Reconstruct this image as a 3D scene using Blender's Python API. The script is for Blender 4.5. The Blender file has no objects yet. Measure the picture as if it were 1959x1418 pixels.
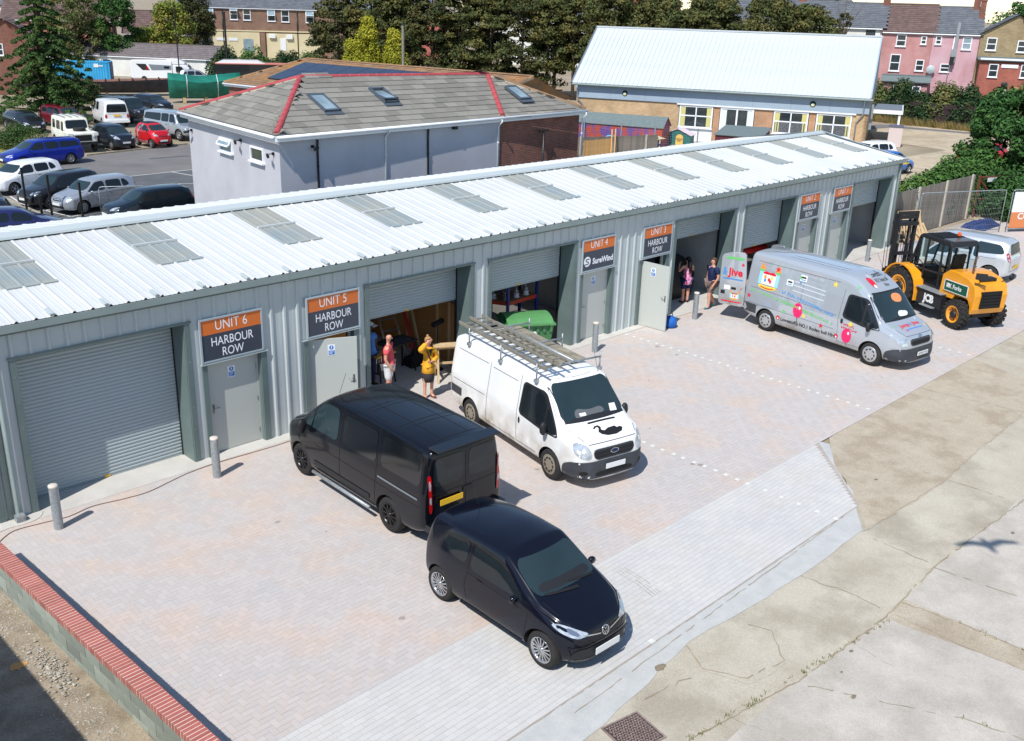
import bpy, bmesh, math, random
import numpy as np
from mathutils import Vector, Matrix, noise
from mathutils.bvhtree import BVHTree
from mathutils.geometry import tessellate_polygon
random.seed(7)
R = random.Random(11)
S = bpy.context.scene
COL = S.collection
# ---------------------------------------------------------------- camera
cam = bpy.data.cameras.new('camera'); CAM = bpy.data.objects.new('camera', cam); COL.objects.link(CAM)
def _cam():
    yaw, pitch, roll = 0.792980841, 0.353719286, 0.0302687992
    fw = Vector((math.sin(yaw)*math.cos(pitch), math.cos(yaw)*math.cos(pitch), -math.sin(pitch)))
    r = Vector((math.cos(yaw), -math.sin(yaw), 0)); u = r.cross(fw)
    r2 = r*math.cos(roll)+u*math.sin(roll); u2 = -r*math.sin(roll)+u*math.cos(roll)
    m = Matrix((r2, u2, -fw)).transposed().to_4x4()
    m.translation = Vector((-5.16328838, -18.0736211, 9.29476915))
    return m
CAM.matrix_world = _cam()
cam.sensor_width = 36; cam.lens = 1879.09172/1959*36
cam.clip_start = .1; cam.clip_end = 40000
S.camera = CAM
# ---------------------------------------------------------------- sky and sun
SUN_DIR = Vector((.947*.61, .322*.61, -.792)).normalized()      # direction the light travels
world = bpy.data.worlds.new('World'); S.world = world; world.use_nodes = True
nt = world.node_tree; nt.nodes.clear()
o_ = nt.nodes.new('ShaderNodeOutputWorld'); b_ = nt.nodes.new('ShaderNodeBackground'); s_ = nt.nodes.new('ShaderNodeTexSky')
s_.sky_type = 'NISHITA'; s_.sun_disc = False
s_.sun_elevation = math.asin(-SUN_DIR.z)
s_.sun_rotation = math.atan2(-SUN_DIR.x, -SUN_DIR.y)
s_.air_density = 1.0; s_.dust_density = .15; s_.ozone_density = 1.5; s_.altitude = 10
b_.inputs['Strength'].default_value = .13
nt.links.new(s_.outputs[0], b_.inputs[0]); nt.links.new(b_.outputs[0], o_.inputs[0])
sl = bpy.data.lights.new('sun', 'SUN'); sl.energy = 4.2; sl.angle = math.radians(.53); sl.color = (1, .965, .915)
SUN = bpy.data.objects.new('sun', sl); COL.objects.link(SUN)
SUN.rotation_euler = SUN_DIR.to_track_quat('-Z', 'Y').to_euler()
S.view_settings.view_transform = 'Standard'; S.view_settings.look = 'None'
S.view_settings.exposure = .24; S.view_settings.gamma = 1
S.view_settings.use_curve_mapping = False
S.cycles.max_bounces = 6; S.cycles.transparent_max_bounces = 12
# ---------------------------------------------------------------- materials
MATS = {}
def srgb(r, g, b):
    f = lambda c: c/12.92 if c <= .04045 else ((c+.055)/1.055)**2.4
    return (f(r/255), f(g/255), f(b/255))
def mat(name, col, rough=.6, metal=0., col2=None, scale=4., contrast=.5, bump=0., bscale=60., coat=0., island=0., stretch=None,
        col3=None, scale3=.6, amt3=.5, detail=4, spec=.5, emit=None, trans=0., ior=1.45, alpha=1., grain=0., gscale=38.):
    """principled surface: base colour mixed with col2 by noise, col3 by large blotches, value jitter per loose piece"""
    if name in MATS: return MATS[name]
    m = bpy.data.materials.new(name); m.use_nodes = True; MATS[name] = m
    t = m.node_tree; N = t.nodes; L = t.links; p = N['Principled BSDF']
    p.inputs['Roughness'].default_value = rough; p.inputs['Metallic'].default_value = metal
    p.inputs['Specular IOR Level'].default_value = spec
    p.inputs['Coat Weight'].default_value = coat; p.inputs['Coat Roughness'].default_value = .06
    p.inputs['Transmission Weight'].default_value = trans; p.inputs['IOR'].default_value = ior; p.inputs['Alpha'].default_value = alpha
    if emit: p.inputs['Emission Color'].default_value = (*emit[:3], 1); p.inputs['Emission Strength'].default_value = emit[3]
    c4 = lambda c: (c[0], c[1], c[2], 1)
    p.inputs['Base Color'].default_value = c4(col)
    tc = N.new('ShaderNodeTexCoord'); vec = tc.outputs['Object']
    if stretch:
        mp = N.new('ShaderNodeMapping'); mp.inputs['Scale'].default_value = stretch; L.new(vec, mp.inputs[0]); vec = mp.outputs[0]
    out = None
    def noi(sc, det=detail):
        n = N.new('ShaderNodeTexNoise'); n.inputs['Scale'].default_value = sc; n.inputs['Detail'].default_value = det
        n.inputs['Roughness'].default_value = .62; L.new(vec, n.inputs['Vector']); return n.outputs['Fac']
    def ramp(fac, a, b):
        r = N.new('ShaderNodeMapRange'); r.inputs[1].default_value = a; r.inputs[2].default_value = b; L.new(fac, r.inputs[0]); return r.outputs[0]
    def mix(fac, A, B, mode='MIX'):
        x = N.new('ShaderNodeMix'); x.data_type = 'RGBA'; x.blend_type = mode
        if isinstance(fac, float): x.inputs[0].default_value = fac
        else: L.new(fac, x.inputs[0])
        for i, v in ((6, A), (7, B)):
            if isinstance(v, tuple): x.inputs[i].default_value = c4(v)
            else: L.new(v, x.inputs[i])
        return x.outputs[2]
    cur = tuple(col)
    if col2: cur = mix(ramp(noi(scale), .5-contrast*.35, .5+contrast*.35), cur, tuple(col2))
    if col3:
        f3 = N.new('ShaderNodeMath'); f3.operation = 'MULTIPLY'; f3.inputs[1].default_value = amt3
        L.new(ramp(noi(scale3, 5), .48, .62), f3.inputs[0]); cur = mix(f3.outputs[0], cur, tuple(col3))
    if grain:
        mr = N.new('ShaderNodeMapRange'); mr.inputs[1].default_value = .3; mr.inputs[2].default_value = .7; mr.inputs[3].default_value = 1-grain; mr.inputs[4].default_value = 1+grain*.7; L.new(noi(gscale, 5), mr.inputs[0])
        vm = N.new('ShaderNodeVectorMath'); vm.operation = 'SCALE'
        if isinstance(cur, tuple): vm.inputs[0].default_value = cur
        else: L.new(cur, vm.inputs[0])
        L.new(mr.outputs[0], vm.inputs['Scale']); cur = vm.outputs[0]
    if island:
        g = N.new('ShaderNodeNewGeometry'); oi = N.new('ShaderNodeObjectInfo'); a = N.new('ShaderNodeMath'); a.operation = 'ADD'
        L.new(g.outputs['Random Per Island'], a.inputs[0]); L.new(oi.outputs['Random'], a.inputs[1])
        fr = N.new('ShaderNodeMath'); fr.operation = 'FRACT'; L.new(a.outputs[0], fr.inputs[0])
        mr = N.new('ShaderNodeMapRange'); mr.inputs[3].default_value = 1-island; mr.inputs[4].default_value = 1+island*.8
        L.new(fr.outputs[0], mr.inputs[0])
        vm = N.new('ShaderNodeVectorMath'); vm.operation = 'SCALE'
        if isinstance(cur, tuple): vm.inputs[0].default_value = cur
        else: L.new(cur, vm.inputs[0])
        L.new(mr.outputs[0], vm.inputs['Scale']); cur = vm.outputs[0]
    if not isinstance(cur, tuple): L.new(cur, p.inputs['Base Color'])
    if bump:
        b = N.new('ShaderNodeBump'); b.inputs['Strength'].default_value = bump; b.inputs['Distance'].default_value = .02
        L.new(noi(bscale, 3), b.inputs['Height']); L.new(b.outputs[0], p.inputs['Normal'])
    return m
# ---------------------------------------------------------------- objects
def tag(o, label=None, cat=None, group=None, kind=None):
    if label: o['label'] = label
    if cat: o['category'] = cat
    if group: o['group'] = group
    if kind: o['kind'] = kind
    return o
def thing(name, label, cat, loc=(0, 0, 0), rz=0., group=None):
    o = bpy.data.objects.new(name, None); COL.objects.link(o); o.location = loc; o.rotation_euler = (0, 0, rz)
    o.empty_display_size = .3
    return tag(o, label, cat, group)
def wmat(o):
    m = Matrix.LocRotScale(Vector(o.location), o.rotation_euler, o.scale)
    return wmat(o.parent) @ m if o.parent else m
def link(name, me, parent=None, loc=None, rot=None, kind=None, label=None):
    o = bpy.data.objects.new(name, me); COL.objects.link(o)
    if parent: o.parent = parent
    if loc is not None: o.location = loc
    if rot is not None: o.rotation_euler = rot
    if kind: o['kind'] = kind
    if label: o['label'] = label
    return o
def copy_tree(o, parent=None):
    c = o.copy(); COL.objects.link(c); c.parent = parent
    for ch in KIDS.get(o.name, [x for x in bpy.data.objects if x.parent == o]): copy_tree(ch, c)
    return c
KIDS = {}
class MB:
    """collects shapes into one mesh"""
    def __init__(s): s.v = []; s.f = []; s.m = []; s.sm = []
    def add(s, vs, fs, mi=0, smooth=False):
        n = len(s.v); s.v += [tuple(v) for v in vs]; s.f += [tuple(i+n for i in f) for f in fs]
        s.m += [mi]*len(fs); s.sm += [smooth]*len(fs); return s
    def box(s, x0, y0, z0, x1, y1, z1, mi=0):
        v = [(x, y, z) for x in (x0, x1) for y in (y0, y1) for z in (z0, z1)]
        return s.add(v, [(0, 1, 3, 2), (4, 6, 7, 5), (0, 4, 5, 1), (2, 3, 7, 6), (0, 2, 6, 4), (1, 5, 7, 3)], mi)
    def obox(s, c, ax, ay, az, hx, hy, hz, mi=0):
        c = Vector(c); ax = Vector(ax).normalized()*hx; ay = Vector(ay).normalized()*hy; az = Vector(az).normalized()*hz
        v = [c+ax*i+ay*j+az*k for i in (-1, 1) for j in (-1, 1) for k in (-1, 1)]
        return s.add(v, [(0, 1, 3, 2), (4, 6, 7, 5), (0, 4, 5, 1), (2, 3, 7, 6), (0, 2, 6, 4), (1, 5, 7, 3)], mi)
    def bar(s, p, q, w, h=None, mi=0, up=(0, 0, 1)):
        p = Vector(p); q = Vector(q); h = h or w; d = q-p; a = d.normalized(); u = Vector(up)
        if abs(a.dot(u)) > .98: u = Vector((1, 0, 0))
        b = u.cross(a).normalized(); c = a.cross(b)
        return s.obox((p+q)/2, a, b, c, d.length/2, w/2, h/2, mi)
    def cyl(s, p, q, r, n=12, r2=None, mi=0, smooth=True, caps=True):
        p = Vector(p); q = Vector(q); r2 = r if r2 is None else r2; a = (q-p).normalized()
        u = Vector((0, 0, 1)) if abs(a.z) < .9 else Vector((1, 0, 0)); b = u.cross(a).normalized(); c = a.cross(b)
        v = []
        for k in range(n):
            t = 2*math.pi*k/n; d = b*math.cos(t)+c*math.sin(t); v.append(p+d*r); v.append(q+d*r2)
        s.add(v, [(2*k, 2*((k+1) % n), 2*((k+1) % n)+1, 2*k+1) for k in range(n)], mi, smooth)
        if caps:
            s.add([v[2*k] for k in range(n)], [tuple(range(n))[::-1]], mi); s.add([v[2*k+1] for k in range(n)], [tuple(range(n))], mi)
        return s
    def tube(s, pts, r, n=8, mi=0):
        pts = [Vector(p) for p in pts]; rings = []
        for i, p in enumerate(pts):
            d = (pts[min(i+1, len(pts)-1)]-pts[max(i-1, 0)]).normalized()
            u = Vector((0, 0, 1)) if abs(d.z) < .9 else Vector((1, 0, 0)); b = u.cross(d).normalized(); c = d.cross(b)
            rr = r[i] if isinstance(r, (list, tuple)) else r
            rings.append([p+(b*math.cos(2*math.pi*k/n)+c*math.sin(2*math.pi*k/n))*rr for k in range(n)])
        v = [q for g in rings for q in g]; f = []
        for i in range(len(rings)-1):
            for k in range(n): f.append((i*n+k, i*n+(k+1) % n, (i+1)*n+(k+1) % n, (i+1)*n+k))
        f.append(tuple(range(n))[::-1]); f.append(tuple(range((len(rings)-1)*n, len(rings)*n)))
        return s.add(v, f, mi, True)
    def lathe(s, prof, c=(0, 0, 0), axis='z', n=20, mi=0, smooth=True):
        """prof: (r, h) pairs round an axis"""
        c = Vector(c); v = []
        for r, h in prof:
            for k in range(n):
                t = 2*math.pi*k/n; a, b = r*math.cos(t), r*math.sin(t)
                v.append(c+Vector({'z': (a, b, h), 'y': (a, h, b), 'x': (h, a, b)}[axis]))
        f = [(i*n+k, i*n+(k+1) % n, (i+1)*n+(k+1) % n, (i+1)*n+k) for i in range(len(prof)-1) for k in range(n)]
        return s.add(v, f, mi, smooth)
    def prism(s, poly, a, b, axis='y', mi=0):
        """extrude a 2D polygon between a and b along an axis"""
        n = len(poly); mk = {'y': lambda p, t: (p[0], t, p[1]), 'x': lambda p, t: (t, p[0], p[1]), 'z': lambda p, t: (p[0], p[1], t)}[axis]
        v = [mk(p, a) for p in poly]+[mk(p, b) for p in poly]
        return s.add(v, [tuple(range(n))[::-1], tuple(range(n, 2*n))]+[(k, (k+1) % n, n+(k+1) % n, n+k) for k in range(n)], mi)
    def poly(s, pts, mi=0): return s.add(pts, [tuple(range(len(pts)))], mi)
    def mesh(s, mats, name='mesh', world=None, fix=True):
        me = bpy.data.meshes.new(name); v = s.v
        if world is not None: mi = world.inverted(); v = [mi @ Vector(p) for p in v]
        me.from_pydata([tuple(p) for p in v], [], s.f)
        for m in (mats if isinstance(mats, (list, tuple)) else [mats]): me.materials.append(m)
        me.polygons.foreach_set('material_index', s.m); me.polygons.foreach_set('use_smooth', s.sm)
        if fix and len(s.f) < 60000:
            bm = bmesh.new(); bm.from_mesh(me); bmesh.ops.recalc_face_normals(bm, faces=bm.faces); bm.to_mesh(me); bm.free()
        me.update(); return me
    def build(s, name, mats, parent=None, world=False, kind=None, label=None, loc=None, rot=None, fix=True):
        """world=True: the shapes were given in world coordinates although the part hangs under its thing"""
        me = s.mesh(mats, name, wmat(parent) if (world and parent) else None, fix)
        return link(name, me, parent, loc, rot, kind, label)
def np_mesh(name, V, F, mats, parent=None, world=False, kind=None, loc=None):
    V = np.asarray(V, dtype=np.float32); F = np.asarray(F, dtype=np.int32)
    if world and parent:
        m = np.array(wmat(parent).inverted()); V = V @ m[:3, :3].T+m[:3, 3]
    me = bpy.data.meshes.new(name); k = F.shape[1]
    me.vertices.add(len(V)); me.vertices.foreach_set('co', V.astype(np.float32).ravel())
    me.loops.add(F.size); me.loops.foreach_set('vertex_index', F.ravel())
    me.polygons.add(len(F)); me.polygons.foreach_set('loop_start', np.arange(0, F.size, k, dtype=np.int32))
    try: me.polygons.foreach_set('loop_total', np.full(len(F), k, dtype=np.int32))
    except Exception: pass
    for m in (mats if isinstance(mats, (list, tuple)) else [mats]): me.materials.append(m)
    me.polygons.foreach_set('use_smooth', np.zeros(len(F), dtype=bool)); me.update(calc_edges=True); me.validate()
    return link(name, me, parent, loc, None, kind)
_txt = {}
def text_mesh(s, size=1., bold=0., align='CENTER', shear=0.):
    """flat lettering as vertices and faces in 2D"""
    k = (s, size, bold, align, shear)
    if k in _txt: return _txt[k]
    c = bpy.data.curves.new('lettering', 'FONT'); c.body = s; c.size = size; c.align_x = align; c.offset = bold; c.shear = shear; c.resolution_u = 3
    o = bpy.data.objects.new('lettering', c); COL.objects.link(o)
    dg = bpy.context.evaluated_depsgraph_get(); dg.update()
    me = bpy.data.meshes.new_from_object(o.evaluated_get(dg))
    V = [(v.co.x, v.co.y) for v in me.vertices]; F = [tuple(p.vertices) for p in me.polygons]
    bpy.data.objects.remove(o); bpy.data.meshes.remove(me); bpy.data.curves.remove(c)
    _txt[k] = (V, F); return V, F
def put_text(mb, s, size, fn, mi=0, bold=0., align='CENTER', shear=0., width=None):
    V, F = text_mesh(s, size, bold, align, shear)
    if width and V:
        a = min(v[0] for v in V); b = max(v[0] for v in V); q = width/(b-a); V = [(v[0]*q, v[1]) for v in V]
    mb.add([fn(x, y) for x, y in V], F, mi)
# ================================================================ GROUND
def sstep(a, b, x): t = min(1, max(0, (x-a)/(b-a))); return t*t*(3-2*t)
def zg(x, y):
    """lower ground of the play yard between the row and the hall"""
    u = (x-59.5)*.4134+(y-39.5)*-.9106; w = (x-59.5)*.9106+(y-39.5)*.4134
    k = sstep(-6, -3, u)*(1-sstep(19.5, 23, u))*sstep(-18, -13, w)*(1-sstep(8, 11, w))
    return -.70*k
m_dirt = mat('dry dirt', srgb(168, 154, 134), .95, col2=srgb(140, 126, 106), scale=.25, bump=.6, bscale=9, col3=srgb(120, 116, 84), scale3=.05, amt3=.5)
def terrain():
    xs = [-400, -200, -100, -60, -40, -20]+list(np.arange(-10, 100, 1.5))+[105, 115, 130, 150, 180, 230, 300, 450, 700, 1100, 4000, 20000]
    ys = [-400, -200, -100, -60, -40, -20]+list(np.arange(-10, 80, 1.5))+[85, 95, 110, 130, 160, 200, 300, 450, 700, 1100, 4000, 20000]
    V = [(x, y, zg(x, y)-.035) for y in ys for x in xs]; n = len(xs)
    F = [(j*n+i, j*n+i+1, (j+1)*n+i+1, (j+1)*n+i) for j in range(len(ys)-1) for i in range(n-1)]
    return np_mesh('ground', V, F, m_dirt, kind='structure')
terrain()
def sheet(name, pts, z, m, kind='structure', label=None, jag=0, seed=1):
    if jag:
        rr = random.Random(seed); q = []
        for i, a in enumerate(pts):
            b = pts[(i+1) % len(pts)]; L = math.dist(a, b); n = max(1, int(L/.35)) if L < 30 else 1
            for k in range(n):
                t = k/n; j = jag if k else 0
                q.append((a[0]+(b[0]-a[0])*t+rr.uniform(-j, j), a[1]+(b[1]-a[1])*t+rr.uniform(-j, j)))
        pts = q
    me = bpy.data.meshes.new(name); t = tessellate_polygon([[Vector((p[0], p[1], 0)) for p in pts]])
    me.from_pydata([(p[0], p[1], z) for p in pts], [], [tuple(f) for f in t]); me.materials.append(m)
    bm = bmesh.new(); bm.from_mesh(me); bmesh.ops.recalc_face_normals(bm, faces=bm.faces)
    for f in bm.faces:
        if f.normal.z < 0: f.normal_flip()
    bm.to_mesh(me); bm.free(); me.update()
    return link(name, me, kind=kind, label=label)
m_conc = mat('old concrete', srgb(192, 185, 168), .93, grain=.16, col2=srgb(172, 162, 144), scale=.9, bump=.35, bscale=30, col3=srgb(150, 141, 124), scale3=.45, amt3=.55, contrast=.7)
m_concg = mat('worn grey concrete', srgb(194, 187, 176), .92, grain=.13, col2=srgb(176, 168, 157), scale=1.3, bump=.3, bscale=45, col3=srgb(158, 150, 138), scale3=.8, amt3=.45)
m_conct = mat('gritty concrete', srgb(192, 181, 161), .95, grain=.2, col2=srgb(174, 161, 140), scale=2.2, bump=.7, bscale=60, col3=srgb(156, 140, 118), scale3=.9, amt3=.6, contrast=.8)
m_haunch = mat('new grey concrete', srgb(190, 190, 186), .85, grain=.07, col2=srgb(176, 177, 174), scale=3, bump=.15)
m_apron = mat('apron concrete', srgb(200, 197, 190), .8, grain=.07, col2=srgb(186, 183, 176), scale=1.6, bump=.1)
m_asph = mat('old asphalt', srgb(125, 122, 120), .92, grain=.12, gscale=9, col2=srgb(110, 108, 107), scale=.5, bump=.3, bscale=80, col3=srgb(98, 96, 96), scale3=.2, amt3=.4)
m_asph2 = mat('new asphalt', srgb(96, 99, 101), .9, col2=srgb(84, 87, 90), scale=1.2, bump=.3, bscale=80)
m_grav = mat('gravel yard', srgb(196, 182, 158), .95, grain=.2, gscale=8, col2=srgb(174, 158, 132), scale=1.5, bump=.8, bscale=14, col3=srgb(150, 138, 116), scale3=.25, amt3=.5)
m_mark = mat('white road paint', srgb(222, 222, 214), .7, col2=srgb(196, 196, 190), scale=6)
m_bed = mat('jointing sand', srgb(178, 168, 158), .95, col2=srgb(160, 150, 142), scale=5)
Z = {'road': -.016, 'slab': -.012}
sheet('concrete_yard', [(-.5, -10.9), (12, -10.9), (15.6, -8.4), (70, -7.0), (75, -40), (40, -70), (-.5, -60)], -.016, m_conc)
sheet('grey_concrete_slab', [(3.2, -12.6), (6.6, -12.66), (9.2, -12.83), (9.42, -14.9), (9.0, -22), (3.2, -22)], -.012, m_concg, jag=.03)
sheet('grey_concrete_slab', [(9.95, -12.8), (11.5, -12.72), (22, -12.9), (30, -30), (10.3, -22), (10.0, -14.7)], -.012, m_concg, jag=.03, seed=3)
sheet('gritty_concrete_strip', [(9.2, -12.78), (9.93, -12.76), (9.99, -14.7), (10.2, -22), (9.1, -22), (9.44, -14.9)], -.010, m_conct, jag=.04, seed=5)
sheet('gritty_concrete_patch', [(12.3, -10.75), (13.1, -10.2), (13.9, -9.37), (15.3, -8.5), (24, -8.1), (23, -11.0), (20.5, -11.1), (17, -11.2), (14.9, -11.34), (11.7, -11.2)], -.012, m_conct, jag=.05, seed=8)
sheet('gritty_concrete_patch', [(6.25, -11.0), (7.1, -11.08), (7.5, -11.7), (6.9, -12.3), (6.0, -12.2), (5.75, -11.5)], -.011, m_conc, jag=.07, seed=9)
sheet('concrete_haunch', [(-.6, -11.6), (3.4, -11.3), (4.5, -11.2), (6.2, -10.97), (7.2, -11.06), (9.3, -11.17), (11.68, -11.15), (12.3, -10.72), (13.1, -10.22), (13.9, -9.4), (14.95, -8.7), (14.9, -8.4), (11.9, -10.5), (-.6, -10.5)], -.008, m_haunch, jag=.03, seed=4)
sheet('paving_bed', [(-.72, -10.62), (12.6, -10.62), (14.85, -8.46), (47, -8.44), (47, .02), (-.9, .02)], -.006, m_bed)
sheet('door_apron', [(-2, -.33), (36.6, -.30), (36.6, 8), (-2, 8)], .004, m_apron, jag=.02, seed=2)
# block paving: every block its own shape, the largest in view as separate parts
def paving():
    V = {'p': [], 'w': []}
    def blk(x0, y0, x1, y1, cls, rz):
        V[cls].append((x0, y0, x1, y1, rz))
    W = .1
    rr = np.random.RandomState(3)
    ix = np.arange(-9, 470); iy = np.arange(-87, -2)
    for i in ix:
        for j in iy:
            k = (i-j) % 4
            if k == 0: x0, y0, x1, y1 = i*W, j*W, (i+2)*W, (j+1)*W
            elif k == 3: x0, y0, x1, y1 = i*W, j*W, (i+1)*W, (j+2)*W
            else: continue
            y1 = min(y1, -.32); y0 = max(y0, -8.5)
            if y1-y0 < .03: continue
            if x0 < -.86+(-y0)*.03: continue
            blk(x0, y0, x1, y1, 'p', 0)
    for j in range(-106, -85):
        for i in range(-4, 76):
            x0 = i*.2+(.1 if j % 2 else 0); y0 = j*W
            lim = 12.56+(y0+10.6)*1.04
            if x0+.05 > lim: continue
            blk(x0, y0, min(x0+.2, lim), y0+W, 'w', 0)
    return V
def blocks_mesh(B):
    n = len(B); A = np.array([b[:4] for b in B]); g = .0012; b = .002
    z = np.random.RandomState(5).uniform(-.0004, .0004, n)
    x0, y0, x1, y1 = A[:, 0]+g, A[:, 1]+g, A[:, 2]-g, A[:, 3]-g
    P = np.zeros((n, 8, 3), np.float32)
    for k, (xx, yy) in enumerate(((x0, y0), (x1, y0), (x1, y1), (x0, y1))):
        P[:, k, 0] = xx; P[:, k, 1] = yy; P[:, k, 2] = -.002
    for k, (xx, yy) in enumerate(((x0+b, y0+b), (x1-b, y0+b), (x1-b, y1-b), (x0+b, y1-b))):
        P[:, 4+k, 0] = xx; P[:, 4+k, 1] = yy; P[:, 4+k, 2] = z
    q = np.array([(4, 5, 6, 7), (0, 1, 5, 4), (1, 2, 6, 5), (2, 3, 7, 6), (3, 0, 4, 7)])
    F = (np.arange(n)[:, None, None]*8+q[None]).reshape(-1, 4)
    return P.reshape(-1, 3), F
m_bp = mat('pink grey paving block', srgb(194, 182, 175), .88, grain=.07, col2=srgb(182, 180, 178), scale=.5, contrast=.9, island=.045, bump=.1, bscale=120, col3=srgb(200, 178, 160), scale3=.75, amt3=.5)
m_bw = mat('pale grey paving block', srgb(198, 196, 191), .88, grain=.06, col2=srgb(190, 189, 187), scale=.6, island=.04, bump=.1, bscale=120, col3=srgb(196, 188, 178), scale3=.9, amt3=.3)
_pv = paving()
CX, CY = -5.163, -18.07
pav = bpy.data.objects.new('block_paving', None); COL.objects.link(pav); pav['kind'] = 'structure'
def _near(B, nn, box):
    inb = [b for b in B if box[0] < b[0] < box[2] and box[1] < b[1] < box[3]]
    inb.sort(key=lambda b: math.hypot(b[0]-CX, b[1]-CY)); s = set(inb[:nn]); return inb[:nn], [b for b in B if b not in s]
nw, restw = _near(_pv['w'], 150, (1.6, -10.7, 6, -8.5)); npk, restp = _near(_pv['p'], 150, (-.6, -8.5, 2.2, -4.5))
for lst, m in ((nw, m_bw), (npk, m_bp)):
    cache = {}
    for b in lst:
        key = (round(b[2]-b[0], 2), round(b[3]-b[1], 2))
        if key not in cache:
            P, F = blocks_mesh([(-key[0]/2, -key[1]/2, key[0]/2, key[1]/2)]); me = bpy.data.meshes.new('paving_block')
            me.from_pydata([tuple(map(float, p)) for p in P], [], [tuple(map(int, f)) for f in F]); me.materials.append(m); cache[key] = me
        link('paving_block', cache[key], pav, ((b[0]+b[2])/2, (b[1]+b[3])/2, R.uniform(-.001, .001)))
for lst, m in ((restw, m_bw), (restp, m_bp)):
    P, F = blocks_mesh(lst); np_mesh('paving_blocks', P, F, m, pav, kind='stuff')
# bay dots: white blocks set in lines
dots = bpy.data.objects.new('bay_marking', None); COL.objects.link(dots); dots['kind'] = 'structure'
_d = MB(); _d.box(-.05, -.05, 0, .05, .05, .0035); _dm = _d.mesh(m_mark, 'marking_dot')
for x0 in (5.8, 11.72, 17.7, 24.1, 30.25):
    y = -.45
    while y > -8.4 if x0 > 15 else y > -10.6:
        link('marking_dot', _dm, dots, (x0+R.uniform(-.012, .012)-.02*(y < -8.4), y+R.uniform(-.015, .015), .003)); y -= .28 if y > -8.4 else .4
# cracks and joints in the old concrete
m_crack = mat('crack dirt', srgb(138, 126, 106), .98, col2=srgb(166, 154, 134), scale=5)
def crack(pts, w=.02, z=-.006, seed=0, jit=.035, name='concrete_joint'):
    rr = random.Random(seed); mb = MB(); q = []
    for a, b in zip(pts, pts[1:]):
        n = max(2, int(math.dist(a, b)/.12))
        for k in range(n):
            t = k/n; q.append((a[0]+(b[0]-a[0])*t+rr.uniform(-jit, jit), a[1]+(b[1]-a[1])*t+rr.uniform(-jit, jit)))
    q.append(pts[-1]); prev = None
    for i in range(len(q)-1):
        d = Vector((q[i+1][0]-q[i][0], q[i+1][1]-q[i][1])).normalized(); n_ = Vector((-d.y, d.x))*w*rr.uniform(.25, 1.2)
        cur = ((q[i][0]+n_.x, q[i][1]+n_.y, z), (q[i][0]-n_.x, q[i][1]-n_.y, z))
        if prev and (rr.random() > .12): mb.add([prev[0], prev[1], cur[1], cur[0]], [(0, 1, 2, 3)])
        prev = cur
    return mb.build(name, m_crack, kind='structure')
crack([(3.2, -12.15), (4.45, -12.29), (6.62, -12.66), (9.22, -12.8), (11.44, -12.67), (15.45, -12.84), (24, -13.1)], .014, seed=1, jit=.02)
crack([(6.57, -12.69), (7.61, -14.71), (7.8, -15.47), (8.4, -18)], .011, seed=2, jit=.02)
crack([(9.31, -11.17), (9.43, -12.18), (9.35, -12.76)], .008, seed=3)
crack([(9.38, -12.9), (9.38, -14.18), (9.46, -14.9)], .008, seed=12)
crack([(9.84, -12.74), (9.96, -13.96), (9.96, -14.72)], .012, seed=4)
crack([(11.36, -12.7), (11.53, -14.19), (11.6, -17)], .014, seed=5, jit=.012)
crack([(11.56, -11.29), (11.44, -12.67)], .007, seed=6); crack([(15.17, -10.82), (15.23, -12.64)], .007, seed=7, jit=.015)
crack([(11.66, -11.2), (14.91, -11.34), (17.08, -11.2), (20.56, -11.08), (27, -11)], .006, seed=8, jit=.03)
crack([(5.2, -12.4), (5.6, -14.8)], .004, seed=9); crack([(8.1, -12.9), (8.0, -13.6)], .003, seed=13)
crack([(6.1, -11.0), (5.8, -11.5), (6.1, -12.1), (6.9, -12.25), (7.45, -11.7), (7.2, -11.1)], .012, seed=10, jit=.02)
crack([(4.6, -11.35), (5.6, -11.5)], .01, seed=11, jit=.05)
crack([(20.2, -8.3), (20.6, -11.1), (20.4, -13), (20.5, -16)], .009, seed=14, jit=.02); crack([(26, -7.9), (26.3, -13)], .009, seed=15, jit=.02)
crack([(-.6, -10.62), (12.0, -10.62)], .006, z=-.002, seed=20, jit=.006, name='kerb_joint'); crack([(3.5, -10.86), (12.2, -10.62)], .008, z=-.002, seed=21, jit=.012, name='kerb_joint')
crack([(14.9, -8.47), (47, -8.42)], .012, z=-.002, seed=22, jit=.01, name='kerb_joint')
m_drip = mat('oil drip', srgb(166, 156, 150), .7, col2=srgb(148, 138, 132), scale=9); m_oil = mat('damp stain', srgb(112, 100, 84), .8, col2=srgb(140, 128, 108), scale=6)
def blob(x, y, r, z, m, name, seed, sq=.6, ang=0):
    rr = random.Random(seed); n = 18; p = []
    for k in range(n):
        t = 2*math.pi*k/n; q = r*rr.uniform(.7, 1.15); a, b = q*math.cos(t), q*sq*math.sin(t)
        p.append((x+a*math.cos(ang)-b*math.sin(ang), y+a*math.sin(ang)+b*math.cos(ang)))
    sheet(name, p, z, m)
for i, (x, y, r) in enumerate(((5.35, -11.05, .11), (8.55, -12.8, .05), (7.9, -12.85, .045), (6.9, -13.4, .06), (14.0, -10.3, .05), (13.8, -13.2, .06), (7.3, -13.0, .03))):
    blob(x, y, r, -.004, m_oil, 'damp_stain', i)
for i in range(26): blob(R.uniform(1, 30), R.uniform(-8, -1.2), R.uniform(.02, .09), .0025, m_drip, 'oil_drip', 300+i, .8)
for i in range(60): blob(R.uniform(0, 34), R.uniform(-10.4, -.8), R.uniform(.012, .03), .003, m_mark, 'pale_fleck', 400+i, .7)
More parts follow.
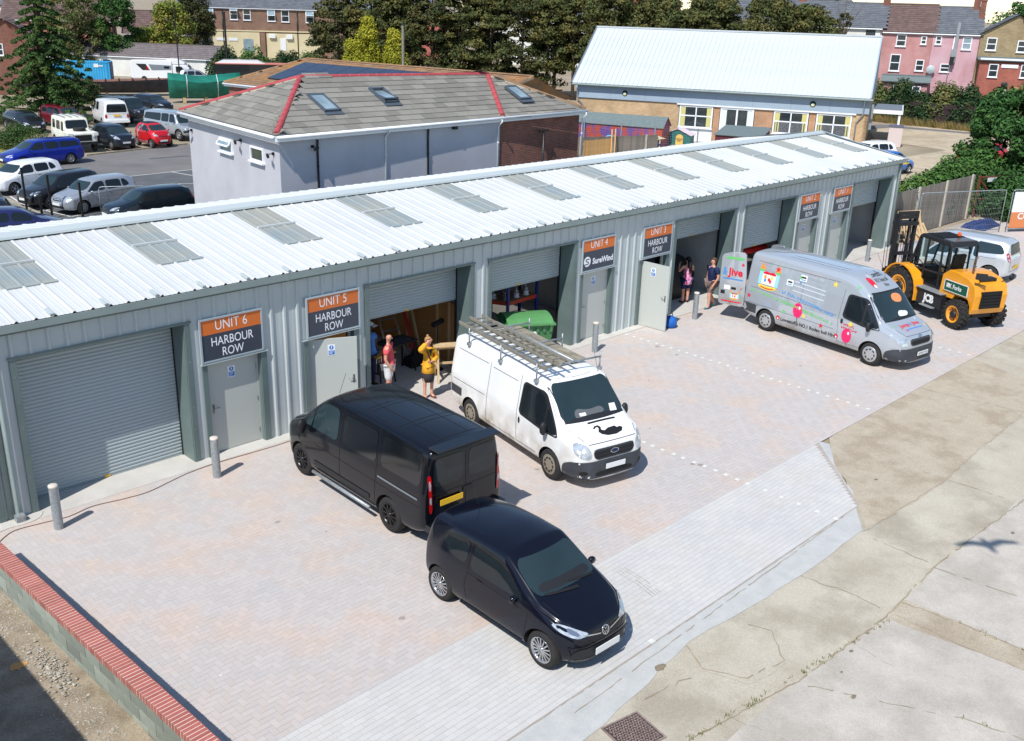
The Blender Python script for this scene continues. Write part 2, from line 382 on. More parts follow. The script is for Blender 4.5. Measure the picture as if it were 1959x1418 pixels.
# tyre scuffs on the pale blocks
m_scuff = mat('tyre scuff', srgb(168, 162, 158), .9)
for k in range(4):
    crack([(6.95+.07*k, -8.9), (6.9+.07*k, -9.4), (6.75+.07*k, -9.95)], .005, z=.004, seed=40+k, jit=.004, name='tyre_scuff')
# weeds in the joints
m_weed = mat('weed leaf', srgb(96, 112, 48), .8, col2=srgb(140, 140, 70), scale=9)
def tuft_stuff(name, spots, h, n, m, w=.012, seed=3, kind='stuff', spread=.06):
    rr = random.Random(seed); mb = MB()
    for (x, y, z) in spots:
        for k in range(n):
            a = rr.uniform(0, 6.28); r = rr.uniform(0, spread); px, py = x+r*math.cos(a), y+r*math.sin(a)
            b = rr.uniform(0, 6.28); l = h*rr.uniform(.4, 1.1); dx, dy = math.cos(b)*l*.5, math.sin(b)*l*.5
            mb.add([(px-w, py, z), (px+w, py, z), (px+dx, py+dy, z+l)], [(0, 1, 2)])
    return mb.build(name, m, kind=kind, fix=False)
sp = []
for k in range(46):
    t = R.random()**1.3; x = 4.4+t*4.8; sp.append((x+R.uniform(-.04, .04), -12.29-(x-4.45)*.13+R.uniform(-.03, .03), -.006))
sp += [(9.96+R.uniform(-.03, .03), R.uniform(-14.8, -13.6), -.006) for k in range(8)]+[(7.62, -14.7, -.006), (7.7, -15.0, -.006)]
tuft_stuff('joint_weeds', sp, .05, 7, m_weed, .009)
# manhole cover
mh = thing('manhole_cover', 'rusty square studded iron manhole cover in the concrete near the kerb', 'manhole cover', (3.92, -11.68, -.006), math.atan2(-.13, .67))
m_iron = mat('rusty iron', srgb(158, 140, 132), .7, .1, col2=srgb(122, 106, 100), scale=14); m_irond = mat('iron pits', srgb(70, 58, 54), .9)
q = MB(); q.box(-.33, -.31, 0, .33, -.285, .012); q.box(-.33, .285, 0, .33, .31, .012); q.box(-.33, -.285, 0, -.305, .285, .012); q.box(.305, -.285, 0, .33, .285, .012); q.build('frame', m_iron, mh)
q = MB(); q.box(-.3, -.28, 0, .3, .28, .005, 1)
for i in range(-6, 7):
    for j in range(-6, 7):
        q.obox((i*.044+(.022 if j % 2 else 0)*(i < 6), j*.042, .008), (1, 1 if (i+j) % 2 else -1, 0), (-1 if (i+j) % 2 else 1, 1, 0), (0, 0, 1), .017, .0105, .004)
q.build('cover_plate', [m_iron, m_irond], mh)
# rough dirt with stones by the wall, sand patch
m_dirt2 = mat('gravelly soil', srgb(160, 147, 128), .95, grain=.25, col2=srgb(134, 120, 100), scale=2.5, bump=1., bscale=22, col3=srgb(178, 164, 140), scale3=1.2, amt3=.5)
sheet('gravelly_soil', [(-12, -30), (-.9, -30), (-.9, -7), (-1.1, -2), (-1.4, 20), (-12, 20)], -.02, m_dirt2)
blob(-1.63, -4.55, .13, -.012, mat('orange sand', srgb(196, 150, 92), .95, bump=.4), 'sand_patch', 77, .8)
m_stone = mat('pale stone', srgb(182, 176, 162), .9, col2=srgb(150, 142, 128), scale=6, island=.25)
def stones(name, n, fx, seed, smin, smax, m):
    rr = random.Random(seed); ico = [(0, 0, 1), (.9, 0, .3), (.3, .85, .3), (-.75, .55, .3), (-.75, -.5, .35), (.3, -.85, .25), (0, 0, -.3)]
    fs = [(0, 1, 2), (0, 2, 3), (0, 3, 4), (0, 4, 5), (0, 5, 1), (6, 2, 1), (6, 3, 2), (6, 4, 3), (6, 5, 4), (6, 1, 5)]; mb = MB()
    for k in range(n):
        x, y, z = fx(rr); s = smin+(smax-smin)*rr.random()**3; a = rr.uniform(0, 6.28); sx, sy, sz = s*rr.uniform(.7, 1.4), s*rr.uniform(.6, 1.1), s*rr.uniform(.4, .8)
        mb.add([(x+sx*(p[0]*math.cos(a)-p[1]*math.sin(a)), y+sy*(p[0]*math.sin(a)+p[1]*math.cos(a)), z+sz*p[2]) for p in ico], fs)
    return mb.build(name, m, kind='stuff', fix=False)
stones('loose_stones', 2600, lambda r: (-1.12-abs(r.gauss(0, .33)), r.uniform(-9, -2), -.02), 5, .006, .028, m_stone)
stones('rubble_heap', 260, lambda r: (r.gauss(-1.3, .09), r.gauss(-5.05, .35), -.015+r.random()*.02), 6, .012, .045, m_stone)
# car park behind the row
sheet('car_park_asphalt', [(1, 9), (1, 38), (14.3, 40.0), (19.7, 43.6), (27.2, 45.2), (60, 50), (58, 38), (44, 30), (40, 9)], -.018, m_asph)
sheet('newer_asphalt', [(10.9, 26), (12.0, 33.0), (18.3, 35.15), (22.2, 35.36), (44, 36), (40, 10), (12, 10)], -.013, m_asph2)
sheet('asphalt_repair', [(22.3, 40.9), (24.8, 40.6), (24.7, 40.25), (22.2, 40.5)], -.012, m_asph2)
for a, b in (((12.1, 33.0), (18.36, 35.18)), ((18.36, 35.18), (22.3, 35.4)), ((20.97, 35.3), (21.4, 33.2)), ((11.39, 32.86), (11.1, 30.4)), ((11.1, 30.4), (11.73, 26.48)), ((11.73, 26.48), (13.1, 26.9)), ((11.2, 28.5), (13.5, 29.2)), ((11.3, 30.7), (13, 31.4))):
    mb = MB(); d = Vector((b[0]-a[0], b[1]-a[1], 0)).normalized(); n = Vector((-d.y, d.x, 0))*.045
    a = Vector((*a, -.009)); b = Vector((*b, -.009)); mb.poly([a-n, b-n, b+n, a+n]); mb.build('bay_line', m_mark, kind='structure')
m_kerb = mat('kerb stone', srgb(176, 168, 152), .9, col2=srgb(150, 144, 130), scale=4, island=.1)
kerb = bpy.data.objects.new('kerb', None); COL.objects.link(kerb); kerb['kind'] = 'structure'
def kerb_run(a, b, h=.1, w=.12):
    L = math.dist(a, b); n = max(1, int(L/.92)); d = Vector((b[0]-a[0], b[1]-a[1], 0))/n
    q = MB(); q.box(.006, -w/2, -.05, d.length-.006, w/2, h); me = q.mesh(m_kerb, 'kerb_stone')
    for k in range(n): link('kerb_stone', me, kerb, Vector((*a, 0))+d*k, (0, 0, math.atan2(d.y, d.x)))
kerb_run((10.95, 33.5), (10.75, 25.2)); kerb_run((19.7, 43.85), (27.2, 45.4), .06)
stones('verge_rubble', 500, lambda r: (r.uniform(9.6, 10.6), r.uniform(24.5, 33), 0), 8, .02, .06, m_stone)
m_grass = mat('dry grass', srgb(150, 146, 84), .9, col2=srgb(120, 128, 62), scale=.8, bump=.8, bscale=30)
m_blade = mat('grass blade', srgb(120, 128, 62), .9, col2=srgb(176, 156, 96), scale=1.5)
sheet('grass_verge', [(4, 40), (14, 41), (19.5, 44.5), (18.6, 48), (17.5, 51), (10, 58), (0, 52)], -.014, m_grass)
tuft_stuff('verge_grass', [(R.uniform(8, 18.8), R.uniform(42.5, 51), -.01) for k in range(900)], .13, 4, m_blade, .02, spread=.25)
sheet('gravel_yard', [(46, -7), (46, 13), (57, 13), (72.5, 12.5), (74, 19), (83, 24), (89.5, 21), (92, 14), (90, -10), (70, -16)], -.014, m_grav)
sheet('side_path', [(76, 26), (86.2, 24.4), (87.6, 16), (86.2, 15.4), (84.6, 22.6), (75, 23.6)], -.009, m_asph)
sheet('play_yard_paving', [(44, 24), (52, 44), (62, 39.5), (69, 18), (52, 13), (44, 16)], -.66, mat('play yard slabs', srgb(176, 172, 164), .9, col2=srgb(158, 154, 146), scale=1))
tuft_stuff('dry_weeds', [(88.9+R.uniform(-.8, .3), R.uniform(12, 26.5), -.01) for k in range(420)], .75, 9, mat('dry weed', srgb(190, 164, 104), .9, col2=srgb(130, 126, 70), scale=1.2), .03, spread=.45)
# ================================================================ ROW OF UNITS
m_clad = mat('pale grey cladding', srgb(187, 195, 194), .42, col2=srgb(178, 186, 186), scale=.9, metal=.0, coat=.1)
m_flash = mat('green grey flashing', srgb(106, 122, 120), .42, col2=srgb(96, 111, 110), scale=1.3)
m_gut = mat('grey green gutter', srgb(140, 154, 151), .42, col2=srgb(130, 143, 140), scale=1)
m_roof = mat('white roof sheet', srgb(206, 208, 206), .5, col2=srgb(197, 200, 199), scale=.5, col3=srgb(184, 188, 188), scale3=.35, amt3=.4, contrast=.8, spec=.3, grain=.04)
m_roofl = mat('translucent roof sheet', srgb(160, 174, 178), .32, col2=srgb(184, 184, 172), scale=.8, spec=.35, alpha=.72)
m_cap = mat('pale grey ridge cap', srgb(180, 189, 190), .4)
m_slat = mat('shutter slat', srgb(172, 182, 184), .4, col2=srgb(164, 174, 176), scale=2)
m_door = mat('door paint', srgb(184, 188, 182), .45)
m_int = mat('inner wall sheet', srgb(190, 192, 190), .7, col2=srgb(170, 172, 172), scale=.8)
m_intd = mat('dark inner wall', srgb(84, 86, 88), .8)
m_blk = mat('black rubber', (.012, .012, .013), .6)
m_galv = mat('galvanised steel', srgb(166, 172, 174), .42, .35, col2=srgb(142, 149, 152), scale=14, detail=2)
m_steel = mat('steel hardware', srgb(150, 152, 155), .3, .8)
m_yel = mat('yellow pull tag', srgb(232, 180, 40), .5)
T_ = [-.004, -.07, -.088, .098, .092, -.028]
def UX(k, o): return (k*6+o if k % 2 == 0 else (k+1)*6-o)+T_[k]
ZS, ZG, XL, XR = 3.083, 3.638, -.95, 36.32
row = thing('unit_row', 'long low row of six grey metal clad industrial units with white ribbed roof', 'industrial building', (18, 4, 0))
opens = []
for k in range(6):
    a, b = sorted((UX(k, .2655), UX(k, 3.761))); opens.append((a, b, ZS, 'shutter', k))
    a, b = sorted((UX(k, 3.96), UX(k, 5.49))); opens.append((a, b, 2.13, 'door', k))
opens.sort()
def clad(x0, x1, z0, z1, y=0., out=-1, pitch=1/3, name='wall_panel', m=m_clad, d=.032, par=row):
    """ribbed sheet: ribs stand towards -y"""
    ev = [(x0, 0)]; n0 = math.ceil((x0-.06)/pitch)
    k = n0
    while k*pitch < x1+.06:
        c = k*pitch
        for dx, h in ((-.05, 0), (-.022, 1), (.022, 1), (.05, 0)):
            if x0 < c+dx < x1: ev.append((c+dx, h))
        for dx in (-.15, -.1, .1, .15):
            if x0 < c+dx < x1: ev.append((c+dx, .1 if abs(dx) < .12 else 0))
        k += 1
    ev.append((x1, 0)); ev.sort(); mb = MB()
    for (a, h), (b, g) in zip(ev, ev[1:]):
        if b-a > 1e-4: mb.add([(a, y+out*d*h, z0), (b, y+out*d*g, z0), (b, y+out*d*g, z1), (a, y+out*d*h, z1)], [(0, 1, 2, 3)])
    return mb.build(name, m, par, world=True, fix=False)
xs = XL
while xs < XR-.01:
    xe = min(xs+1.0, XR); clad(xs, xe, ZS+.0, ZG+.02); xs = xe
segs = []; c = XL
for a, b, zt, kind, k in opens:
    segs.append((c, a)); c = b
segs.append((c, XR))
for a, b in segs:
    n = max(1, round((b-a)/1.0))
    for i in range(n): clad(a+(b-a)*i/n, a+(b-a)*(i+1)/n, 0, ZS)
for a, b, zt, kind, k in opens:
    if kind == 'door': clad(a, b, zt, ZS)
# back, end walls and inner partitions
q = MB(); q.box(XL, 7.95, 0, XR, 8.05, 3.7); q.build('rear_wall', m_clad, row, world=True)
q = MB(); q.add([(XR, 0, 0), (XR, 8, 0), (XR, 8, 3.65), (XR, 3.95, 4.4), (XR, 0, 3.68), (XR-.08, 0, 0), (XR-.08, 8, 0), (XR-.08, 8, 3.65), (XR-.08, 3.95, 4.4), (XR-.08, 0, 3.68)], [(0, 1, 2, 3, 4), (9, 8, 7, 6, 5), (0, 5, 6, 1), (1, 6, 7, 2), (4, 9, 5, 0)]); q.build('end_wall', m_clad, row, world=True)
for k in range(7):
    q = MB(); x = k*6 if 0 < k < 6 else (-.5 if k == 0 else XR-.2); q.box(x-.05, .56, 0, x+.05, 7.9, 3.75); q.build('partition_wall', m_int, row, world=True)
# reveals, shutters
slat = MB(); zz = [0, .006, .02, .04, .058, .072, .077]; yy = [0, -.006, -.016, -.02, -.016, -.006, 0]
for i in range(6): slat.add([(-.5, yy[i], zz[i]), (.5, yy[i], zz[i]), (.5, yy[i+1], zz[i+1]), (-.5, yy[i+1], zz[i+1])], [(0, 1, 2, 3)], 0, True)
slat_me = slat.mesh(m_slat, 'slat')
zb = [.03, 2.065, 2.04, 2.33, 1.405, 1.99]
for a, b, zt, kind, k in opens:
    if kind == 'shutter':
        fl = MB(); w = .125
        fl.box(a, -.038, 0, a+w, -.004, zt); fl.build('door_surround', m_flash, row, world=True); fl = MB(); fl.box(b-w, -.038, 0, b, -.004, zt); fl.build('door_surround', m_flash, row, world=True); fl = MB(); fl.box(a-.03, -.05, zt, b+.03, -.036, zt+.05); fl.build('lintel_flashing', m_flash, row, world=True)
        rv = MB(); rv.box(a+w-.004, -.004, 0, a+w+.012, .5, zt); rv.box(b-w-.012, -.004, 0, b-w+.004, .5, zt); rv.box(a+w, -.004, zt-.01, b-w, .5, zt+.012)
        rv.build('reveal', m_flash, row, world=True)
        jb = MB(); jb.box(a-.15, .48, 0, a+w+.03, .56, 3.72); jb.box(b-w-.03, .48, 0, b+.15, .56, 3.72); jb.box(a, .58, zt-.1, b, .62, 3.75); jb.build('guide_post', m_blk, row, world=True)
        bs = MB()
        for x in (a+w*.5, b-w*.5):
            for i in range(6): bs.lathe([(.001, -.047), (.009, -.045), (.011, -.038)], (x, 0, .25+i*.5), 'y', 6)
        bs.build('screw_heads', m_steel, row, world=True)
        sh = thing('roller_shutter', None, None, ((a+b)/2, .53, zb[k])); sh.parent = row; sh.location = Vector(((a+b)/2, .53, zb[k]))-row.location
        bb = MB(); bb.box(-(b-a)/2+w+.02, -.018, -.02, (b-a)/2-w-.02, .012, .0); bb.build('bottom_bar', m_slat, sh)
        bb = MB(); bb.box(-.12, -.03, -.012, .0, -.019, .03); bb.build('pull_tag', m_yel, sh)
        n = int((zt+.08-zb[k])/.077)+1
        for i in range(n):
            o = link('slat', slat_me, sh, (0, 0, i*.077)); o.scale = (b-a-2*w-.03, 1, 1)
# personnel doors
notice_me = MB().box(-.085, -.003, -.13, .085, 0, .13)
def safety_notice(par, x, z, y, side=-1):
    m_w = mat('white notice', srgb(228, 232, 236), .5); m_b = mat('notice blue', srgb(28, 110, 190), .5)
    q = MB(); q.box(x-.085, y, z-.13, x+.085, y+.004, z+.13, 0)
    q.lathe([(.001, -.003), (.05, -.003)], (x, y-.001, z+.06), 'y', 14, 1, False)
    q.box(x-.07, y-.004, z-.11, x+.07, y-.001, z-.01, 1)
    q.box(x-.012, y-.006, z+.035, x+.012, y-.0045, z+.09, 0)
    for i in range(3): q.box(x-.055, y-.006, z-.03-.03*i, x+.055-.02*i, y-.0045, z-.02-.03*i, 0)
    q.build('safety_notice', [m_w, m_b], par)
DOOR_OPEN = {1: -24.5, 3: -88}
for a, b, zt, kind, k in opens:
    if kind != 'door': continue
    fl = MB(); w = .115
    fl.box(a, -.038, 0, a+w, -.004, zt); fl.build('door_surround', m_flash, row, world=True); fl = MB(); fl.box(b-w-.03, -.038, 0, b, -.004, zt); fl.build('door_surround', m_flash, row, world=True)
    rv = MB(); rv.box(a+w-.005, -.004, 0, a+w+.01, .16, zt); rv.box(b-w-.04, -.004, 0, b-w-.025, .16, zt); rv.box(a+w, 0, zt-.02, b-w, .16, zt); rv.build('reveal', m_flash, row, world=True)
    fr = MB(); x0, x1 = a+w+.01, b-w-.04; fr.box(x0, .10, 0, x0+.05, .17, zt-.02); fr.box(x1-.05, .10, 0, x1, .17, zt-.02); fr.box(x0+.05, .10, zt-.07, x1-.05, .17, zt-.02)
    fr.build('door_frame', m_door, row, world=True)
    dr = MB(); dr.box(a-.06, -.075, zt-.015, b+.02, -.052, zt+.012); dr.build('drip_flashing', m_cap, row, world=True)
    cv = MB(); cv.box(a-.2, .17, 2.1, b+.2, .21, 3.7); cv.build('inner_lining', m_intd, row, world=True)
    W = x1-x0-.11; hx = x0+.055; left_hinge = k in DOOR_OPEN
    D = thing('personnel_door', None, None); D.parent = row
    ang = math.radians(DOOR_OPEN.get(k, 0))
    D.location = Vector((hx, .105, .015))-row.location; D.rotation_euler = (0, 0, ang)
    lf = MB(); lf.box(0, 0, 0, W, .045, zt-.09); lf.build('door_leaf', m_door, D)
    hd = MB(); hs = W-.09 if left_hinge else .07; dirn = -1 if left_hinge else 1
    ysurf = -.006 if not left_hinge else -.006
    hd.box(hs-.02, -.01, .92, hs+.02, 0, 1.12); hd.tube([(hs, -.01, 1.04), (hs, -.05, 1.04), (hs+dirn*.12, -.05, 1.04)], .011, 6); hd.lathe([(.001, -.016), (.02, -.012)], (hs, 0, .96), 'y', 8)
    hd.build('handle', m_steel, D)
    if k == 1: pass
    safety_notice(D, W*.48, zt-.36, -.005)
    hg = MB()
    for z in (.25, 1.0, 1.75): hg.cyl((0 if left_hinge else W, -.006, z-.05), (0 if left_hinge else W, -.006, z+.05), .009, 6)
    hg.build('hinges', m_steel, D)
# roof sheets
RP = [(-.17, 3.775), (3.93, 4.418)]
rs = (RP[1][1]-RP[0][1])/(RP[1][0]-RP[0][0])
def rz_(y): return RP[0][1]+(y-RP[0][0])*rs if y < 3.95 else RP[0][1]+(7.9-y-RP[0][0])*rs
def roof_sheet(x0, w, y0, y1, m, name, lift=0.):
    """three ribs per sheet, running up the slope"""
    ev = []
    for r in range(3):
        c = w*(r+.0)/3+.045
        for dx, h in ((-.045, 0), (-.018, .019), (.018, .019), (.045, 0)): ev.append((c+dx, h))
        for dx in (.14, .155, .17, .24, .255, .27): ev.append((c+dx, .006 if abs(dx-.155) < .001 or abs(dx-.255) < .001 else 0))
    ev.append((w+.0, 0)); mb = MB()
    for (a, h), (b, g) in zip(ev, ev[1:]):
        mb.add([(x0+a, y0, rz_(y0)+h+lift), (x0+b, y0, rz_(y0)+g+lift), (x0+b, y1, rz_(y1)+g+lift), (x0+a, y1, rz_(y1)+h+lift)], [(0, 1, 2, 3)])
    return mb.build(name, m, row, world=True, fix=False)
SW = 3.087/3
i = -1
while True:
    x0 = -.279+i*SW; w = min(SW, 36.42-x0)
    if w < .1: break
    if (i-1) % 3 == 0 and i > 0:
        roof_sheet(x0, w, -.14, 1.36, m_roof, 'roof_sheet')
        roof_sheet(x0, w, 1.33, 2.5, m_roofl, 'roof_light', .004); roof_sheet(x0, w, 2.47, 3.9, m_roofl, 'roof_light', .008)
        q = MB(); q.box(x0, 2.44, rz_(2.44)+.012, x0+w, 2.49, rz_(2.49)+.05); q.build('lap_trim', m_roof, row, world=True)
        q = MB()
        for r in range(3): q.obox((x0+w*(r+.5)/3+.045, 1.34, rz_(1.34)+.02), (1, 0, 0), (0, 1, rs), (0, -rs, 1), w/3*.40, .05, .012)
        q.build('closure_trim', m_roofl, row, world=True)
    else: roof_sheet(x0, w, -.14, 3.9, m_roof, 'roof_sheet')
    roof_sheet(x0, w, 3.97, 8.05, m_roof, 'rear_roof_sheet')
    i += 1
x = .08
while x < 36:
    q = MB(); q.bar((x, -.14, rz_(-.14)+.045), (x, .13, rz_(.13)+.045), .075, .035); q.build('eave_bar', m_cap, row, world=True); x += 1.005
q = MB()
for k in range(109):
    x = -.279+.045+k*SW/3
    if x < 36.3: q.obox((x, -.145, rz_(-.145)+.018), (1, 0, 0), (0, 1, 0), (0, 0, 1), .02, .006, .013)
q.build('rib_fillers', m_blk, row, world=True)
q = MB()
n_s = 0
q2 = MB()
for k in range(37):
    for y in (.25, 1.25, 2.3, 3.3):
        for r in range(3):
            x = -.279+k*SW+r*SW/3+.2; q2.lathe([(.001, .012), (.008, .01), (.011, 0)], (x, y, rz_(y)), 'z', 5)
q2.build('roof_screws', m_galv, row, world=True, kind='stuff')
# ridge cap with toothed filler gap, gutter, barge, posts
q = MB(); q.add([(x, y, z) for x in (-1.3, 36.5) for y, z in ((3.72, rz_(3.72)+.085), (3.70, rz_(3.7)+.04), (3.95, 4.535), (4.2, rz_(3.7)+.04), (4.18, rz_(3.72)+.085))], [(1, 0, 5, 6), (0, 2, 7, 5), (2, 4, 9, 7), (4, 3, 8, 9)]); q.build('ridge_cap', m_cap, row, world=True)
q = MB()
for k in range(111):
    x = -1.28+k*SW/3; q.box(x+.095, 3.745, rz_(3.745)+.004, x+.335, 3.76, rz_(3.75)+.05)
q.build('ridge_filler', m_blk, row, world=True)
q = MB(); q.box(-1.3, -.185, 3.638, 36.44, -.165, 3.775); q.box(-1.3, -.165, 3.638, 36.44, .0, 3.65); q.box(36.42, -.18, 3.65, 36.44, .0, 3.77); q.build('gutter', m_gut, row, world=True)
q = MB()
for k in range(7): q.box(k*6-.02, -.19, 3.63, k*6+.06, -.186, 3.78); q.lathe([(.001, -.192), (.012, -.19)], (k*6+.02, 0, 3.7), 'y', 6)
q.build('gutter_joints', m_gut, row, world=True)
q = MB(); q.box(-1.3, -.03, 3.56, XR, -.0345-.0025, 3.638); q.build('gutter_shade_strip', m_flash, row, world=True)  # dark strip standing in for the shade below the gutter
q = MB(); q.add([(36.40, -.16, 3.79), (36.40, 3.95, 4.53), (36.40, 8.0, 3.82), (36.52, -.16, 3.79), (36.52, 3.95, 4.53), (36.52, 8.0, 3.82), (36.52, -.16, 3.6), (36.52, 3.95, 4.34), (36.52, 8.0, 3.63)], [(0, 1, 4, 3), (1, 2, 5, 4), (3, 4, 7, 6), (4, 5, 8, 7)]); q.build('barge_board', m_cap, row, world=True)
q = MB(); q.box(XR-.12, -.045, 0, XR+.03, -.036, 3.62); q.box(XR+.022, -.045, 0, XR+.03, .1, 3.62); q.build('corner_flashing', m_flash, row, world=True)
q = MB(); q.tube([(36.1, -.1, 3.66), (36.1, -.08, 3.3), (36.1, -.08, .05)], .045, 8); q.build('downpipe', m_gut, row, world=True)
q = MB(); q.box(-.62, -.042, 0, -.5, -.034, 3.0); q.box(-.33, -.05, 0, -.21, -.034, 3.3); q.box(-.16, -.048, 0, -.09, -.034, 3.5); q.build('left_flashing', m_flash, row, world=True)
q = MB(); q.tube([(-.02, -.09, 3.6), (-.02, -.09, .12), (-.0, -.14, .05)], .038, 8); q.build('downpipe', m_gut, row, world=True)
q = MB(); q.box(-.1, -.26, 0, .06, -.12, .13); q.box(-.07, -.265, .02, .03, -.26, .11); q.build('meter_box', m_galv, row, world=True)
# concrete inner floor joints and inside steel
q = MB(); q.bar((30.2, 3.2, 3.6), (35.9, 3.2, 3.6), .12, .2); q.bar((18, 3.5, 3.7), (24, 3.5, 3.7), .12, .2); q.build('roof_beam', m_intd, row, world=True)
# ---------------------------------------------------------------- signs
m_or = mat('sign orange', srgb(215, 112, 48), .45); m_dk = mat('sign charcoal', srgb(62, 68, 80), .4); m_wh = mat('sign white', srgb(240, 242, 245), .5)
m_fr = mat('sign frame', srgb(176, 190, 198), .35, .3)
for k in range(6):
    n = 6-k; x0, x1 = sorted((UX(k, 3.943), UX(k, 5.412))); z0, z1 = 2.157, 3.11; w = x1-x0; h = z1-z0; cx = (x0+x1)/2
    lb = {6: 'largest looking HARBOUR ROW sign, right of the closed shutter at the left', 5: 'UNIT 5 HARBOUR ROW sign above the open door behind the black van', 4: 'sign with the white round S logo and company name under UNIT 4', 3: 'UNIT 3 HARBOUR ROW sign above the half open door beside the blue bag', 2: 'UNIT 2 HARBOUR ROW sign right of the shutter behind the silver van', 1: 'UNIT 1 HARBOUR ROW sign nearest the far end of the row'}[n]
    s = thing('unit_sign', lb, 'sign', (cx, -.05, z0), 0, 'signs above the unit doors')
    q = MB(); q.box(-w/2, -.03, 0, w/2, .012, .035); q.box(-w/2, -.03, h-.035, w/2, .012, h); q.box(-w/2, -.03, .035, -w/2+.035, .012, h-.035); q.box(w/2-.035, -.03, .035, w/2, .012, h-.035); q.build('frame', m_fr, s)
    zs = h*.63
    q = MB(); q.box(-w/2+.035, -.012, zs, w/2-.035, .01, h-.035); q.build('orange_panel', m_or, s)
    q = MB(); q.box(-w/2+.035, -.012, .035, w/2-.035, .01, zs); q.build('charcoal_panel', m_dk, s)
    F = lambda ox, oz: (lambda x, y: (ox+x, -.0145, oz+y))
    q = MB(); put_text(q, 'UNIT %d' % n, .30, F(0, zs+.075), bold=-.001, width=.74)
    if n != 4: put_text(q, 'HARBOUR', .27, F(0, .34), width=.98, bold=.001); put_text(q, 'ROW', .27, F(0, .09), width=.5, bold=.001)
    else:
        put_text(q, 'SureWind', .24, F(.2, .2), width=.92, bold=.008)
        c = (-w/2+.235, .3)
        ring = [(.15*math.cos(t), .15*math.sin(t)) for t in [i*math.pi/14 for i in range(28)]]; n2 = MB(); ds = MB(); ds.add([(c[0]+a, -.0145, c[1]+b) for a, b in ring], [tuple(range(28))]); ds.build('logo_disc', m_wh, s)
        for pts in ([(.09, .07), (-.03, .075), (-.07, .04), (-.03, .005), (.03, -.01), (.065, -.04), (.03, -.075), (-.16, -.08)],):
            for (a, b), (e, f) in zip(pts, pts[1:]): n2.bar((c[0]+a, -.017, c[1]+b), (c[0]+e, -.017, c[1]+f), .026, .004, up=(0, 1, 0))
        n2.build('logo_stroke', m_dk, s)
    q.build('lettering', m_wh, s)
# ---------------------------------------------------------------- bollards
BL = [(.40, -.93, 'galvanised bollard nearest the left edge before the closed shutter'), (3.62, -.94, 'galvanised bollard beside the unit 6 door behind the black van'), (15.71, -.85, 'galvanised bollard in front of the closed unit 4 door'),
      (20.69, -.84, 'galvanised bollard right of the blue bag by the walking man'), (32.9, -.71, 'galvanised bollard before the open unit 1 shutter')]
b0 = None
for x, y, lb in BL:
    t = thing('bollard', lb, 'bollard', (x, y, 0), 0, 'bollards along the units')
    q = MB(); q.cyl((0, 0, 0), (0, 0, .88), .085, 20); q.build('post', m_galv, t)
    q = MB(); q.lathe([(.088, .875), (.084, .895), (.05, .905), (.001, .907)], n=18); q.lathe([(.088, .86), (.088, .875)], n=18); q.build('cap', mat('bollard cap', srgb(205, 196, 184), .7), t)
# cable lying along the units
m_cab = mat('brown cable', srgb(122, 88, 70), .6); m_cabw = mat('white cable', srgb(214, 208, 196), .6)
def g2(pts, z=.012): return [(x, y, z) for x, y in pts]
def smooth(pts, n=4):
    P = [Vector(p) for p in pts]; out = []
    for i in range(len(P)-1):
        a, b, c, d = P[max(i-1, 0)], P[i], P[i+1], P[min(i+2, len(P)-1)]
        for k in range(n):
            t = k/n; out.append(.5*((2*b)+(c-a)*t+(2*a-5*b+4*c-d)*t*t+(3*b-a-3*c+d)*t**3))
    return out+[P[-1]]
cb = MB(); cb.tube(smooth([(-.6, -.75, .01), (-.25, -.5, .01), (.25, -.55, .01), (.7, -.62, .01), (1.2, -.52, .01), (1.75, -.62, .01), (2.25, -.66, .01), (2.8, -.52, .01), (3.3, -.4, .01), (4.0, -.36, .01), (4.8, -.4, .01), (5.6, -.42, .01), (6.6, -.3, .01)]), .0075, 6)
tag(cb.build('cable', m_cab), 'thin brown cable snaking over the paving before the closed shutter', 'cable')
cb = MB(); cb.tube(smooth([(-.7, -.45, .01), (-.3, -.33, .01), (.05, -.36, .01), (.3, -.28, .01), (.42, -.1, .01)]), .008, 6)
tag(cb.build('cable', m_cabw), 'short white cable on the ground at the left corner post', 'cable')
# ---------------------------------------------------------------- yard wall: blocks with a brick-on-edge coping
m_cb = mat('concrete block', srgb(158, 166, 154), .92, col2=srgb(142, 150, 141), scale=2, island=.3, bump=.4, bscale=50, col3=srgb(120, 128, 122), scale3=3, amt3=.3)
m_mort = mat('mortar', srgb(196, 188, 172), .95, bump=.3)
m_red = mat('coping brick', srgb(176, 104, 94), .82, col2=srgb(158, 88, 80), scale=3, island=.13, bump=.2, bscale=70, col3=srgb(190, 136, 124), scale3=1.2, amt3=.35)
yw = thing('yard_wall', 'low concrete block wall topped with red brick coping at the lower left', 'wall', (-.8, -5.5, 0), 0)
def wall_x(y): return -.98+(y+1)*-.03*.9 if False else -1.0+.05*(-y-2)*.62     # wall centre line drifts outwards
HT = .62
wb = MB(); y = -1.6
PA = (-1.02, -1.5); PB = (-.66, -10.2)
wd = Vector((PB[0]-PA[0], PB[1]-PA[1], 0)); WL = wd.length; wd.normalize(); wn = Vector((-wd.y, wd.x, 0)); wrz = math.atan2(wd.y, wd.x)
def wp(s, o=0., z=0.): return Vector((PA[0], PA[1], z))+wd*s+wn*o
q = MB(); q.obox(wp(WL/2, 0, HT/2-.06), wd, wn, (0, 0, 1), WL/2, .098, (HT-.12)/2+.06); q.build('mortar_core', m_mort, yw, world=True)
bl = MB(); bl.box(.005, -.108, .005, .435, .108, .21); blm = bl.mesh(m_cb, 'concrete_block'); rzl = -wmat(yw).inverted().to_euler().z
off = Vector(yw.location)
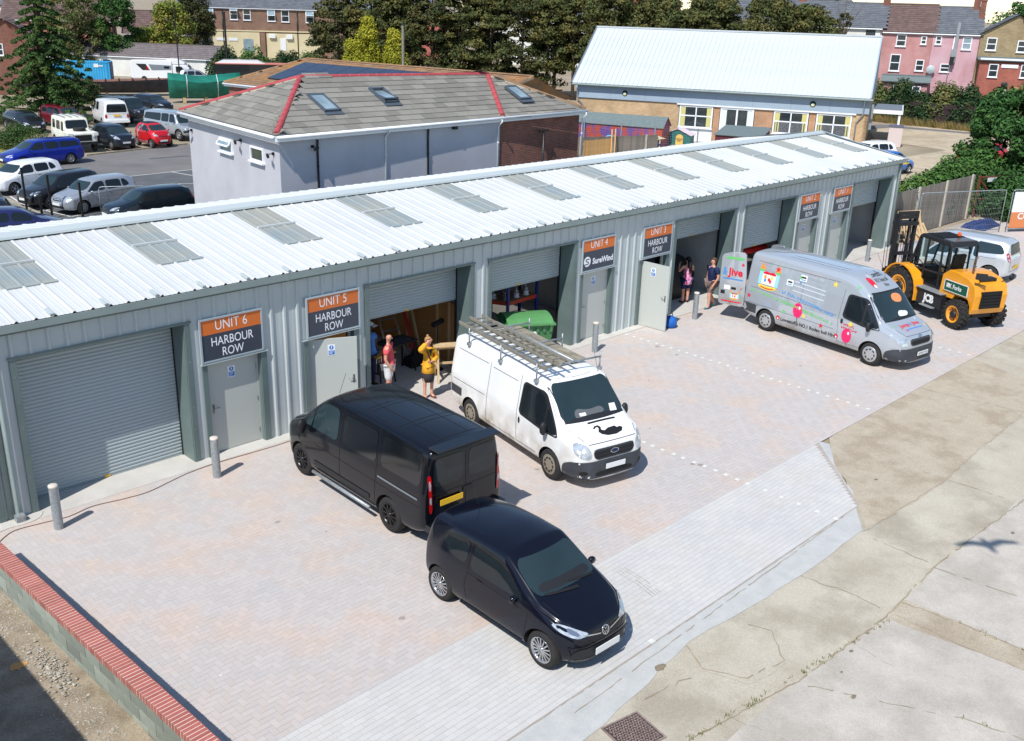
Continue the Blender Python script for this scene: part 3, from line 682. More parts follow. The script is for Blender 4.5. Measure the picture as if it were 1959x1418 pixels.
for c in range(-1, 3):
    s = -.22 if c % 2 else 0.
    while s < WL-.4:
        link('concrete_block', blm, yw, wp(s, R.uniform(-.002, .002), c*.215-.155)-off, (0, 0, wrz)); s += .44
bk = MB(); bk.box(.007, -.135, 0, .066, .135, .1)
bkm = bk.mesh(m_red, 'coping_brick'); n = int(WL/.075)
q = MB(); q.obox(wp(WL/2, 0, HT-.05), wd, wn, (0, 0, 1), WL/2, .131, .047); q.build('coping_mortar', mat('pale mortar', srgb(226, 208, 194), .95), yw, world=True)
for i in range(n):
    link('coping_brick', bkm, yw, wp(i*.075, R.uniform(-.003, .003), HT-.1+R.uniform(0, .003))-off, (0, 0, wrz))
# neighbour building outside the frame whose shadow falls on the soil
nb = thing('neighbour_building', 'plain brick building standing beyond the left edge of the yard', 'building', (-8.2, -12, 0))
q = MB(); q.box(-12, -24, 0, -4.35, -3.95, 3.6); q.build('wall', mat('brown brick plain', srgb(140, 96, 78), .9, col2=srgb(116, 78, 62), scale=3), nb, world=True)
q = MB(); q.box(-12.1, -24.1, 3.6, -4.27, -3.9, 3.72); q.build('roof', m_asph, nb, world=True)
# gull high above the yard: only its shadow shows
def gull():
    g = Vector((12.93, -13.05, 0))-SUN_DIR*(11.5/-SUN_DIR.z); t = thing('gull', 'gull gliding over the yard that casts the small winged shadow on the concrete', 'bird', g, .9)
    q = MB(); q.tube([(-.28, 0, 0), (-.15, 0, .01), (.05, 0, .02), (.2, 0, .03), (.27, 0, .03)], [.03, .06, .075, .045, .012], 8)
    q.build('body', mat('gull white', srgb(230, 230, 230), .8), t)
    for s in (-1, 1):
        w = MB(); a = [(.1, s*.05, .02), (.16, s*.3, .07), (.08, s*.62, .03), (-.02, s*.64, .03), (-.02, s*.3, .07), (-.1, s*.05, .02)]
        w.add(a+[(x, y, z+.018) for x, y, z in a], [(0, 1, 4, 5), (1, 2, 3, 4), (6, 7, 10, 11), (7, 8, 9, 10), (0, 1, 7, 6), (1, 2, 8, 7), (2, 3, 9, 8), (3, 4, 10, 9), (4, 5, 11, 10)]); w.build('wing', mat('gull grey', srgb(150, 155, 160), .8), t)
gull()
# ---------------------------------------------------------------- inside the units
m_osb = mat('strand board', srgb(190, 142, 84), .8, col2=srgb(150, 104, 58), scale=22, contrast=.9, island=.06, detail=3)
m_ply = mat('raw timber', srgb(208, 182, 142), .8, col2=srgb(188, 158, 116), scale=7, stretch=(1, 1, 6))
m_alu = mat('aluminium', srgb(178, 182, 184), .35, .8, col2=srgb(150, 154, 156), scale=9)
m_redp = mat('red paint', srgb(176, 36, 34), .4); m_blup = mat('blue paint', srgb(34, 52, 120), .45)
q = MB()
U5 = thing('osb_lining', 'golden strand board sheets lining the back corner of unit 5', 'wall boards', (9.5, 5, 0))
for i in range(5):
    q = MB(); x = 6.4+i*1.14; q.box(x, 4.7, 0, x+1.13, 4.75, 2.6); q.build('board', m_osb, U5, world=True)
for i in range(4):
    q = MB(); y = 4.6-(i+1)*1.05; q.box(11.86, y, .0, 11.9, y+1.04, 1.75); q.build('board', m_osb, U5, world=True)
q = MB()
for y in (1.1, 1.6, 2.9): q = MB(); q.box(11.8, y, 0, 11.855, y+.05, 1.78); q.build('batten', m_ply, U5, world=True)
def ladder(name, label, p0, p1, w, n, m, side, rail=.08, parts=True, rungm=None):
    p0 = Vector(p0); p1 = Vector(p1); sd = Vector(side).normalized(); t = thing(name, label, 'ladder', p0)
    d = p1-p0; up = d.normalized(); nn = up.cross(sd)
    for s in (-1, 1):
        q = MB(); q.obox(sd*s*w/2+d/2, up, sd, nn, d.length/2, .014, rail/2); q.build('rail', m, t)
    for i in range(n):
        q = MB(); q.obox(d*((i+.7)/(n+.3)), sd, up, nn, w/2-.01, .016, .02 if not rungm else .035); q.build('rung', m, t)
    return t
ladder('step_ladder', 'aluminium step ladder leaning against the boards in unit 5', (10.95, 2.2, 0), (11.25, 3.9, 2.55), .5, 9, m_alu, (1, -.25, 0))
q = MB(); q.bar((11.25, 1.85, 0), (11.5, 3.2, 2.7), .07, .07); tag(q.build('red_pole', m_redp), 'red painted pole leaning beside the step ladder in unit 5', 'pole')
q = MB(); q.bar((11.5, 1.9, 0), (11.62, 2.8, 2.2), .05, .09); tag(q.build('timber_plank', m_ply), 'pale timber plank leaning behind the red pole', 'plank')
wbn = thing('work_bench', 'folding yellow and black work bench inside the unit 5 doorway', 'work bench', (9.7, 1.15, 0), .15)
q = MB(); q.box(-.55, -.18, .8, .15, -.05, .84); q.box(-.55, -.03, .8, .15, .12, .84); q.build('jaws', mat('bench timber', srgb(214, 158, 72), .6), wbn)
q = MB()
for x, y in ((-.45, -.2), (.1, -.2), (-.45, .2), (.1, .2)): q.bar((x, y, 0), (x*.8, y*.5, .8), .03)
q.bar((-.45, -.2, .35), (-.45, .2, .35), .025); q.bar((.1, -.2, .35), (.1, .2, .35), .025); q.build('leg_frame', m_blk, wbn)
q = MB(); q.box(-.1, -.2, .70, .1, .2, .80); q.build('vice_box', m_blk, wbn)
tb = thing('tool_table', 'black trestle table with a dark jacket on it in unit 5', 'table', (10.3, 1.5, 0), .1)
q = MB(); q.box(-.5, -.3, .86, .5, .3, .9); q.build('table_top', m_blk, tb)
for x in (-.45, .45):
    for y in (-.25, .25): q = MB(); q.bar((x, y, 0), (x, y, .86), .035); q.build('leg', m_blk, tb)
def cloth(name, label, c, sx, sy, h, m, seed, cat='bag', n=14):
    rr = random.Random(seed); V = []; 
    for j in range(n+1):
        for i in range(n+1):
            u, v = i/n*2-1, j/n*2-1; r = max(abs(u), abs(v)); z = h*(1-r**3)*(.8+.4*noise.noise(Vector((u*1.6+seed, v*1.6, 0))))
            k = 1+.12*noise.noise(Vector((u*2, v*2, seed))); V.append((c[0]+sx*u*k, c[1]+sy*v*k, c[2]+max(z, .004)))
    q = MB(); q.add(V, [(j*(n+1)+i, j*(n+1)+i+1, (j+1)*(n+1)+i+1, (j+1)*(n+1)+i) for j in range(n) for i in range(n)], 0, True)
    return tag(q.build(name, m), label, cat)
m_jack = mat('dark cloth', srgb(52, 56, 60), .85, col2=srgb(32, 36, 38), scale=6)
cloth('jacket', 'crumpled dark jacket lying on the trestle table in unit 5', (10.3, 1.5, .9), .42, .26, .12, m_jack, 3, 'jacket')
cloth('tool_bag', 'black tool bag on the floor behind the table in unit 5', (11.1, 1.7, 0), .32, .24, .42, mat('black canvas', (.015, .015, .016), .8), 5)
st = thing('sawhorse', 'pale timber sawhorse stand at the right side of the unit 5 doorway', 'sawhorse', (11.05, .25, 0), -.5)
q = MB(); q.box(-.42, -.05, .85, .42, .05, .93); q.box(-.42, -.16, .93, .42, .16, .96); q.build('top_beam', m_ply, st)
for x in (-.34, .34):
    for s in (-1, 1):
        q = MB(); q.bar((x, s*.3, 0), (x*.9, s*.04, .86), .05, .09); q.build('leg', m_ply, st)
q = MB(); q.bar((-.34, -.2, .4), (-.34, .2, .4), .04, .08); q.bar((.34, -.2, .4), (.34, .2, .4), .04, .08); q.bar((-.3, 0, .45), (.3, 0, .45), .03, .06); q.build('brace', m_ply, st)
lt = thing('work_lamp', 'black work lamp on a stand behind the woman in yellow', 'lamp', (11.3, 1.0, 0))
q = MB(); q.cyl((0, 0, 0), (0, 0, 1.25), .018, 8); q.lathe([(.001, .02), (.16, .015), (.18, 0)], n=12); q.build('stand', m_blk, lt)
q = MB(); q.cyl((-.18, -.03, 1.3), (.2, .03, 1.34), .075, 12); q.build('lamp_head', m_blk, lt)
# unit 4: racking with winches, wheelie bin
rk = thing('pallet_rack', 'blue and orange pallet rack in unit 4 holding small grey winches', 'rack', (14.3, 1.6, 0))
RX = ((13.2, 3.1), (14.1, 1.15), (15.4, 1.25))
for x, y in RX:
    for dy in (0, .7): q = MB(); q.box(x-.04, y+dy-.03, 0, x+.04, y+dy+.03, 2.7); q.build('upright', m_blup, rk, world=True)
m_orr = mat('rack orange', srgb(188, 62, 34), .5); m_shelf = mat('shelf board', srgb(150, 112, 78), .8)
WN = []
for z in (1.28, 2.05, .1):
    for (a, b), (c, d) in zip(RX, RX[1:]):
        q = MB(); q.bar((a, b, z), (c, d, z), .05, .1); q.bar((a, b+.7, z), (c, d+.7, z), .05, .1); q.build('beam', m_orr, rk, world=True)
        q = MB(); q.add([(a, b, z+.055), (c, d, z+.055), (c, d+.7, z+.055), (a, b+.7, z+.055), (a, b, z+.035), (c, d, z+.035), (c, d+.7, z+.035), (a, b+.7, z+.035)], [(0, 1, 2, 3), (4, 5, 6, 7), (0, 1, 5, 4)]); q.build('shelf', m_shelf, rk, world=True)
        if z > 1:
            n = 6 if z < 2 else 5
            for i in range(n): t = (i+.5)/n; WN.append((a+(c-a)*t, b+(d-b)*t+.16+.22*(i % 2), z+.057, '%s winch from the left on the %s %s shelf of the unit 4 rack' % (('first', 'second', 'third', 'fourth', 'fifth', 'sixth')[i], 'lower' if z < 2 else 'upper', 'angled' if a < 14 else 'straight')))
m_wing = mat('pale grey casing', srgb(196, 200, 208), .45)
wproto = None
for i, (*p, wl) in enumerate(WN):
    if i == 0:
        wproto = thing('winch', wl, 'winch', p, 0, 'winches on the unit 4 rack')
        q = MB(); q.lathe([(.085, 0), (.1, .015), (.1, .05), (.07, .06), (.07, .1), (.095, .11), (.09, .14), (.03, .15), (.001, .15)], n=12); q.build('drum', m_wing, wproto)
        q = MB(); q.cyl((0, 0, .15), (0, 0, .27), .022, 8); q.build('spindle', m_alu, wproto)
    else:
        o = copy_tree(wproto); o['label'] = wl; o.location = p; s = R.uniform(.8, 1.15); o.scale = (s, s, s)
def crate(name, label, c, s, m, group=None):
    t = thing(name, label, 'crate', c, 0, group); q = MB(); x, y, z = s
    q.box(-x, -y, 0, x, -y+.015, z); q.box(-x, y-.015, 0, x, y, z); q.box(-x, -y+.015, 0, -x+.015, y-.015, z); q.box(x-.015, -y+.015, 0, x, y-.015, z); q.box(-x, -y, 0, x, y, .015); q.build('body', m, t)
    q = MB(); q.box(-x-.015, -y-.015, z-.03, x+.015, -y, z); q.box(-x-.015, y, z-.03, x+.015, y+.015, z); q.build('rim', m, t)
    return t
m_bcr = mat('blue plastic', srgb(34, 58, 140), .4)
crate('storage_crate', 'dark blue crate low on the rack, left of the green bin in unit 4', (13.5, 2.6, .16), (.25, .2, .4), m_bcr, 'blue crates in unit 4'); crate('storage_crate', 'dark blue crate low on the rack beside its left twin', (13.95, 1.75, .16), (.25, .2, .4), m_bcr, 'blue crates in unit 4'); crate('storage_crate', 'blue crate low on the rack behind the green bin lid', (14.9, 1.65, .16), (.3, .22, .45), m_bcr, 'blue crates in unit 4')
bn = thing('wheelie_bin', 'large green four wheeled bin in the unit 4 doorway behind the white van', 'bin', (13.9, .22, 0), -.52)
m_gr = mat('green plastic', srgb(92, 150, 92), .5, col2=srgb(82, 138, 84), scale=3); m_gr2 = mat('darker green plastic', srgb(66, 120, 74), .5)
q = MB(); q.add([(-.55, -.42, .18), (.55, -.42, .18), (.55, .42, .18), (-.55, .42, .18), (-.68, -.52, 1.05), (.68, -.52, 1.05), (.68, .52, 1.05), (-.68, .52, 1.05)], [(0, 3, 2, 1), (0, 1, 5, 4), (1, 2, 6, 5), (2, 3, 7, 6), (3, 0, 4, 7), (4, 5, 6, 7)])
for i in range(7): q.box(-.6+i*.19, -.545, .86, -.52+i*.19, -.50, 1.04)
q.build('tub', m_gr2, bn)
q = MB(); q.box(-.72, -.57, 1.05, .72, .57, 1.1)
for a in range(7):
    t0, t1 = math.pi*(a/7), math.pi*((a+1)/7); q.add([(x, -.52*math.cos(t), 1.1+.17*math.sin(t)) for x in (-.66, .66) for t in (t0, t1)], [(0, 1, 3, 2)], 0, True)
for x in (-.66, .66): q.poly([(x, -.52*math.cos(math.pi*a/10), 1.1+.17*math.sin(math.pi*a/10)) for a in range(11)])
q.box(-.5, -.62, 1.08, .5, -.565, 1.13); q.build('lid', m_gr, bn)
q = MB(); q.box(-.14, -.505, .52, .2, -.49, .88); o = q.build('notice_plate', mat('white notice', srgb(228, 232, 236), .5), bn)
for x in (-.45, .45):
    for y in (-.32, .32): q = MB(); q.cyl((x-.03, y, .09), (x+.03, y, .09), .09, 12); q.build('wheel', m_blk, bn)
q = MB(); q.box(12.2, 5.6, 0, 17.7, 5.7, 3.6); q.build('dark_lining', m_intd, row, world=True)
# unit 3: inflatable heaped black shape, side wall of sheet
q = MB(); q.box(18.3, 4.6, 0, 23.8, 4.66, 3.6); q.build('inner_sheet_wall', m_int, row, world=True)
def lump(name, label, cat, prof, y0, y1, m, n=16, seed=1):
    """rounded heap: outline (x,z) swelling between y0 and y1"""
    q = MB(); rows = []; k = 9
    for j in range(k+1):
        t = j/k; s = math.sin(math.pi*t)**.45; y = y0+(y1-y0)*t; cx = sum(p[0] for p in prof)/len(prof)
        rows.append([(cx+(x-cx)*(.55+.45*s)+.05*noise.noise(Vector((x*2, y*2, z*2))), y, z*(.35+.65*s)) for x, z in prof])
    V = [p for r in rows for p in r]; w = len(prof)
    F = [(j*w+i, j*w+i+1, (j+1)*w+i+1, (j+1)*w+i) for j in range(k) for i in range(w-1)]+[tuple(range(w)), tuple(range(k*w, k*w+w))]
    q.add(V, F, 0, True); return tag(q.build(name, m), label, cat)
lump('deflated_inflatable', 'huge black covered heap filling the unit 3 doorway behind two people', 'inflatable', [(20.0, 0), (19.9, .9), (20.2, 1.75), (20.9, 1.95), (21.7, 1.85), (22.3, 1.55), (22.9, 1.25), (23.5, 1.2), (23.75, .9), (23.8, .4), (23.7, 0)], .95, 3.3, mat('black vinyl', (.008, .008, .009), .5, col2=(.014, .014, .015), scale=3))
# unit 2: red things
q = MB(); q.cyl((26.0, 1.3, 1.2), (28.3, 1.3, 1.2), .13, 12); q.cyl((26.0, 1.35, .9), (28.3, 1.35, .9), .13, 12); tag(q.build('inflatable_roll', m_redp), 'red rolled inflatable tubes just inside the unit 2 shutter', 'inflatable')
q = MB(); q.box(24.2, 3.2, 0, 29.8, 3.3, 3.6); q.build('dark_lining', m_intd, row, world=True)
q = MB(); q.box(30.2, 3.6, .32, 36.1, 3.66, 3.4); q.build('inner_sheet_wall', mat('grey inner sheet', srgb(160, 168, 182), .6), row, world=True)
# blue holdall by the open door of unit 3, table, dark bag
hb = thing('holdall', 'bright blue fabric bag on the paving beside the open unit 3 door', 'bag', (19.35, -.85, 0))
q = MB(); q.lathe([(.001, 0), (.17, .01), (.21, .08), (.21, .2), (.17, .3), (.1, .36), (.03, .38), (.001, .375)], n=16); q.build('body', mat('blue fabric', srgb(28, 104, 190), .7, col2=srgb(22, 84, 160), scale=12, bump=.6, bscale=12), hb)
q = MB(); q.tube([(-.09, 0, .34), (-.07, 0, .45), (.07, 0, .45), (.09, 0, .34)], .014, 6); q.build('handle', m_blk, hb)
ft = thing('folding_table', 'small two shelf timber table between the navy shirted man and the silver van', 'table', (23.55, -.75, 0), .2)
q = MB(); q.box(-.35, -.25, .72, .35, .25, .745); q.build('top', mat('table board', srgb(196, 158, 132), .7), ft)
q = MB(); q.box(-.33, -.23, .34, .33, .23, .36); q.build('shelf', mat('table board', srgb(196, 158, 132), .7), ft)
for x in (-.32, .32):
    for y in (-.22, .22): q = MB(); q.cyl((x, y, 0), (x, y, .72), .013, 6); q.build('leg', m_blk, ft)
# ---------------------------------------------------------------- people
m_skin = mat('skin', srgb(214, 160, 136), .55, col2=srgb(200, 142, 118), scale=9); m_skin2 = mat('dark skin', srgb(92, 62, 48), .55)
def skinmesh(name, J, E, m, parent, sub=2, label=None):
    """J: joint name -> (x,y,z,rx,ry); E: edges; grows one continuous surface"""
    names = list(J); me = bpy.data.meshes.new(name); me.from_pydata([J[n][:3] for n in names], [(names.index(a), names.index(b)) for a, b in E], [])
    o = bpy.data.objects.new(name, me); COL.objects.link(o); md = o.modifiers.new('s', 'SKIN'); md.use_smooth_shade = True; md.branch_smoothing = .6
    for i, n in enumerate(names):
        sv = me.skin_vertices[0].data[i]; r = J[n][3]; ry = J[n][4] if len(J[n]) > 4 else r; sv.radius = (r, ry); sv.use_root = (i == 0)
    s = o.modifiers.new('b', 'SUBSURF'); s.levels = sub; s.render_levels = sub
    dg = bpy.context.evaluated_depsgraph_get(); dg.update(); ev = bpy.data.meshes.new_from_object(o.evaluated_get(dg)); bpy.data.objects.remove(o)
    ev.materials.clear(); ev.materials.append(m)
    for p in ev.polygons: p.use_smooth = True
    return link(name, ev, parent, label=label)
def person(label, loc, rz, h=1.7, P={}, skin=m_skin, top=None, bottom=None, shoe=m_blk, hair=None, wide=1., sleeve='short', legs='trousers', hairlen='short', belly=0., shoes_open=False, fat=1.):
    """x forward, y left. P overrides joints"""
    t = thing('person', label, 'person', loc, rz); k = h/1.75; w = wide
    J = {'pelvis': (0, 0, .95, .125*w, .105*w), 'waist': (0, 0, 1.08, .12*w, .095*w), 'chest': (0, 0, 1.3, .15*w, .105*w), 'neckb': (-.01, 0, 1.43, .07, .065), 'neck': (.0, 0, 1.51, .045), 'head': (.025, 0, 1.62, .082, .092), 'crown': (.01, 0, 1.7, .082, .09),
         'lsh': (0, .19*w, 1.4, .062), 'lel': (-.02, .25*w, 1.12, .045), 'lwr': (.06, .26*w, .88, .032), 'lha': (.09, .26*w, .8, .036, .022),
         'rsh': (0, -.19*w, 1.4, .062), 'rel': (-.02, -.25*w, 1.12, .045), 'rwr': (.06, -.26*w, .88, .032), 'rha': (.09, -.26*w, .8, .036, .022),
         'lhi': (0, .1*w, .88, .095*fat), 'lkn': (.02, .11, .5, .062*fat), 'lan': (0, .11, .09, .042), 'lto': (.13, .12, .035, .034),
         'rhi': (0, -.1*w, .88, .095*fat), 'rkn': (.02, -.11, .5, .062*fat), 'ran': (0, -.11, .09, .042), 'rto': (.13, -.12, .035, .034)}
    for n, v in P.items(): J[n] = tuple(v)+tuple(J[n][len(v):])
    for s, sg in (('l', 1), ('r', -1)):      # calf swell and fingers
        a, b = Vector(J[s+'kn'][:3]), Vector(J[s+'an'][:3]); J[s+'ca'] = tuple(a.lerp(b, .32)-Vector((.012, 0, 0)))+(.056*fat,)
        wv, hv = Vector(J[s+'wr'][:3]), Vector(J[s+'ha'][:3]); d = (hv-wv).normalized(); side = d.cross(Vector((0, sg, 0))).normalized() if abs(d.y) < .9 else Vector((0, 0, 1))
        for i, (o_, l) in enumerate(((-.024, .065), (-.008, .08), (.008, .075), (.024, .06))):
            J[s+'f%d' % i] = tuple(hv+side*o_+d*.02)+(.0115,); J[s+'g%d' % i] = tuple(hv+side*o_*1.15+d*l+Vector((0, -sg*.012, 0)))+(.009,)
        J[s+'t0'] = tuple(hv-side*.032-d*.02)+(.012,); J[s+'t1'] = tuple(hv-side*.05+d*.02)+(.01,)
    J = {n: tuple(c*k for c in v) for n, v in J.items()}
    E = [('pelvis', 'waist'), ('waist', 'chest'), ('chest', 'neckb'), ('neckb', 'neck'), ('neck', 'head'), ('head', 'crown')]
    for s in 'lr':
        E += [('neckb', s+'sh'), (s+'sh', s+'el'), (s+'el', s+'wr'), (s+'wr', s+'ha'), ('pelvis', s+'hi'), (s+'hi', s+'kn'), (s+'kn', s+'ca'), (s+'ca', s+'an'), (s+'an', s+'to')]
    body = skinmesh('body', {n: J[n] for n in J if n[1:] not in ('f0', 'f1', 'f2', 'f3', 'g0', 'g1', 'g2', 'g3', 't0', 't1')}, E, skin, t)
    for s in 'lr':
        K = {s+'ha': J[s+'ha'][:3]+(.02*k,)}; K.update({n: J[n] for n in J if n[0] == s and n[1] in 'fgt' and n[1:] not in ('to',)})
        skinmesh('hand', K, [(s+'ha', s+'f%d' % i) for i in range(4)]+[(s+'f%d' % i, s+'g%d' % i) for i in range(4)]+[(s+'ha', s+'t0'), (s+'t0', s+'t1')], skin, t, 1)
    def cl(n, names, g, m, extra=None, EE=None, name=None):
        K = {a: J[a][:3]+tuple(r+g*k for r in (J[a][3:] if len(J[a]) > 4 else (J[a][3], J[a][3]))) for a in names}
        if extra: K.update({a: tuple(c*k for c in v) for a, v in extra.items()})
        return skinmesh(n, K, EE or [e for e in E if e[0] in K and e[1] in K], m, t, 2)
    if top:
        ex = {}; EE = [('pelvis', 'waist'), ('waist', 'chest'), ('chest', 'neckb'), ('neckb', 'lsh'), ('neckb', 'rsh')]
        names = ['waist', 'pelvis', 'chest', 'neckb', 'lsh', 'rsh']
        for s in 'lr':
            a, b = Vector(J[s+'sh'][:3])/k, Vector(J[s+'el'][:3])/k
            if sleeve == 'none': pass
            elif sleeve == 'short': ex[s+'sl'] = tuple(a.lerp(b, .62))+(.068*w**.5,)*2; EE.append((s+'sh', s+'sl'))
            else: names += [s+'el', s+'wr']; EE += [(s+'sh', s+'el'), (s+'el', s+'wr')]
        if sleeve == 'none': names = ['waist', 'pelvis', 'chest']; EE = [('pelvis', 'waist'), ('waist', 'chest')]; ex['up'] = (0, 0, 1.42, .13*w, .075); EE.append(('chest', 'up'))
        if belly: ex['belly'] = (belly, 0, 1.06, .1, .1); EE.append(('waist', 'belly'))
        ex['hem'] = (0, 0, .86 if not isinstance(bottom, str) else .86, .15*w, .12*w); EE.append(('pelvis', 'hem'))
        cl('shirt', names, .04, top, ex, EE)
    if bottom:
        if legs == 'skirt':
            q = MB(); q.lathe([(.13*k*w, 1.0*k), (.165*k*w, .88*k), (.18*k*w, .7*k), (.155*k*w, .5*k), (.15*k*w, .5*k)], n=20); q.build('skirt', bottom, t)
        elif legs == 'shorts':
            ex = {}; EE = [('pelvis', 'lhi'), ('pelvis', 'rhi')]
            for s in 'lr':
                a, b = Vector(J[s+'hi'][:3])/k, Vector(J[s+'kn'][:3])/k; ex[s+'sk'] = tuple(a.lerp(b, .98))+(.088,)*2; EE.append((s+'hi', s+'sk'))
            cl('shorts', ['pelvis', 'lhi', 'rhi'], .032, bottom, ex, EE)
        else: cl('trousers', ['pelvis', 'lhi', 'rhi', 'lkn', 'rkn', 'lca', 'rca', 'lan', 'ran'], .02, bottom)
    for s in 'lr':
        a, b = Vector(J[s+'an'][:3]), Vector(J[s+'to'][:3]); d = (b-a); d.z = 0; d.normalize()
        K = {'h': tuple(a-d*.055*k-Vector((0, 0, .045*k)))+(.036*k, .034*k), 'm': tuple(a+d*.04*k-Vector((0, 0, .045*k)))+(.04*k, .04*k), 't': tuple(b+d*.05*k+Vector((0, 0, .0)))+(.042*k, .03*k)}
        skinmesh('shoe', K, [('h', 'm'), ('m', 't')], shoe, t, 2)
    hd = Vector(J['head'][:3])
    q = MB(); q.lathe([(.001, .0), (.012, -.012), (.016, -.03), (.001, -.04)], tuple(hd+Vector((.083*k, 0, .015))), 'z', 8)
    for s in (-1, 1): q.lathe([(.001, -.02), (.018, 0), (.001, .02)], tuple(hd+Vector((-.0, s*.083*k, 0))), 'x', 8)
    q.build('nose_and_ears', skin, t)
    q = MB()
    for s in (-1, 1): q.lathe([(.001, -.008), (.01, 0), (.001, .008)], tuple(hd+Vector((.073*k, s*.032, .028))), 'z', 6)
    q.box(hd.x+.078*k, -.022, hd.z-.048, hd.x+.081*k, .022, hd.z-.042); q.build('eyes_and_mouth', mat('dark feature', srgb(90, 50, 44), .5), t)
    if hair:
        c = Vector(J['crown'][:3]); n = 10; q = MB(); V = []
        for i in range(n+1):
            th = math.pi*.62*i/n
            for j in range(20):
                ph = 2*math.pi*j/20; r = .1*k*(1.04+.05*noise.noise(Vector((ph*2, th*4, h)))); front = math.cos(ph)
                if front > .35 and th > 1.05: th2 = 1.05+.02*j % .01
                else: th2 = th
                V.append((c.x-.012+r*math.sin(th2)*math.cos(ph)*1.03, c.y+r*math.sin(th2)*math.sin(ph)*.93, c.z-.035+r*math.cos(th2)*1.02))
        q.add(V, [(i*20+j, i*20+(j+1) % 20, (i+1)*20+(j+1) % 20, (i+1)*20+j) for i in range(n) for j in range(20)], 0, True)
        if hairlen == 'long': q.tube([tuple(c+Vector((-.07, 0, -.03))), tuple(c+Vector((-.12, 0, -.16))), tuple(c+Vector((-.15, 0, -.34))), tuple(c+Vector((-.16, 0, -.5)))], [.06, .075, .065, .02], 10)
        if hairlen == 'bun': q.lathe([(.001, -.035), (.036, -.01), (.03, .025), (.001, .035)], tuple(c+Vector((-.04, 0, .07))), 'z', 8)
        q.build('hair', hair, t)
    return t, J, k
m_pinkT = mat('coral cotton', srgb(208, 84, 92), .8, bump=.4, bscale=14); m_whT = mat('white denim', srgb(222, 224, 226), .8, bump=.4, bscale=14)
person('bald man in coral t-shirt and pale shorts standing left in the unit 5 doorway', (9.0, .2, 0), math.radians(-48), 1.72, {'rha': (.14, -.2, .84), 'rwr': (.1, -.24, .92), 'lha': (.12, .2, .86)}, top=m_pinkT, bottom=m_whT, wide=1.06, legs='shorts', hair=None)
m_yelC = mat('mustard knit', srgb(226, 166, 44), .85, bump=.4, bscale=18); m_skirt = mat('charcoal skirt', srgb(58, 56, 60), .8, bump=.5, bscale=10)
pw, J, k = person('woman in mustard cardigan and dark skirt shading her eyes beside the white van', (9.75, -.45, 0), math.radians(-100), 1.62,
    {'rsh': (0, -.18, 1.4), 'rel': (.16, -.33, 1.48), 'rwr': (.2, -.16, 1.66), 'rha': (.19, -.06, 1.7), 'lel': (.0, .25, 1.12), 'lwr': (.2, .04, 1.12), 'lha': (.22, -.06, 1.13), 'lto': (.12, .14, .035), 'rto': (.12, -.13, .035)}, top=m_yelC, bottom=m_skirt, legs='skirt', sleeve='long', hair=mat('fair hair', srgb(168, 132, 88), .7), hairlen='bun', shoe=mat('brown shoe', srgb(110, 60, 52), .6), fat=.9)
q = MB(); q.lathe([(.135*k, 1.06*k), (.16*k, .92*k), (.185*k, .76*k), (.175*k, .755*k)], n=20); q.build('cardigan_skirt', m_yelC, pw)
q = MB(); q.add([(.125*k, -.05*k, 1.44*k), (.125*k, .05*k, 1.44*k), (.15*k, 0, 1.24*k)], [(0, 1, 2)]); q.build('neckline', m_blk, pw)
q = MB(); q.bar((.135*k, -.12*k, 1.43*k), (.165*k, .02*k, 1.02*k), .012, .03); q.build('bag_strap', m_blk, pw)
m_blsh = mat('sky blue cotton', srgb(84, 138, 208), .8, bump=.3, bscale=14)
pc, J, k = person('dark haired man in pale blue shirt with a white cap inside unit 5', (9.15, 1.15, 0), math.radians(-75), 1.74, {}, skin=m_skin2, top=m_blsh, bottom=mat('navy trousers', srgb(42, 48, 92), .8), wide=1.05)
c = Vector(J['crown'][:3]); q = MB(); q.lathe([(.001, .085), (.06, .075), (.1, .03), (.108, -.01)], tuple(c+Vector((0, 0, -.01))), 'z', 16); q.obox(tuple(c+Vector((.14, 0, -.02))), (1, 0, -.15), (0, 1, 0), (0, 0, 1), .06, .08, .006); q.build('cap', m_whT, pc)
m_floral = mat('pink floral cotton', srgb(190, 52, 120), .8, col2=srgb(236, 190, 214), scale=13, contrast=.35, detail=2)
pd, J, k = person('woman with long dark hair in a pink patterned top facing into unit 3', (22.0, .5, 0), math.radians(72), 1.6, {'lel': (.1, .3, 1.2), 'lwr': (.25, .2, 1.4), 'lha': (.27, .16, 1.46), 'rel': (.08, -.32, 1.2), 'rwr': (.24, -.3, 1.36), 'rha': (.26, -.28, 1.43)}, top=m_floral, bottom=mat('navy shorts', srgb(30, 40, 92), .8), legs='shorts', sleeve='none', hair=mat('black hair', srgb(24, 18, 20), .5), hairlen='long', wide=1.08, fat=1.1)
q = MB(); q.lathe([(.15*k, 1.1*k), (.19*k, .9*k), (.2*k, .74*k), (.19*k, .735*k)], n=20); q.build('tunic_skirt', m_floral, pd)
m_navy = mat('navy cotton', srgb(26, 38, 78), .8, bump=.4, bscale=14)
pn, J, k = person('stocky man in navy polo shirt and grey shorts walking past the bollard', (22.15, -.42, 0), math.radians(158), 1.72,
    {'lkn': (.14, .1, .52), 'lan': (.14, .11, .1), 'lto': (.27, .12, .035), 'rkn': (.0, -.11, .5), 'ran': (-.24, -.1, .14), 'rto': (-.12, -.11, .045), 'lwr': (.12, .25, .87), 'lha': (.16, .25, .8), 'rwr': (.02, -.29, .88), 'rha': (.04, -.29, .8)}, top=m_navy, bottom=mat('grey brown shorts', srgb(126, 108, 104), .85, bump=.4), legs='shorts', wide=1.22, belly=.12, hair=mat('brown hair', srgb(84, 58, 42), .7), shoe=mat('teal trainer', srgb(70, 130, 140), .6), fat=1.15)
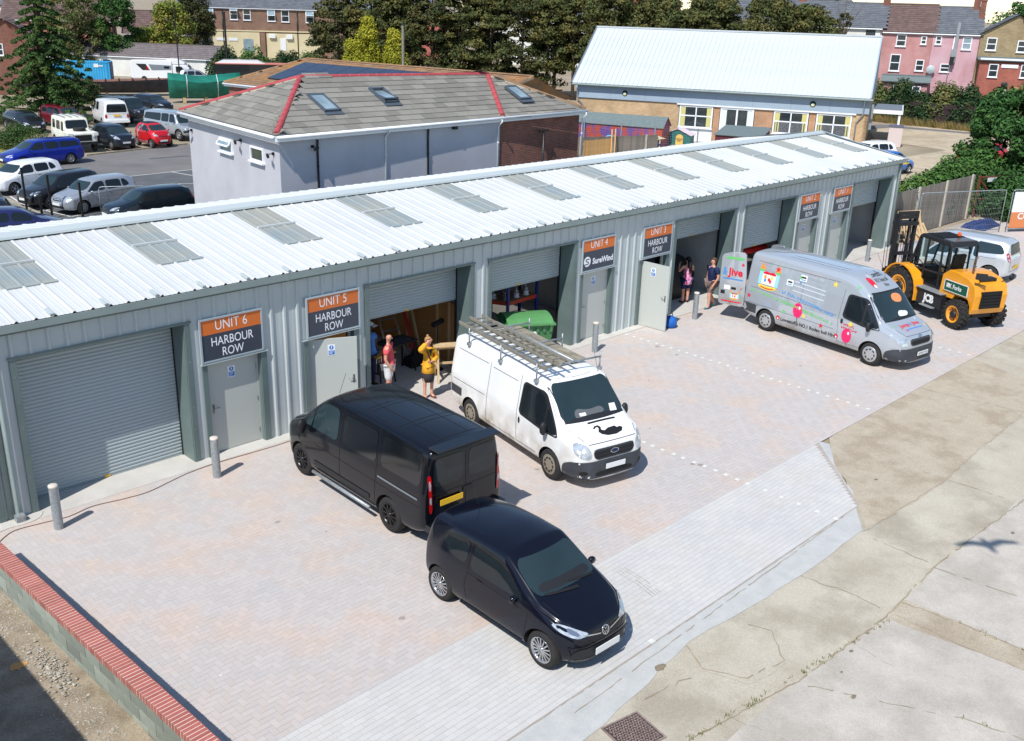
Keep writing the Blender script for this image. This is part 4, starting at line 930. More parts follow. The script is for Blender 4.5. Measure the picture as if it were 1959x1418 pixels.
q = MB(); q.lathe([(.075, -.015), (.07, .02), (.06, .025)], tuple(Vector(J['neckb'][:3])+Vector((0, 0, .01))), 'z', 14); q.build('collar', mat('turquoise trim', srgb(20, 130, 170), .7), pn)
# ================================================================ BUILDINGS BEHIND THE ROW
def brick_mat(name, c1, c2, mortar, w=.225, h=.075, var=.5, ang=0.):
    """bricks far too small in view to build one by one"""
    if name in MATS: return MATS[name]
    m = mat(name, c1, .92); t = m.node_tree; N = t.nodes; L = t.links; p = N['Principled BSDF']
    tc = N.new('ShaderNodeTexCoord'); sp = N.new('ShaderNodeSeparateXYZ'); L.new(tc.outputs['Object'], sp.inputs[0])
    a = N.new('ShaderNodeMath'); a.operation = 'ADD'; L.new(sp.outputs[0], a.inputs[0]); L.new(sp.outputs[1], a.inputs[1])
    cb = N.new('ShaderNodeCombineXYZ'); L.new(a.outputs[0], cb.inputs[0]); L.new(sp.outputs[2], cb.inputs[1])
    b = N.new('ShaderNodeTexBrick'); L.new(cb.outputs[0], b.inputs['Vector'])
    b.inputs['Color1'].default_value = (*c1, 1); b.inputs['Color2'].default_value = (*c2, 1); b.inputs['Mortar'].default_value = (*mortar, 1)
    b.inputs['Scale'].default_value = 1; b.inputs['Mortar Size'].default_value = .006; b.inputs['Brick Width'].default_value = w; b.inputs['Row Height'].default_value = h; b.inputs['Bias'].default_value = -.1
    n = N.new('ShaderNodeTexNoise'); n.inputs['Scale'].default_value = .8; n.inputs['Detail'].default_value = 5; L.new(tc.outputs['Object'], n.inputs['Vector'])
    mr = N.new('ShaderNodeMapRange'); mr.inputs[1].default_value = .3; mr.inputs[2].default_value = .7; mr.inputs[3].default_value = 1-var*.4; mr.inputs[4].default_value = 1+var*.3; L.new(n.outputs['Fac'], mr.inputs[0])
    v = N.new('ShaderNodeVectorMath'); v.operation = 'SCALE'; L.new(b.outputs['Color'], v.inputs[0]); L.new(mr.outputs[0], v.inputs['Scale']); L.new(v.outputs[0], p.inputs['Base Color'])
    bp = N.new('ShaderNodeBump'); bp.inputs['Strength'].default_value = .4; bp.inputs['Distance'].default_value = .01; bp.invert = True; L.new(b.outputs['Fac'], bp.inputs['Height']); L.new(bp.outputs[0], p.inputs['Normal'])
    return m
m_upvc = mat('white plastic frame', srgb(232, 235, 238), .35)
m_gl = mat('window glass', (.02, .028, .032), .06, spec=.8, col2=(.05, .065, .07), scale=1.2)
m_gll = mat('pale window glass', srgb(150, 170, 178), .1, spec=.7, col2=srgb(120, 140, 150), scale=1.5)
m_render = mat('grey render', srgb(190, 190, 195), .9, grain=.05, col2=srgb(180, 181, 187), scale=.7, bump=.15, bscale=120, col3=srgb(170, 166, 168), scale3=.5, amt3=.3)
m_tile = mat('weathered concrete tile', srgb(140, 137, 128), .92, grain=.15, col2=srgb(116, 114, 108), scale=1.2, island=.2, bump=.3, bscale=40, col3=srgb(182, 172, 152), scale3=.55, amt3=.55, contrast=.8)
m_tileb = mat('lichened brown tile', srgb(148, 118, 88), .92, col2=srgb(122, 98, 78), scale=1.5, island=.18, bump=.3, bscale=30, col3=srgb(176, 124, 68), scale3=.8, amt3=.7)
m_ridger = mat('red ridge tile', srgb(176, 76, 80), .75, col2=srgb(160, 64, 70), scale=3, island=.08)
def inpoly(x, y, P):
    c = False; n = len(P)
    for i in range(n):
        (x1, y1), (x2, y2) = P[i], P[(i+1) % n]
        if (y1 > y) != (y2 > y) and x < (x2-x1)*(y-y1)/(y2-y1)+x1: c = not c
    return c
def tile_slope(par, pts, u, gauge, tw, m, nparts=0, thick=.028, name='roof_tile', jit=.006, seed=1):
    """lay tiles on the plane through pts; u = eave direction; rows climb away from the eave (pts[0])"""
    P = [Vector(p) for p in pts]; u = Vector(u).normalized(); n = (P[1]-P[0]).cross(P[2]-P[0]).normalized()
    if n.z < 0: n = -n
    u = (u-n*u.dot(n)).normalized(); w = n.cross(u)
    if w.z < 0: w = -w
    o = P[0]; Q = [((p-o).dot(u), (p-o).dot(w)) for p in P]
    x0, x1 = min(q[0] for q in Q), max(q[0] for q in Q); y0, y1 = min(q[1] for q in Q), max(q[1] for q in Q)
    rr = random.Random(seed); cells = []; r = 0; y = y0
    while y < y1:
        x = x0-(tw/2 if r % 2 else 0)
        while x < x1:
            if inpoly(x+tw/2, y+gauge*.5, Q): cells.append((x, y))
            x += tw
        y += gauge; r += 1
    base = MB(); off = n*-.004; base.add([p+off for p in P], [tuple(range(len(P)))]); base.build('roof_underlay', m, par, world=True)
    cells.sort(key=lambda c: ((o+u*c[0]+w*c[1])-Vector((CX, CY, 9))).length)
    inv = wmat(par).inverted()
    rot = inv.to_3x3() @ Matrix((u, w, n)).transposed()
    if nparts:
        q = MB(); g = .004; l = gauge+.05
        q.add([(g, 0, thick), (tw-g, 0, thick), (tw-g, l, .004), (g, l, .004), (g, 0, 0), (tw-g, 0, 0), (tw-g, l, -.002), (g, l, -.002)], [(0, 1, 2, 3), (0, 4, 5, 1), (1, 5, 6, 2), (3, 7, 4, 0), (2, 6, 7, 3), (4, 7, 6, 5)])
        me = q.mesh(m, name)
        for c in cells[:nparts]:
            ob = link(name, me, par); ob.matrix_local = Matrix.Translation(inv @ (o+u*c[0]+w*c[1]+n*rr.uniform(0, jit))) @ rot.to_4x4()
    rest = cells[nparts:]
    if rest:
        V = []; F = []
        for (x, y) in rest:
            k = len(V); t = thick+rr.uniform(0, jit); g = .004; l = gauge+.04
            for (a, b, c) in ((g, 0, t), (tw-g, 0, t), (tw-g, l, .004), (g, l, .004), (g, 0, 0), (tw-g, 0, 0)): V.append(o+u*(x+a)+w*(y+b)+n*c)
            F += [(k, k+1, k+2, k+3), (k, k+4, k+5, k+1)]
        q = MB(); q.add(V, F); q.build(name+'s', m, par, world=True, kind='stuff', fix=False)
def ridge_run(par, a, b, m, name='ridge_tile', L=.45, r=.105, lift=.0):
    a = Vector(a); b = Vector(b); n = max(1, int((b-a).length/L)); d = (b-a)/n; l = d.length
    q = MB(); k = 7
    ring = lambda x, rr_: [(x, rr_*math.sin(math.pi*(i/k-.5)*.92), rr_*math.cos(math.pi*(i/k-.5)*.92)) for i in range(k+1)]
    A = ring(0.0, r*1.05); B = ring(l-.012, r*.97); q.add(A+B, [(i, i+1, k+2+i, k+1+i) for i in range(k)], 0, True); q.add(A, [tuple(range(k+1))])
    me = q.mesh(m, name); inv = wmat(par).inverted()
    x = d.normalized(); y = Vector((0, 0, 1)).cross(x).normalized(); z = x.cross(y); rot = inv.to_3x3() @ Matrix((x, y, z)).transposed()
    for i in range(n):
        ob = link(name, me, par); ob.matrix_local = Matrix.Translation(inv @ (a+d*i+Vector((0, 0, -r*.45+lift)))) @ rot.to_4x4()
    q = MB(); q.tube([a+d*0.02+Vector((0, 0, -r*.45+lift)), b-Vector((0, 0, r*.45-lift))], r*.93, 10); q.build('ridge_mortar', mat('pale ridge mortar', srgb(206, 196, 180), .95), par, world=True)
def wall_poly(par, pts, m, name='wall', world=True, t=0):
    q = MB(); q.poly(pts); return q.build(name, m, par, world=world)
def window(par, o, ux, w, h, n, m_frame=None, glass=None, bars=(), hbars=(), fw=.06, open_=0., sill=True, name='window', depth=.06, curtains=None):
    """o: lower left corner (world), ux: unit vector along wall, n: outward unit vector"""
    m_frame = m_frame or m_upvc; glass = glass or m_gl; o = Vector(o); ux = Vector(ux).normalized(); n = Vector(n).normalized(); z = Vector((0, 0, 1))
    W = bpy.data.objects.new(name, None); COL.objects.link(W); W.parent = par; inv = wmat(par).inverted(); W.location = inv @ o
    def bx(q, a, b, c, d, y0, y1):
        q.obox(o+ux*(a+b)/2+z*(c+d)/2+n*(y0+y1)/2, ux, z, n, (b-a)/2, (d-c)/2, (y1-y0)/2)
    q = MB(); bx(q, 0, w, 0, fw, -.04, depth); bx(q, 0, w, h-fw, h, -.04, depth); bx(q, 0, fw, fw, h-fw, -.04, depth); bx(q, w-fw, w, fw, h-fw, -.04, depth)
    for b in bars: bx(q, b-fw*.45, b+fw*.45, fw, h-fw, -.03, depth*.8)
    for b in hbars: bx(q, fw, w-fw, b-fw*.45, b+fw*.45, -.03, depth*.8)
    q.build('frame', m_frame, W, world=True)
    q = MB(); bx(q, fw, w-fw, fw, h-fw, -.03, depth*.3); q.build('pane', glass, W, world=True)
    if curtains:
        q = MB()
        for a, b in ((fw, fw+w*.14), (w-fw-w*.14, w-fw)):
            for i in range(4): x0 = a+(b-a)*i/4; q.obox(o+ux*(x0+(b-a)/8)+z*h/2+n*(depth*.3+.006+.006*(i % 2)), ux, z, n, (b-a)/8, h/2-fw*1.2, .004)
        q.build('curtain', curtains, W, world=True)
    if sill: q = MB(); bx(q, -.06, w+.06, -.06, 0, -.02, depth+.07); q.build('sill', m_frame, W, world=True)
    if open_:
        q = MB(); a = math.radians(open_); d = (z*-math.cos(a)+n*math.sin(a)); hh = h*.5 if open_ < 60 else h*.4; c = o+ux*w/2+z*(h-fw)+n*depth+d*hh/2; nn = ux.cross(d).normalized()
        for s in (-1, 1): q.obox(c+ux*s*(w/2-.05), ux, d, nn, .03, hh/2, .02); q.obox(c+d*s*(hh/2-.03), ux, d, nn, w/2-.02, .03, .02)
        q.build('open_sash', m_frame, W, world=True); q = MB(); q.obox(c, ux, d, nn, w/2-.08, hh/2-.06, .006); q.build('sash_pane', m_gll, W, world=True)
    return W
# ------------------------------------------------ grey rendered building with hipped roof
A_, B_, Cc, Dd = Vector((13.19, 11.55, 5)), Vector((14.18, 20.18, 5)), Vector((24.4, 12.0, 5)), Vector((30.2, 12.5, 5))
R1, R2 = Vector((16.64, 15.2, 6.55)), Vector((26.6, 15.25, 6.42))
E_ = Dd+(B_-A_)*.95
gb = thing('rendered_building', 'grey rendered building with hipped tile roof and red ridge tiles behind the row', 'building', (21, 16, 0))
ux = (Cc-A_).normalized(); uy = (B_-A_).normalized(); nF = Vector((ux.y, -ux.x, 0)).normalized(); nL = Vector((-uy.y, uy.x, 0)).normalized()
ins = .22; ix = Vector((ux.x, ux.y, 0))*ins; iy = Vector((uy.x, uy.y, 0))*ins
a, b, c, d, e = A_+ix+iy, B_+ix-iy, Cc+iy, Dd-ix+iy, E_-ix-iy
dn = Vector((0, 0, -.1)); z0 = lambda p: Vector((p.x, p.y, 0)); zt = lambda p: Vector((p.x, p.y, 4.95))
wall_poly(gb, [z0(a), z0(c), zt(c), zt(a)], m_render); wall_poly(gb, [z0(b), z0(a), zt(a), zt(b)], m_render)
m_brk = brick_mat('dark red brick', srgb(142, 84, 68), srgb(112, 66, 56), srgb(150, 136, 120))
wall_poly(gb, [z0(c), z0(d), zt(d), zt(c)], m_brk); wall_poly(gb, [z0(d), z0(e), zt(e), zt(d)], m_brk); wall_poly(gb, [z0(e), z0(b), zt(b), zt(e)], m_brk)
UPR = Vector((0, 0, .0))
tile_slope(gb, [A_, Dd, R2, R1], ux, .36, .62, m_tile, 200, seed=2)
tile_slope(gb, [B_, A_, R1], uy, .36, .62, m_tile, 80, seed=3)
R3 = R1+(B_-A_)*0; tile_slope(gb, [Dd, E_, R2], uy, .36, .62, m_tile, 0, seed=4); tile_slope(gb, [E_, B_, R1, R2], ux, .36, .62, m_tile, 0, seed=5)
for p, q_ in ((R1, R2), (A_+(R1-A_)*.02, R1), (B_, R1)): ridge_run(gb, p+Vector((0, 0, .07)), q_+Vector((0, 0, .07)), m_ridger)
ridge_run(gb, Dd+Vector((0, 0, .05)), R2+Vector((0, 0, .05)), m_tileb, 'hip_tile', r=.1); ridge_run(gb, E_+Vector((0, 0, .05)), R2+Vector((0, 0, .05)), m_tileb, 'hip_tile', r=.1)
vt = Cc+(Vector((0, 0, 0)))+ux*.1; pl = (R1-A_); ridge_run(gb, Cc+Vector((.05, .1, .09)), R2+Vector((-.1, -.05, .05)), m_ridger)
# gutter and fascia
def gutter_run(par, p, q, m=m_upvc, r=.06):
    p = Vector(p); q = Vector(q); d = (q-p).normalized(); n = Vector((d.y, -d.x, 0)); g = MB(); g.obox((p+q)/2+n*.02+Vector((0, 0, -.12)), d, n, (0, 0, 1), (q-p).length/2, .015, .1)
    g.tube([p+n*.1+Vector((0, 0, -.06)), q+n*.1+Vector((0, 0, -.06))], r, 8); g.build('gutter', m, par, world=True)
gutter_run(gb, A_, Dd); gutter_run(gb, B_, A_)
def pipe(par, top, bot, n, r=.035, m=m_upvc, off=.25, name='downpipe'):
    top = Vector(top); bot = Vector(bot); n = Vector(n); q = MB(); q.tube([top+n*off, top+n*off-Vector((0, 0, .08)), top+n*.04-Vector((0, 0, .3)), Vector((top.x, top.y, bot.z))+n*.04], r, 8)
    for k in range(3): z = bot.z+(top.z-bot.z)*(.2+.3*k); q.cyl(Vector((top.x, top.y, z))+n*.04, Vector((top.x, top.y, z+.04))+n*.04, r*1.35, 8)
    q.build(name, m, par, world=True)
pw_ = lambda x, z: Vector((a.x+(x-a.x)*1, a.y+ux.y/ux.x*(x-a.x), z))
pipe(gb, pw_(18.15, 4.9), pw_(18.15, 0), nF); pipe(gb, pw_(24.3, 4.9), pw_(24.3, 0), nF)
m_blp = mat('black pipe', (.012, .012, .014), .35)
for x, zt_ in ((15.0, 4.72), (20.3, 4.75)): pipe(gb, pw_(x, zt_), pw_(x, 0), nF, .04, m_blp, .06, 'black_pipe')
pipe(gb, Dd-ux*.25+Vector((0, 0, -.1)), z0(Dd), nF, .04)
q = MB(); q.tube([pw_(27.2, 4.3)+nF*.05, pw_(27.2, 0)+nF*.05], .05, 8); q.bar(pw_(26.9, 4.25)+nF*.05, pw_(27.5, 4.25)+nF*.05, .08); q.build('soil_pipe', m_blp, gb, world=True)
lw = lambda t, z: a+uy*t+Vector((0, 0, z-a.z))
window(gb, lw(3.95, 3.86), uy*1, 1.15, .5, nL, glass=m_gll, open_=35)
window(gb, lw(1.25, 3.86), uy*1, 1.08, .5, nL, glass=m_gl)
def cctv(par, p, n, side):
    q = MB(); p = Vector(p); n = Vector(n); q.obox(p+n*.03, n, side, (0, 0, 1), .03, .05, .05); q.tube([p+n*.05, p+n*.18, p+n*.2+Vector((0, 0, -.05))], .018, 6); q.obox(p+n*.24+Vector((0, 0, -.06)), Vector(side)+n*.3+Vector((0, 0, -.2)), (0, 0, 1), n, .13, .04, .04)
    q.build('wall_camera', m_blk, par, world=True)
cctv(gb, lw(3.15, 4.45), nL, -uy); cctv(gb, lw(.45, 4.3), nL, -uy); cctv(gb, lw(7.9, 4.3), nL, uy); cctv(gb, pw_(14.8, 4.5), nF, -ux)
q = MB(); p = pw_(21.7, 4.72)+nF*.1; q.obox(p, ux, nF, (0, 0, 1), .08, .1, .06); q.build('flood_light', m_blk, gb, world=True)
def velux(par, org, ux, up, w, h, open_, label=None):
    """roof window lying on the slope: org lower left on the roof plane"""
    ux = Vector(ux).normalized(); up = Vector(up).normalized(); n = ux.cross(up).normalized()
    if n.z < 0: n = -n
    W = bpy.data.objects.new('roof_window', None); COL.objects.link(W); W.parent = par; W.location = wmat(par).inverted() @ Vector(org)
    o = Vector(org)+n*.03; q = MB(); md = mat('slate grey trim', srgb(78, 88, 98), .4); c = o+ux*w/2+up*h/2
    for s in (-1, 1): q.obox(c+ux*s*w/2+n*.03, ux, up, n, .045, h/2+.045, .05); q.obox(c+up*s*h/2+n*.03, ux, up, n, w/2, .045, .05)
    q.obox(c-up*(h/2+.14), ux, up, n, w/2+.08, .1, .012)
    q.build('frame', md, W, world=True)
    ang = math.radians(open_); d = up*math.cos(ang)-n*math.sin(ang); c2 = c+n*.05; nn = ux.cross(d)
    q = MB(); q.obox(c2, ux, d, nn, w/2-.05, h/2-.04, .012); q.build('pane', m_gll, W, world=True)
    if open_:
        q = MB()
        for s in (-1, 1): q.obox(c2+ux*s*(w/2-.03), ux, d, nn, .03, h/2, .03); q.obox(c2+d*s*(h/2-.03), ux, d, nn, w/2, .03, .03)
        q.build('sash', md, W, world=True)
sl_up = ((R1+R2)/2-(A_+Dd)/2); sl_n = ux.cross(sl_up).normalized(); upv = sl_n.cross(ux).normalized() if sl_n.cross(ux).z > 0 else -sl_n.cross(ux).normalized()
def on_slope(x, t): return A_+ux*((x-A_.x)/ux.x)+upv*t
velux(gb, on_slope(16.1, 1.25), ux, upv, .66, 1.1, 0); velux(gb, on_slope(19.2, 1.6), ux, upv, .66, 1.0, 12); velux(gb, on_slope(26.6, 1.2), ux, upv, .66, 1.0, 0)
# ------------------------------------------------ second hipped building with solar panels
sb = thing('tiled_building', 'low brown tiled building with a row of solar panels behind the grey one', 'building', (35, 36, 0))
p0, p1, r0, r1 = Vector((30.4, 45.6, 3.9)), Vector((33.2, 24.5, 3.9)), Vector((36.16, 44.0, 5.45)), Vector((38.8, 24.2, 5.45))
p2 = Vector((41.5, 47.5, 3.9)); p3 = Vector((44.4, 26, 3.9)); uu = (p1-p0).normalized()
tile_slope(sb, [p0, p1, r1, r0], uu, .36, .62, m_tileb, 60, seed=7); tile_slope(sb, [p2, p0, r0], (p2-p0), .36, .62, m_tileb, 0, seed=8); tile_slope(sb, [p3, p2, r0, r1], uu, .36, .62, m_tileb, 0, seed=9); tile_slope(sb, [p1, p3, r1], p3-p1, .36, .62, m_tileb, 0, seed=10)
for s_, e_ in ((r0, r1), (p0, r0), (p2, r0), (p1, r1)): ridge_run(sb, s_+Vector((0, 0, .05)), e_+Vector((0, 0, .05)), m_tileb, 'ridge_tile', r=.12)
zz0 = lambda p: Vector((p.x, p.y, 0)); ctr = (p0+p1+p2+p3)/4
Q = [p+(Vector((ctr.x, ctr.y, p.z))-p).normalized()*.35 for p in (p0, p1, p3, p2)]
for s_, e_ in zip(Q, Q[1:]+Q[:1]): wall_poly(sb, [zz0(s_), zz0(e_), e_, s_], m_brk)
gutter_run(sb, p0, p1); gutter_run(sb, p2, p0)
m_pv = mat('solar glass', srgb(38, 48, 66), .18, spec=.7); upb = ((r0+r1)/2-(p0+p1)/2); upb = (upb-uu*upb.dot(uu)).normalized(); nb_ = uu.cross(upb).normalized(); nb_ = nb_ if nb_.z > 0 else -nb_
for i in range(11):
    for j in range(2):
        o = p0+uu*(3.1+i*1.62)+upb*(1.3+j*1.75 if j == 0 else 3.05); q = MB(); 
        if j == 1: o = p0+uu*(3.1+i*1.62)+upb*3.03
        q.obox(o+uu*.8+upb*.86+nb_*.1, uu, upb, nb_, .79, .85, .02); q.build('solar_panel', m_pv, sb, world=True)
# ------------------------------------------------ school hall with white standing seam roof
hall = thing('hall', 'long tan brick hall with a white standing seam roof and grey eaves band', 'hall', (59.5, 39.5, 0), math.radians(-65.58))
m_hroof = mat('white seam roof', srgb(192, 198, 201), .5, col2=srgb(184, 190, 194), scale=.4, spec=.3); m_band = mat('blue grey band', srgb(158, 174, 188), .55, col2=srgb(150, 166, 180), scale=.6)
m_tan = brick_mat('tan brick', srgb(196, 166, 128), srgb(178, 146, 108), srgb(186, 170, 144)); m_orb = brick_mat('orange brick', srgb(192, 146, 112), srgb(176, 130, 98), srgb(186, 170, 144))
HB = -.74; q = MB()
def hbox(name, m, *bx, mi=0): q = MB(); q.box(*bx); return q.build(name, m, hall)
WF = .45; LEN = 24.2
def hwall(x0, x1, z0_, z1_, m=m_tan): hbox('brick_wall', m, x0, WF, z0_, x1, WF+.3, z1_)
hwall(.3, 9.2, HB, 2.3); hwall(12.05, 12.55, HB, 2.3, m_orb); hwall(15.35, 16.8, HB, 2.3, m_orb); hwall(19.6, 20.1, HB, 2.3, m_orb); hwall(22.85, 24.0, HB, 2.3)
hbox('white_panel', m_upvc, 9.2, WF+.03, HB, 12.05, WF+.3, .4); hbox('white_panel', m_upvc, 12.55, WF+.03, HB, 15.35, WF+.3, -.55); hbox('white_panel', m_upvc, 16.8, WF+.03, HB, 19.6, WF+.3, .4); hbox('white_panel', m_upvc, 20.1, WF+.03, HB, 22.85, WF+.3, .4)
for i in range(8): hbox('eaves_band', m_band, .35+i*2.96, WF-.12, 2.32, .35+(i+1)*2.96-.012, WF+.3, 3.32)
hbox('white_trim', m_upvc, 9.0, WF-.14, 2.2, 23.1, WF+.02, 2.315)
hbox('rear_wall', m_tan, .3, 13.2, HB, 23.9, 13.5, 3.3)
for x in (.3, 23.72):
    q = MB(); q.prism([(WF+.3 if x < 1 else WF, HB), (13.2, HB), (13.2, 3.3), (6.9, 7.5), (WF+.3 if x < 1 else WF, 3.3)], x, x+.28, 'x'); q.build('gable_wall', m_tan, hall)
q = MB(); q.prism([(.6, 3.35), (6.9, 7.55), (13.2, 3.35)], 24.01, 24.06, 'x'); q.build('gable_cladding', m_band, hall)
import itertools
pitch = .4; n = int(LEN/pitch)
def seam_sheet(x0, x1, y0, z0_, y1, z1_):
    sl = Vector((0, y1-y0, z1_-z0_)); q = MB(); L = sl.length; up = sl.normalized(); nn = Vector((1, 0, 0)).cross(up); nn = nn if nn.z > 0 else -nn
    c = Vector(((x0+x1)/2, (y0+y1)/2, (z0_+z1_)/2)); q.obox(c, (1, 0, 0), up, nn, (x1-x0)/2, L/2, .02); q.obox(c+Vector(((x0-x1)/2+.015, 0, 0))+nn*.035, (1, 0, 0), up, nn, .014, L/2, .03); return q
qq = seam_sheet(0, pitch, 0, 3.5, 6.9, 7.9).mesh(m_hroof, 'roof_panel'); qr = seam_sheet(0, pitch, 13.8, 3.5, 6.9, 7.9).mesh(m_hroof, 'roof_panel')
for i in range(n): link('roof_panel', qq, hall, (i*pitch, 0, 0)); link('rear_roof_panel', qr, hall, (i*pitch, 0, 0))
hbox('ridge_cap', m_hroof, -.05, 6.75, 7.88, LEN-.1, 7.05, 8.0)
for x in (-.06, n*pitch+.01):
    for s_ in ((0, 6.9), (13.8, 6.9)):
        q = MB(); q.bar((x, s_[0], 3.42), (x, s_[1], 7.82), .09, .34, up=(1, 0, 0)); q.obox
        q = MB(); d = Vector((0, s_[1]-s_[0], 4.4)); q.obox(Vector((x, (s_[0]+s_[1])/2, 5.62)), d, (1, 0, 0), Vector((1, 0, 0)).cross(d), d.length/2, .05, .17); q.build('barge_board', mat('dark barge', srgb(92, 108, 124), .5) if x < 1 else m_band, hall)
q = MB(); q.cyl((0, -.07, 3.4), (LEN, -.07, 3.4), .08, 10); q.box(0, -.02, 3.34, LEN, .02, 3.46); q.build('gutter', m_gut, hall)
q = MB(); q.box(.2, .02, 3.3, LEN-.2, WF, 3.33); q.build('soffit', m_band, hall)
for pts in ([(.45, -.05, 3.35), (.45, -.02, 3.0), (.45, .28, 2.6), (.45, .28, 2.2), (.9, .38, 1.75), (.9, .38, HB)], [(23.6, -.05, 3.35), (23.6, .25, 2.9), (23.6, .28, 2.3), (23.15, .38, 1.6), (23.2, .38, HB)]):
    q = MB(); q.tube(pts, .06, 8); q.build('downpipe', m_galv if pts[0][0] > 5 else m_galv, hall)
for x in (4.55, 19.76):
    q = MB(); q.lathe([(.001, -.07), (.2, -.06), (.23, -.03), (.23, 0)], (x, WF-.12, 2.86), 'y', 20); q.build('bulkhead_lamp', m_blk, hall)
    q = MB(); q.lathe([(.001, -.085), (.12, -.08), (.14, -.06)], (x, WF-.12, 2.8), 'y', 16); q.build('lamp_glass', mat('lamp glass', srgb(220, 220, 180), .3), hall)
HX = Vector((.4134, -.9106, 0)); HN = Vector((-.9106, -.4134, 0)); HO = Vector((59.5, 39.5, 0))
hp = lambda x, z: HO+HX*x-HN*(WF-.0)+Vector((0, 0, z))
m_ycur = mat('yellow curtain', srgb(200, 194, 128), .8); m_wcur = mat('white curtain', srgb(214, 222, 220), .8)
for x, w in ((9.25, 2.75), (16.85, 2.7), (20.15, 2.68)): window(hall, hp(x, .42), HX, w, 1.75, HN, bars=(w/2,), hbars=(.95,), fw=.11, curtains=m_ycur)
window(hall, hp(12.6, -.55), HX, 2.7, 2.75, HN, bars=(1.35,), fw=.15, curtains=m_wcur, name='glazed_door', sill=False)
for x, w in ((16.97, 2.46), (20.27, 2.44)):
    q = MB()
    for i in range(2): q.box(x+i*w/2+.02, WF-.034, .54, x+(i+1)*w/2-.06, WF-.03, 1.3)
    q.build('window_film', mat('patterned film', srgb(110, 112, 116), .5, col2=srgb(70, 72, 76), scale=16, contrast=.3), hall)
hbox('noticeboard', mat('dark board', srgb(48, 56, 64), .5, col2=srgb(60, 80, 70), scale=4), 6.65, WF-.05, -.3, 7.75, WF-.001, .85)
# porch at the right end
hbox('porch_roof', mat('grey felt', srgb(110, 120, 130), .8), 24.05, 3.3, 2.35, 26.4, 9.5, 2.5); hbox('porch_fascia', m_upvc, 24.05, 3.2, 2.2, 26.45, 3.29, 2.5); hbox('porch_fascia', m_upvc, 26.41, 3.2, 2.2, 26.5, 9.5, 2.5)
hbox('porch_post', m_upvc, 26.2, 3.3, 0, 26.36, 3.46, 2.3); hbox('porch_post', m_upvc, 26.2, 9.0, 0, 26.36, 9.2, 2.3); hbox('side_window', m_gl, 24.0, 3.0, .9, 24.03, 6.2, 2.0); hbox('side_frame', m_upvc, 23.99, 2.9, .8, 24.02, 3.0, 2.1)
hbox('flue_box', m_galv, 24.05, 1.2, 1.1, 24.3, 1.5, 3.0)
# ------------------------------------------------ play yard things
def shed(name, label, cat, loc, rz, w, d, h, hr, mw, mr, parts=None, eave=.1, ridge_x=False, clad_n=12, mono=False):
    t = thing(name, label, cat, loc, rz)
    for i in range(clad_n):       # front and side boards
        z0_, z1_ = h*i/clad_n, h*(i+1)/clad_n-.008
        q = MB(); q.box(-w/2, -d/2, z0_, w/2, -d/2+.03, z1_); q.build('board', mw, t)
        q = MB(); q.box(-w/2-.004, -d/2+.03, z0_, -w/2+.03, d/2, z1_); q.build('board', mw, t)
    q = MB(); q.box(-w/2+.03, -d/2+.03, 0, w/2, d/2, h-.01); q.build('body', mw, t)
    if mono:
        q = MB(); q.add([(-w/2-eave, -d/2-eave, h), (w/2+eave, -d/2-eave, h), (w/2+eave, d/2+eave, hr), (-w/2-eave, d/2+eave, hr), (-w/2-eave, -d/2-eave, h+.05), (w/2+eave, -d/2-eave, h+.05), (w/2+eave, d/2+eave, hr+.05), (-w/2-eave, d/2+eave, hr+.05)], [(0, 1, 2, 3), (4, 5, 6, 7), (0, 1, 5, 4), (1, 2, 6, 5), (2, 3, 7, 6), (3, 0, 4, 7)]); q.build('roof', mr, t)
    else:
        q = MB(); q.prism([(-d/2, h), (d/2, h), (0, hr-.02)], -w/2, w/2, 'x'); q.build('gable', mw, t)
        for s in (-1, 1):
            q = MB(); a = Vector((0, s*(d/2+eave), h-eave*(hr-h)/(d/2))); b = Vector((0, 0, hr)); dd = b-a; q.obox((a+b)/2, (1, 0, 0), dd, Vector((1, 0, 0)).cross(dd), w/2+eave, dd.length/2, .02); q.build('roof_slope', mr, t)
    return t
m_felt = mat('green grey felt', srgb(112, 126, 126), .9, col2=srgb(100, 112, 112), scale=5); m_play = mat('painted shed boards', srgb(176, 66, 44), .7, col2=srgb(104, 70, 140), scale=1.6, contrast=.25, detail=1)
ZY = -.66
shed('play_shed', 'red and purple painted playground shed with a grey felt roof', 'shed', (58.0, 32.6, ZY), math.radians(-68), 7.2, 2.3, 1.55, 2.25, m_play, m_felt)
shed('playhouse', 'small green playhouse with a pale pink roof in the play yard', 'playhouse', (61.4, 29.4, ZY), math.radians(-160), 1.2, 2.1, .85, 1.3, mat('teal boards', srgb(36, 110, 104), .6), mat('pale pink roof', srgb(226, 206, 214), .6), clad_n=6)
q = MB(); tt = thing('play_door', 'yellow arched door leaning at the front of the green playhouse', 'door', (60.3, 28.6, ZY), math.radians(-160+90)); q.box(-.3, -.03, 0, .3, .03, .65); q.cyl((0, -.03, .65), (0, .03, .65), .3, 16); q.build('panel', mat('yellow plastic', srgb(232, 190, 96), .5), tt)
pt = thing('play_table', 'cream topped activity table with blue trays in the play yard', 'table', (57.0, 29.2, ZY), math.radians(-60))
cloth('awning', 'cream fabric sheet over the activity table in the play yard', (57.0, 29.2, .1), 1.3, .8, .28, mat('cream cloth', srgb(226, 214, 172), .8), 8, 'awning')
q = MB(); q.box(-1.1, -.6, .4, 1.1, .6, .5); q.build('tray', m_blup, pt)
for x in (-1, 1):
    for y in (-.5, .5): q = MB(); q.box(x-.05, y-.05, 0, x+.05, y+.05, .75); q.build('leg', m_ply, pt)
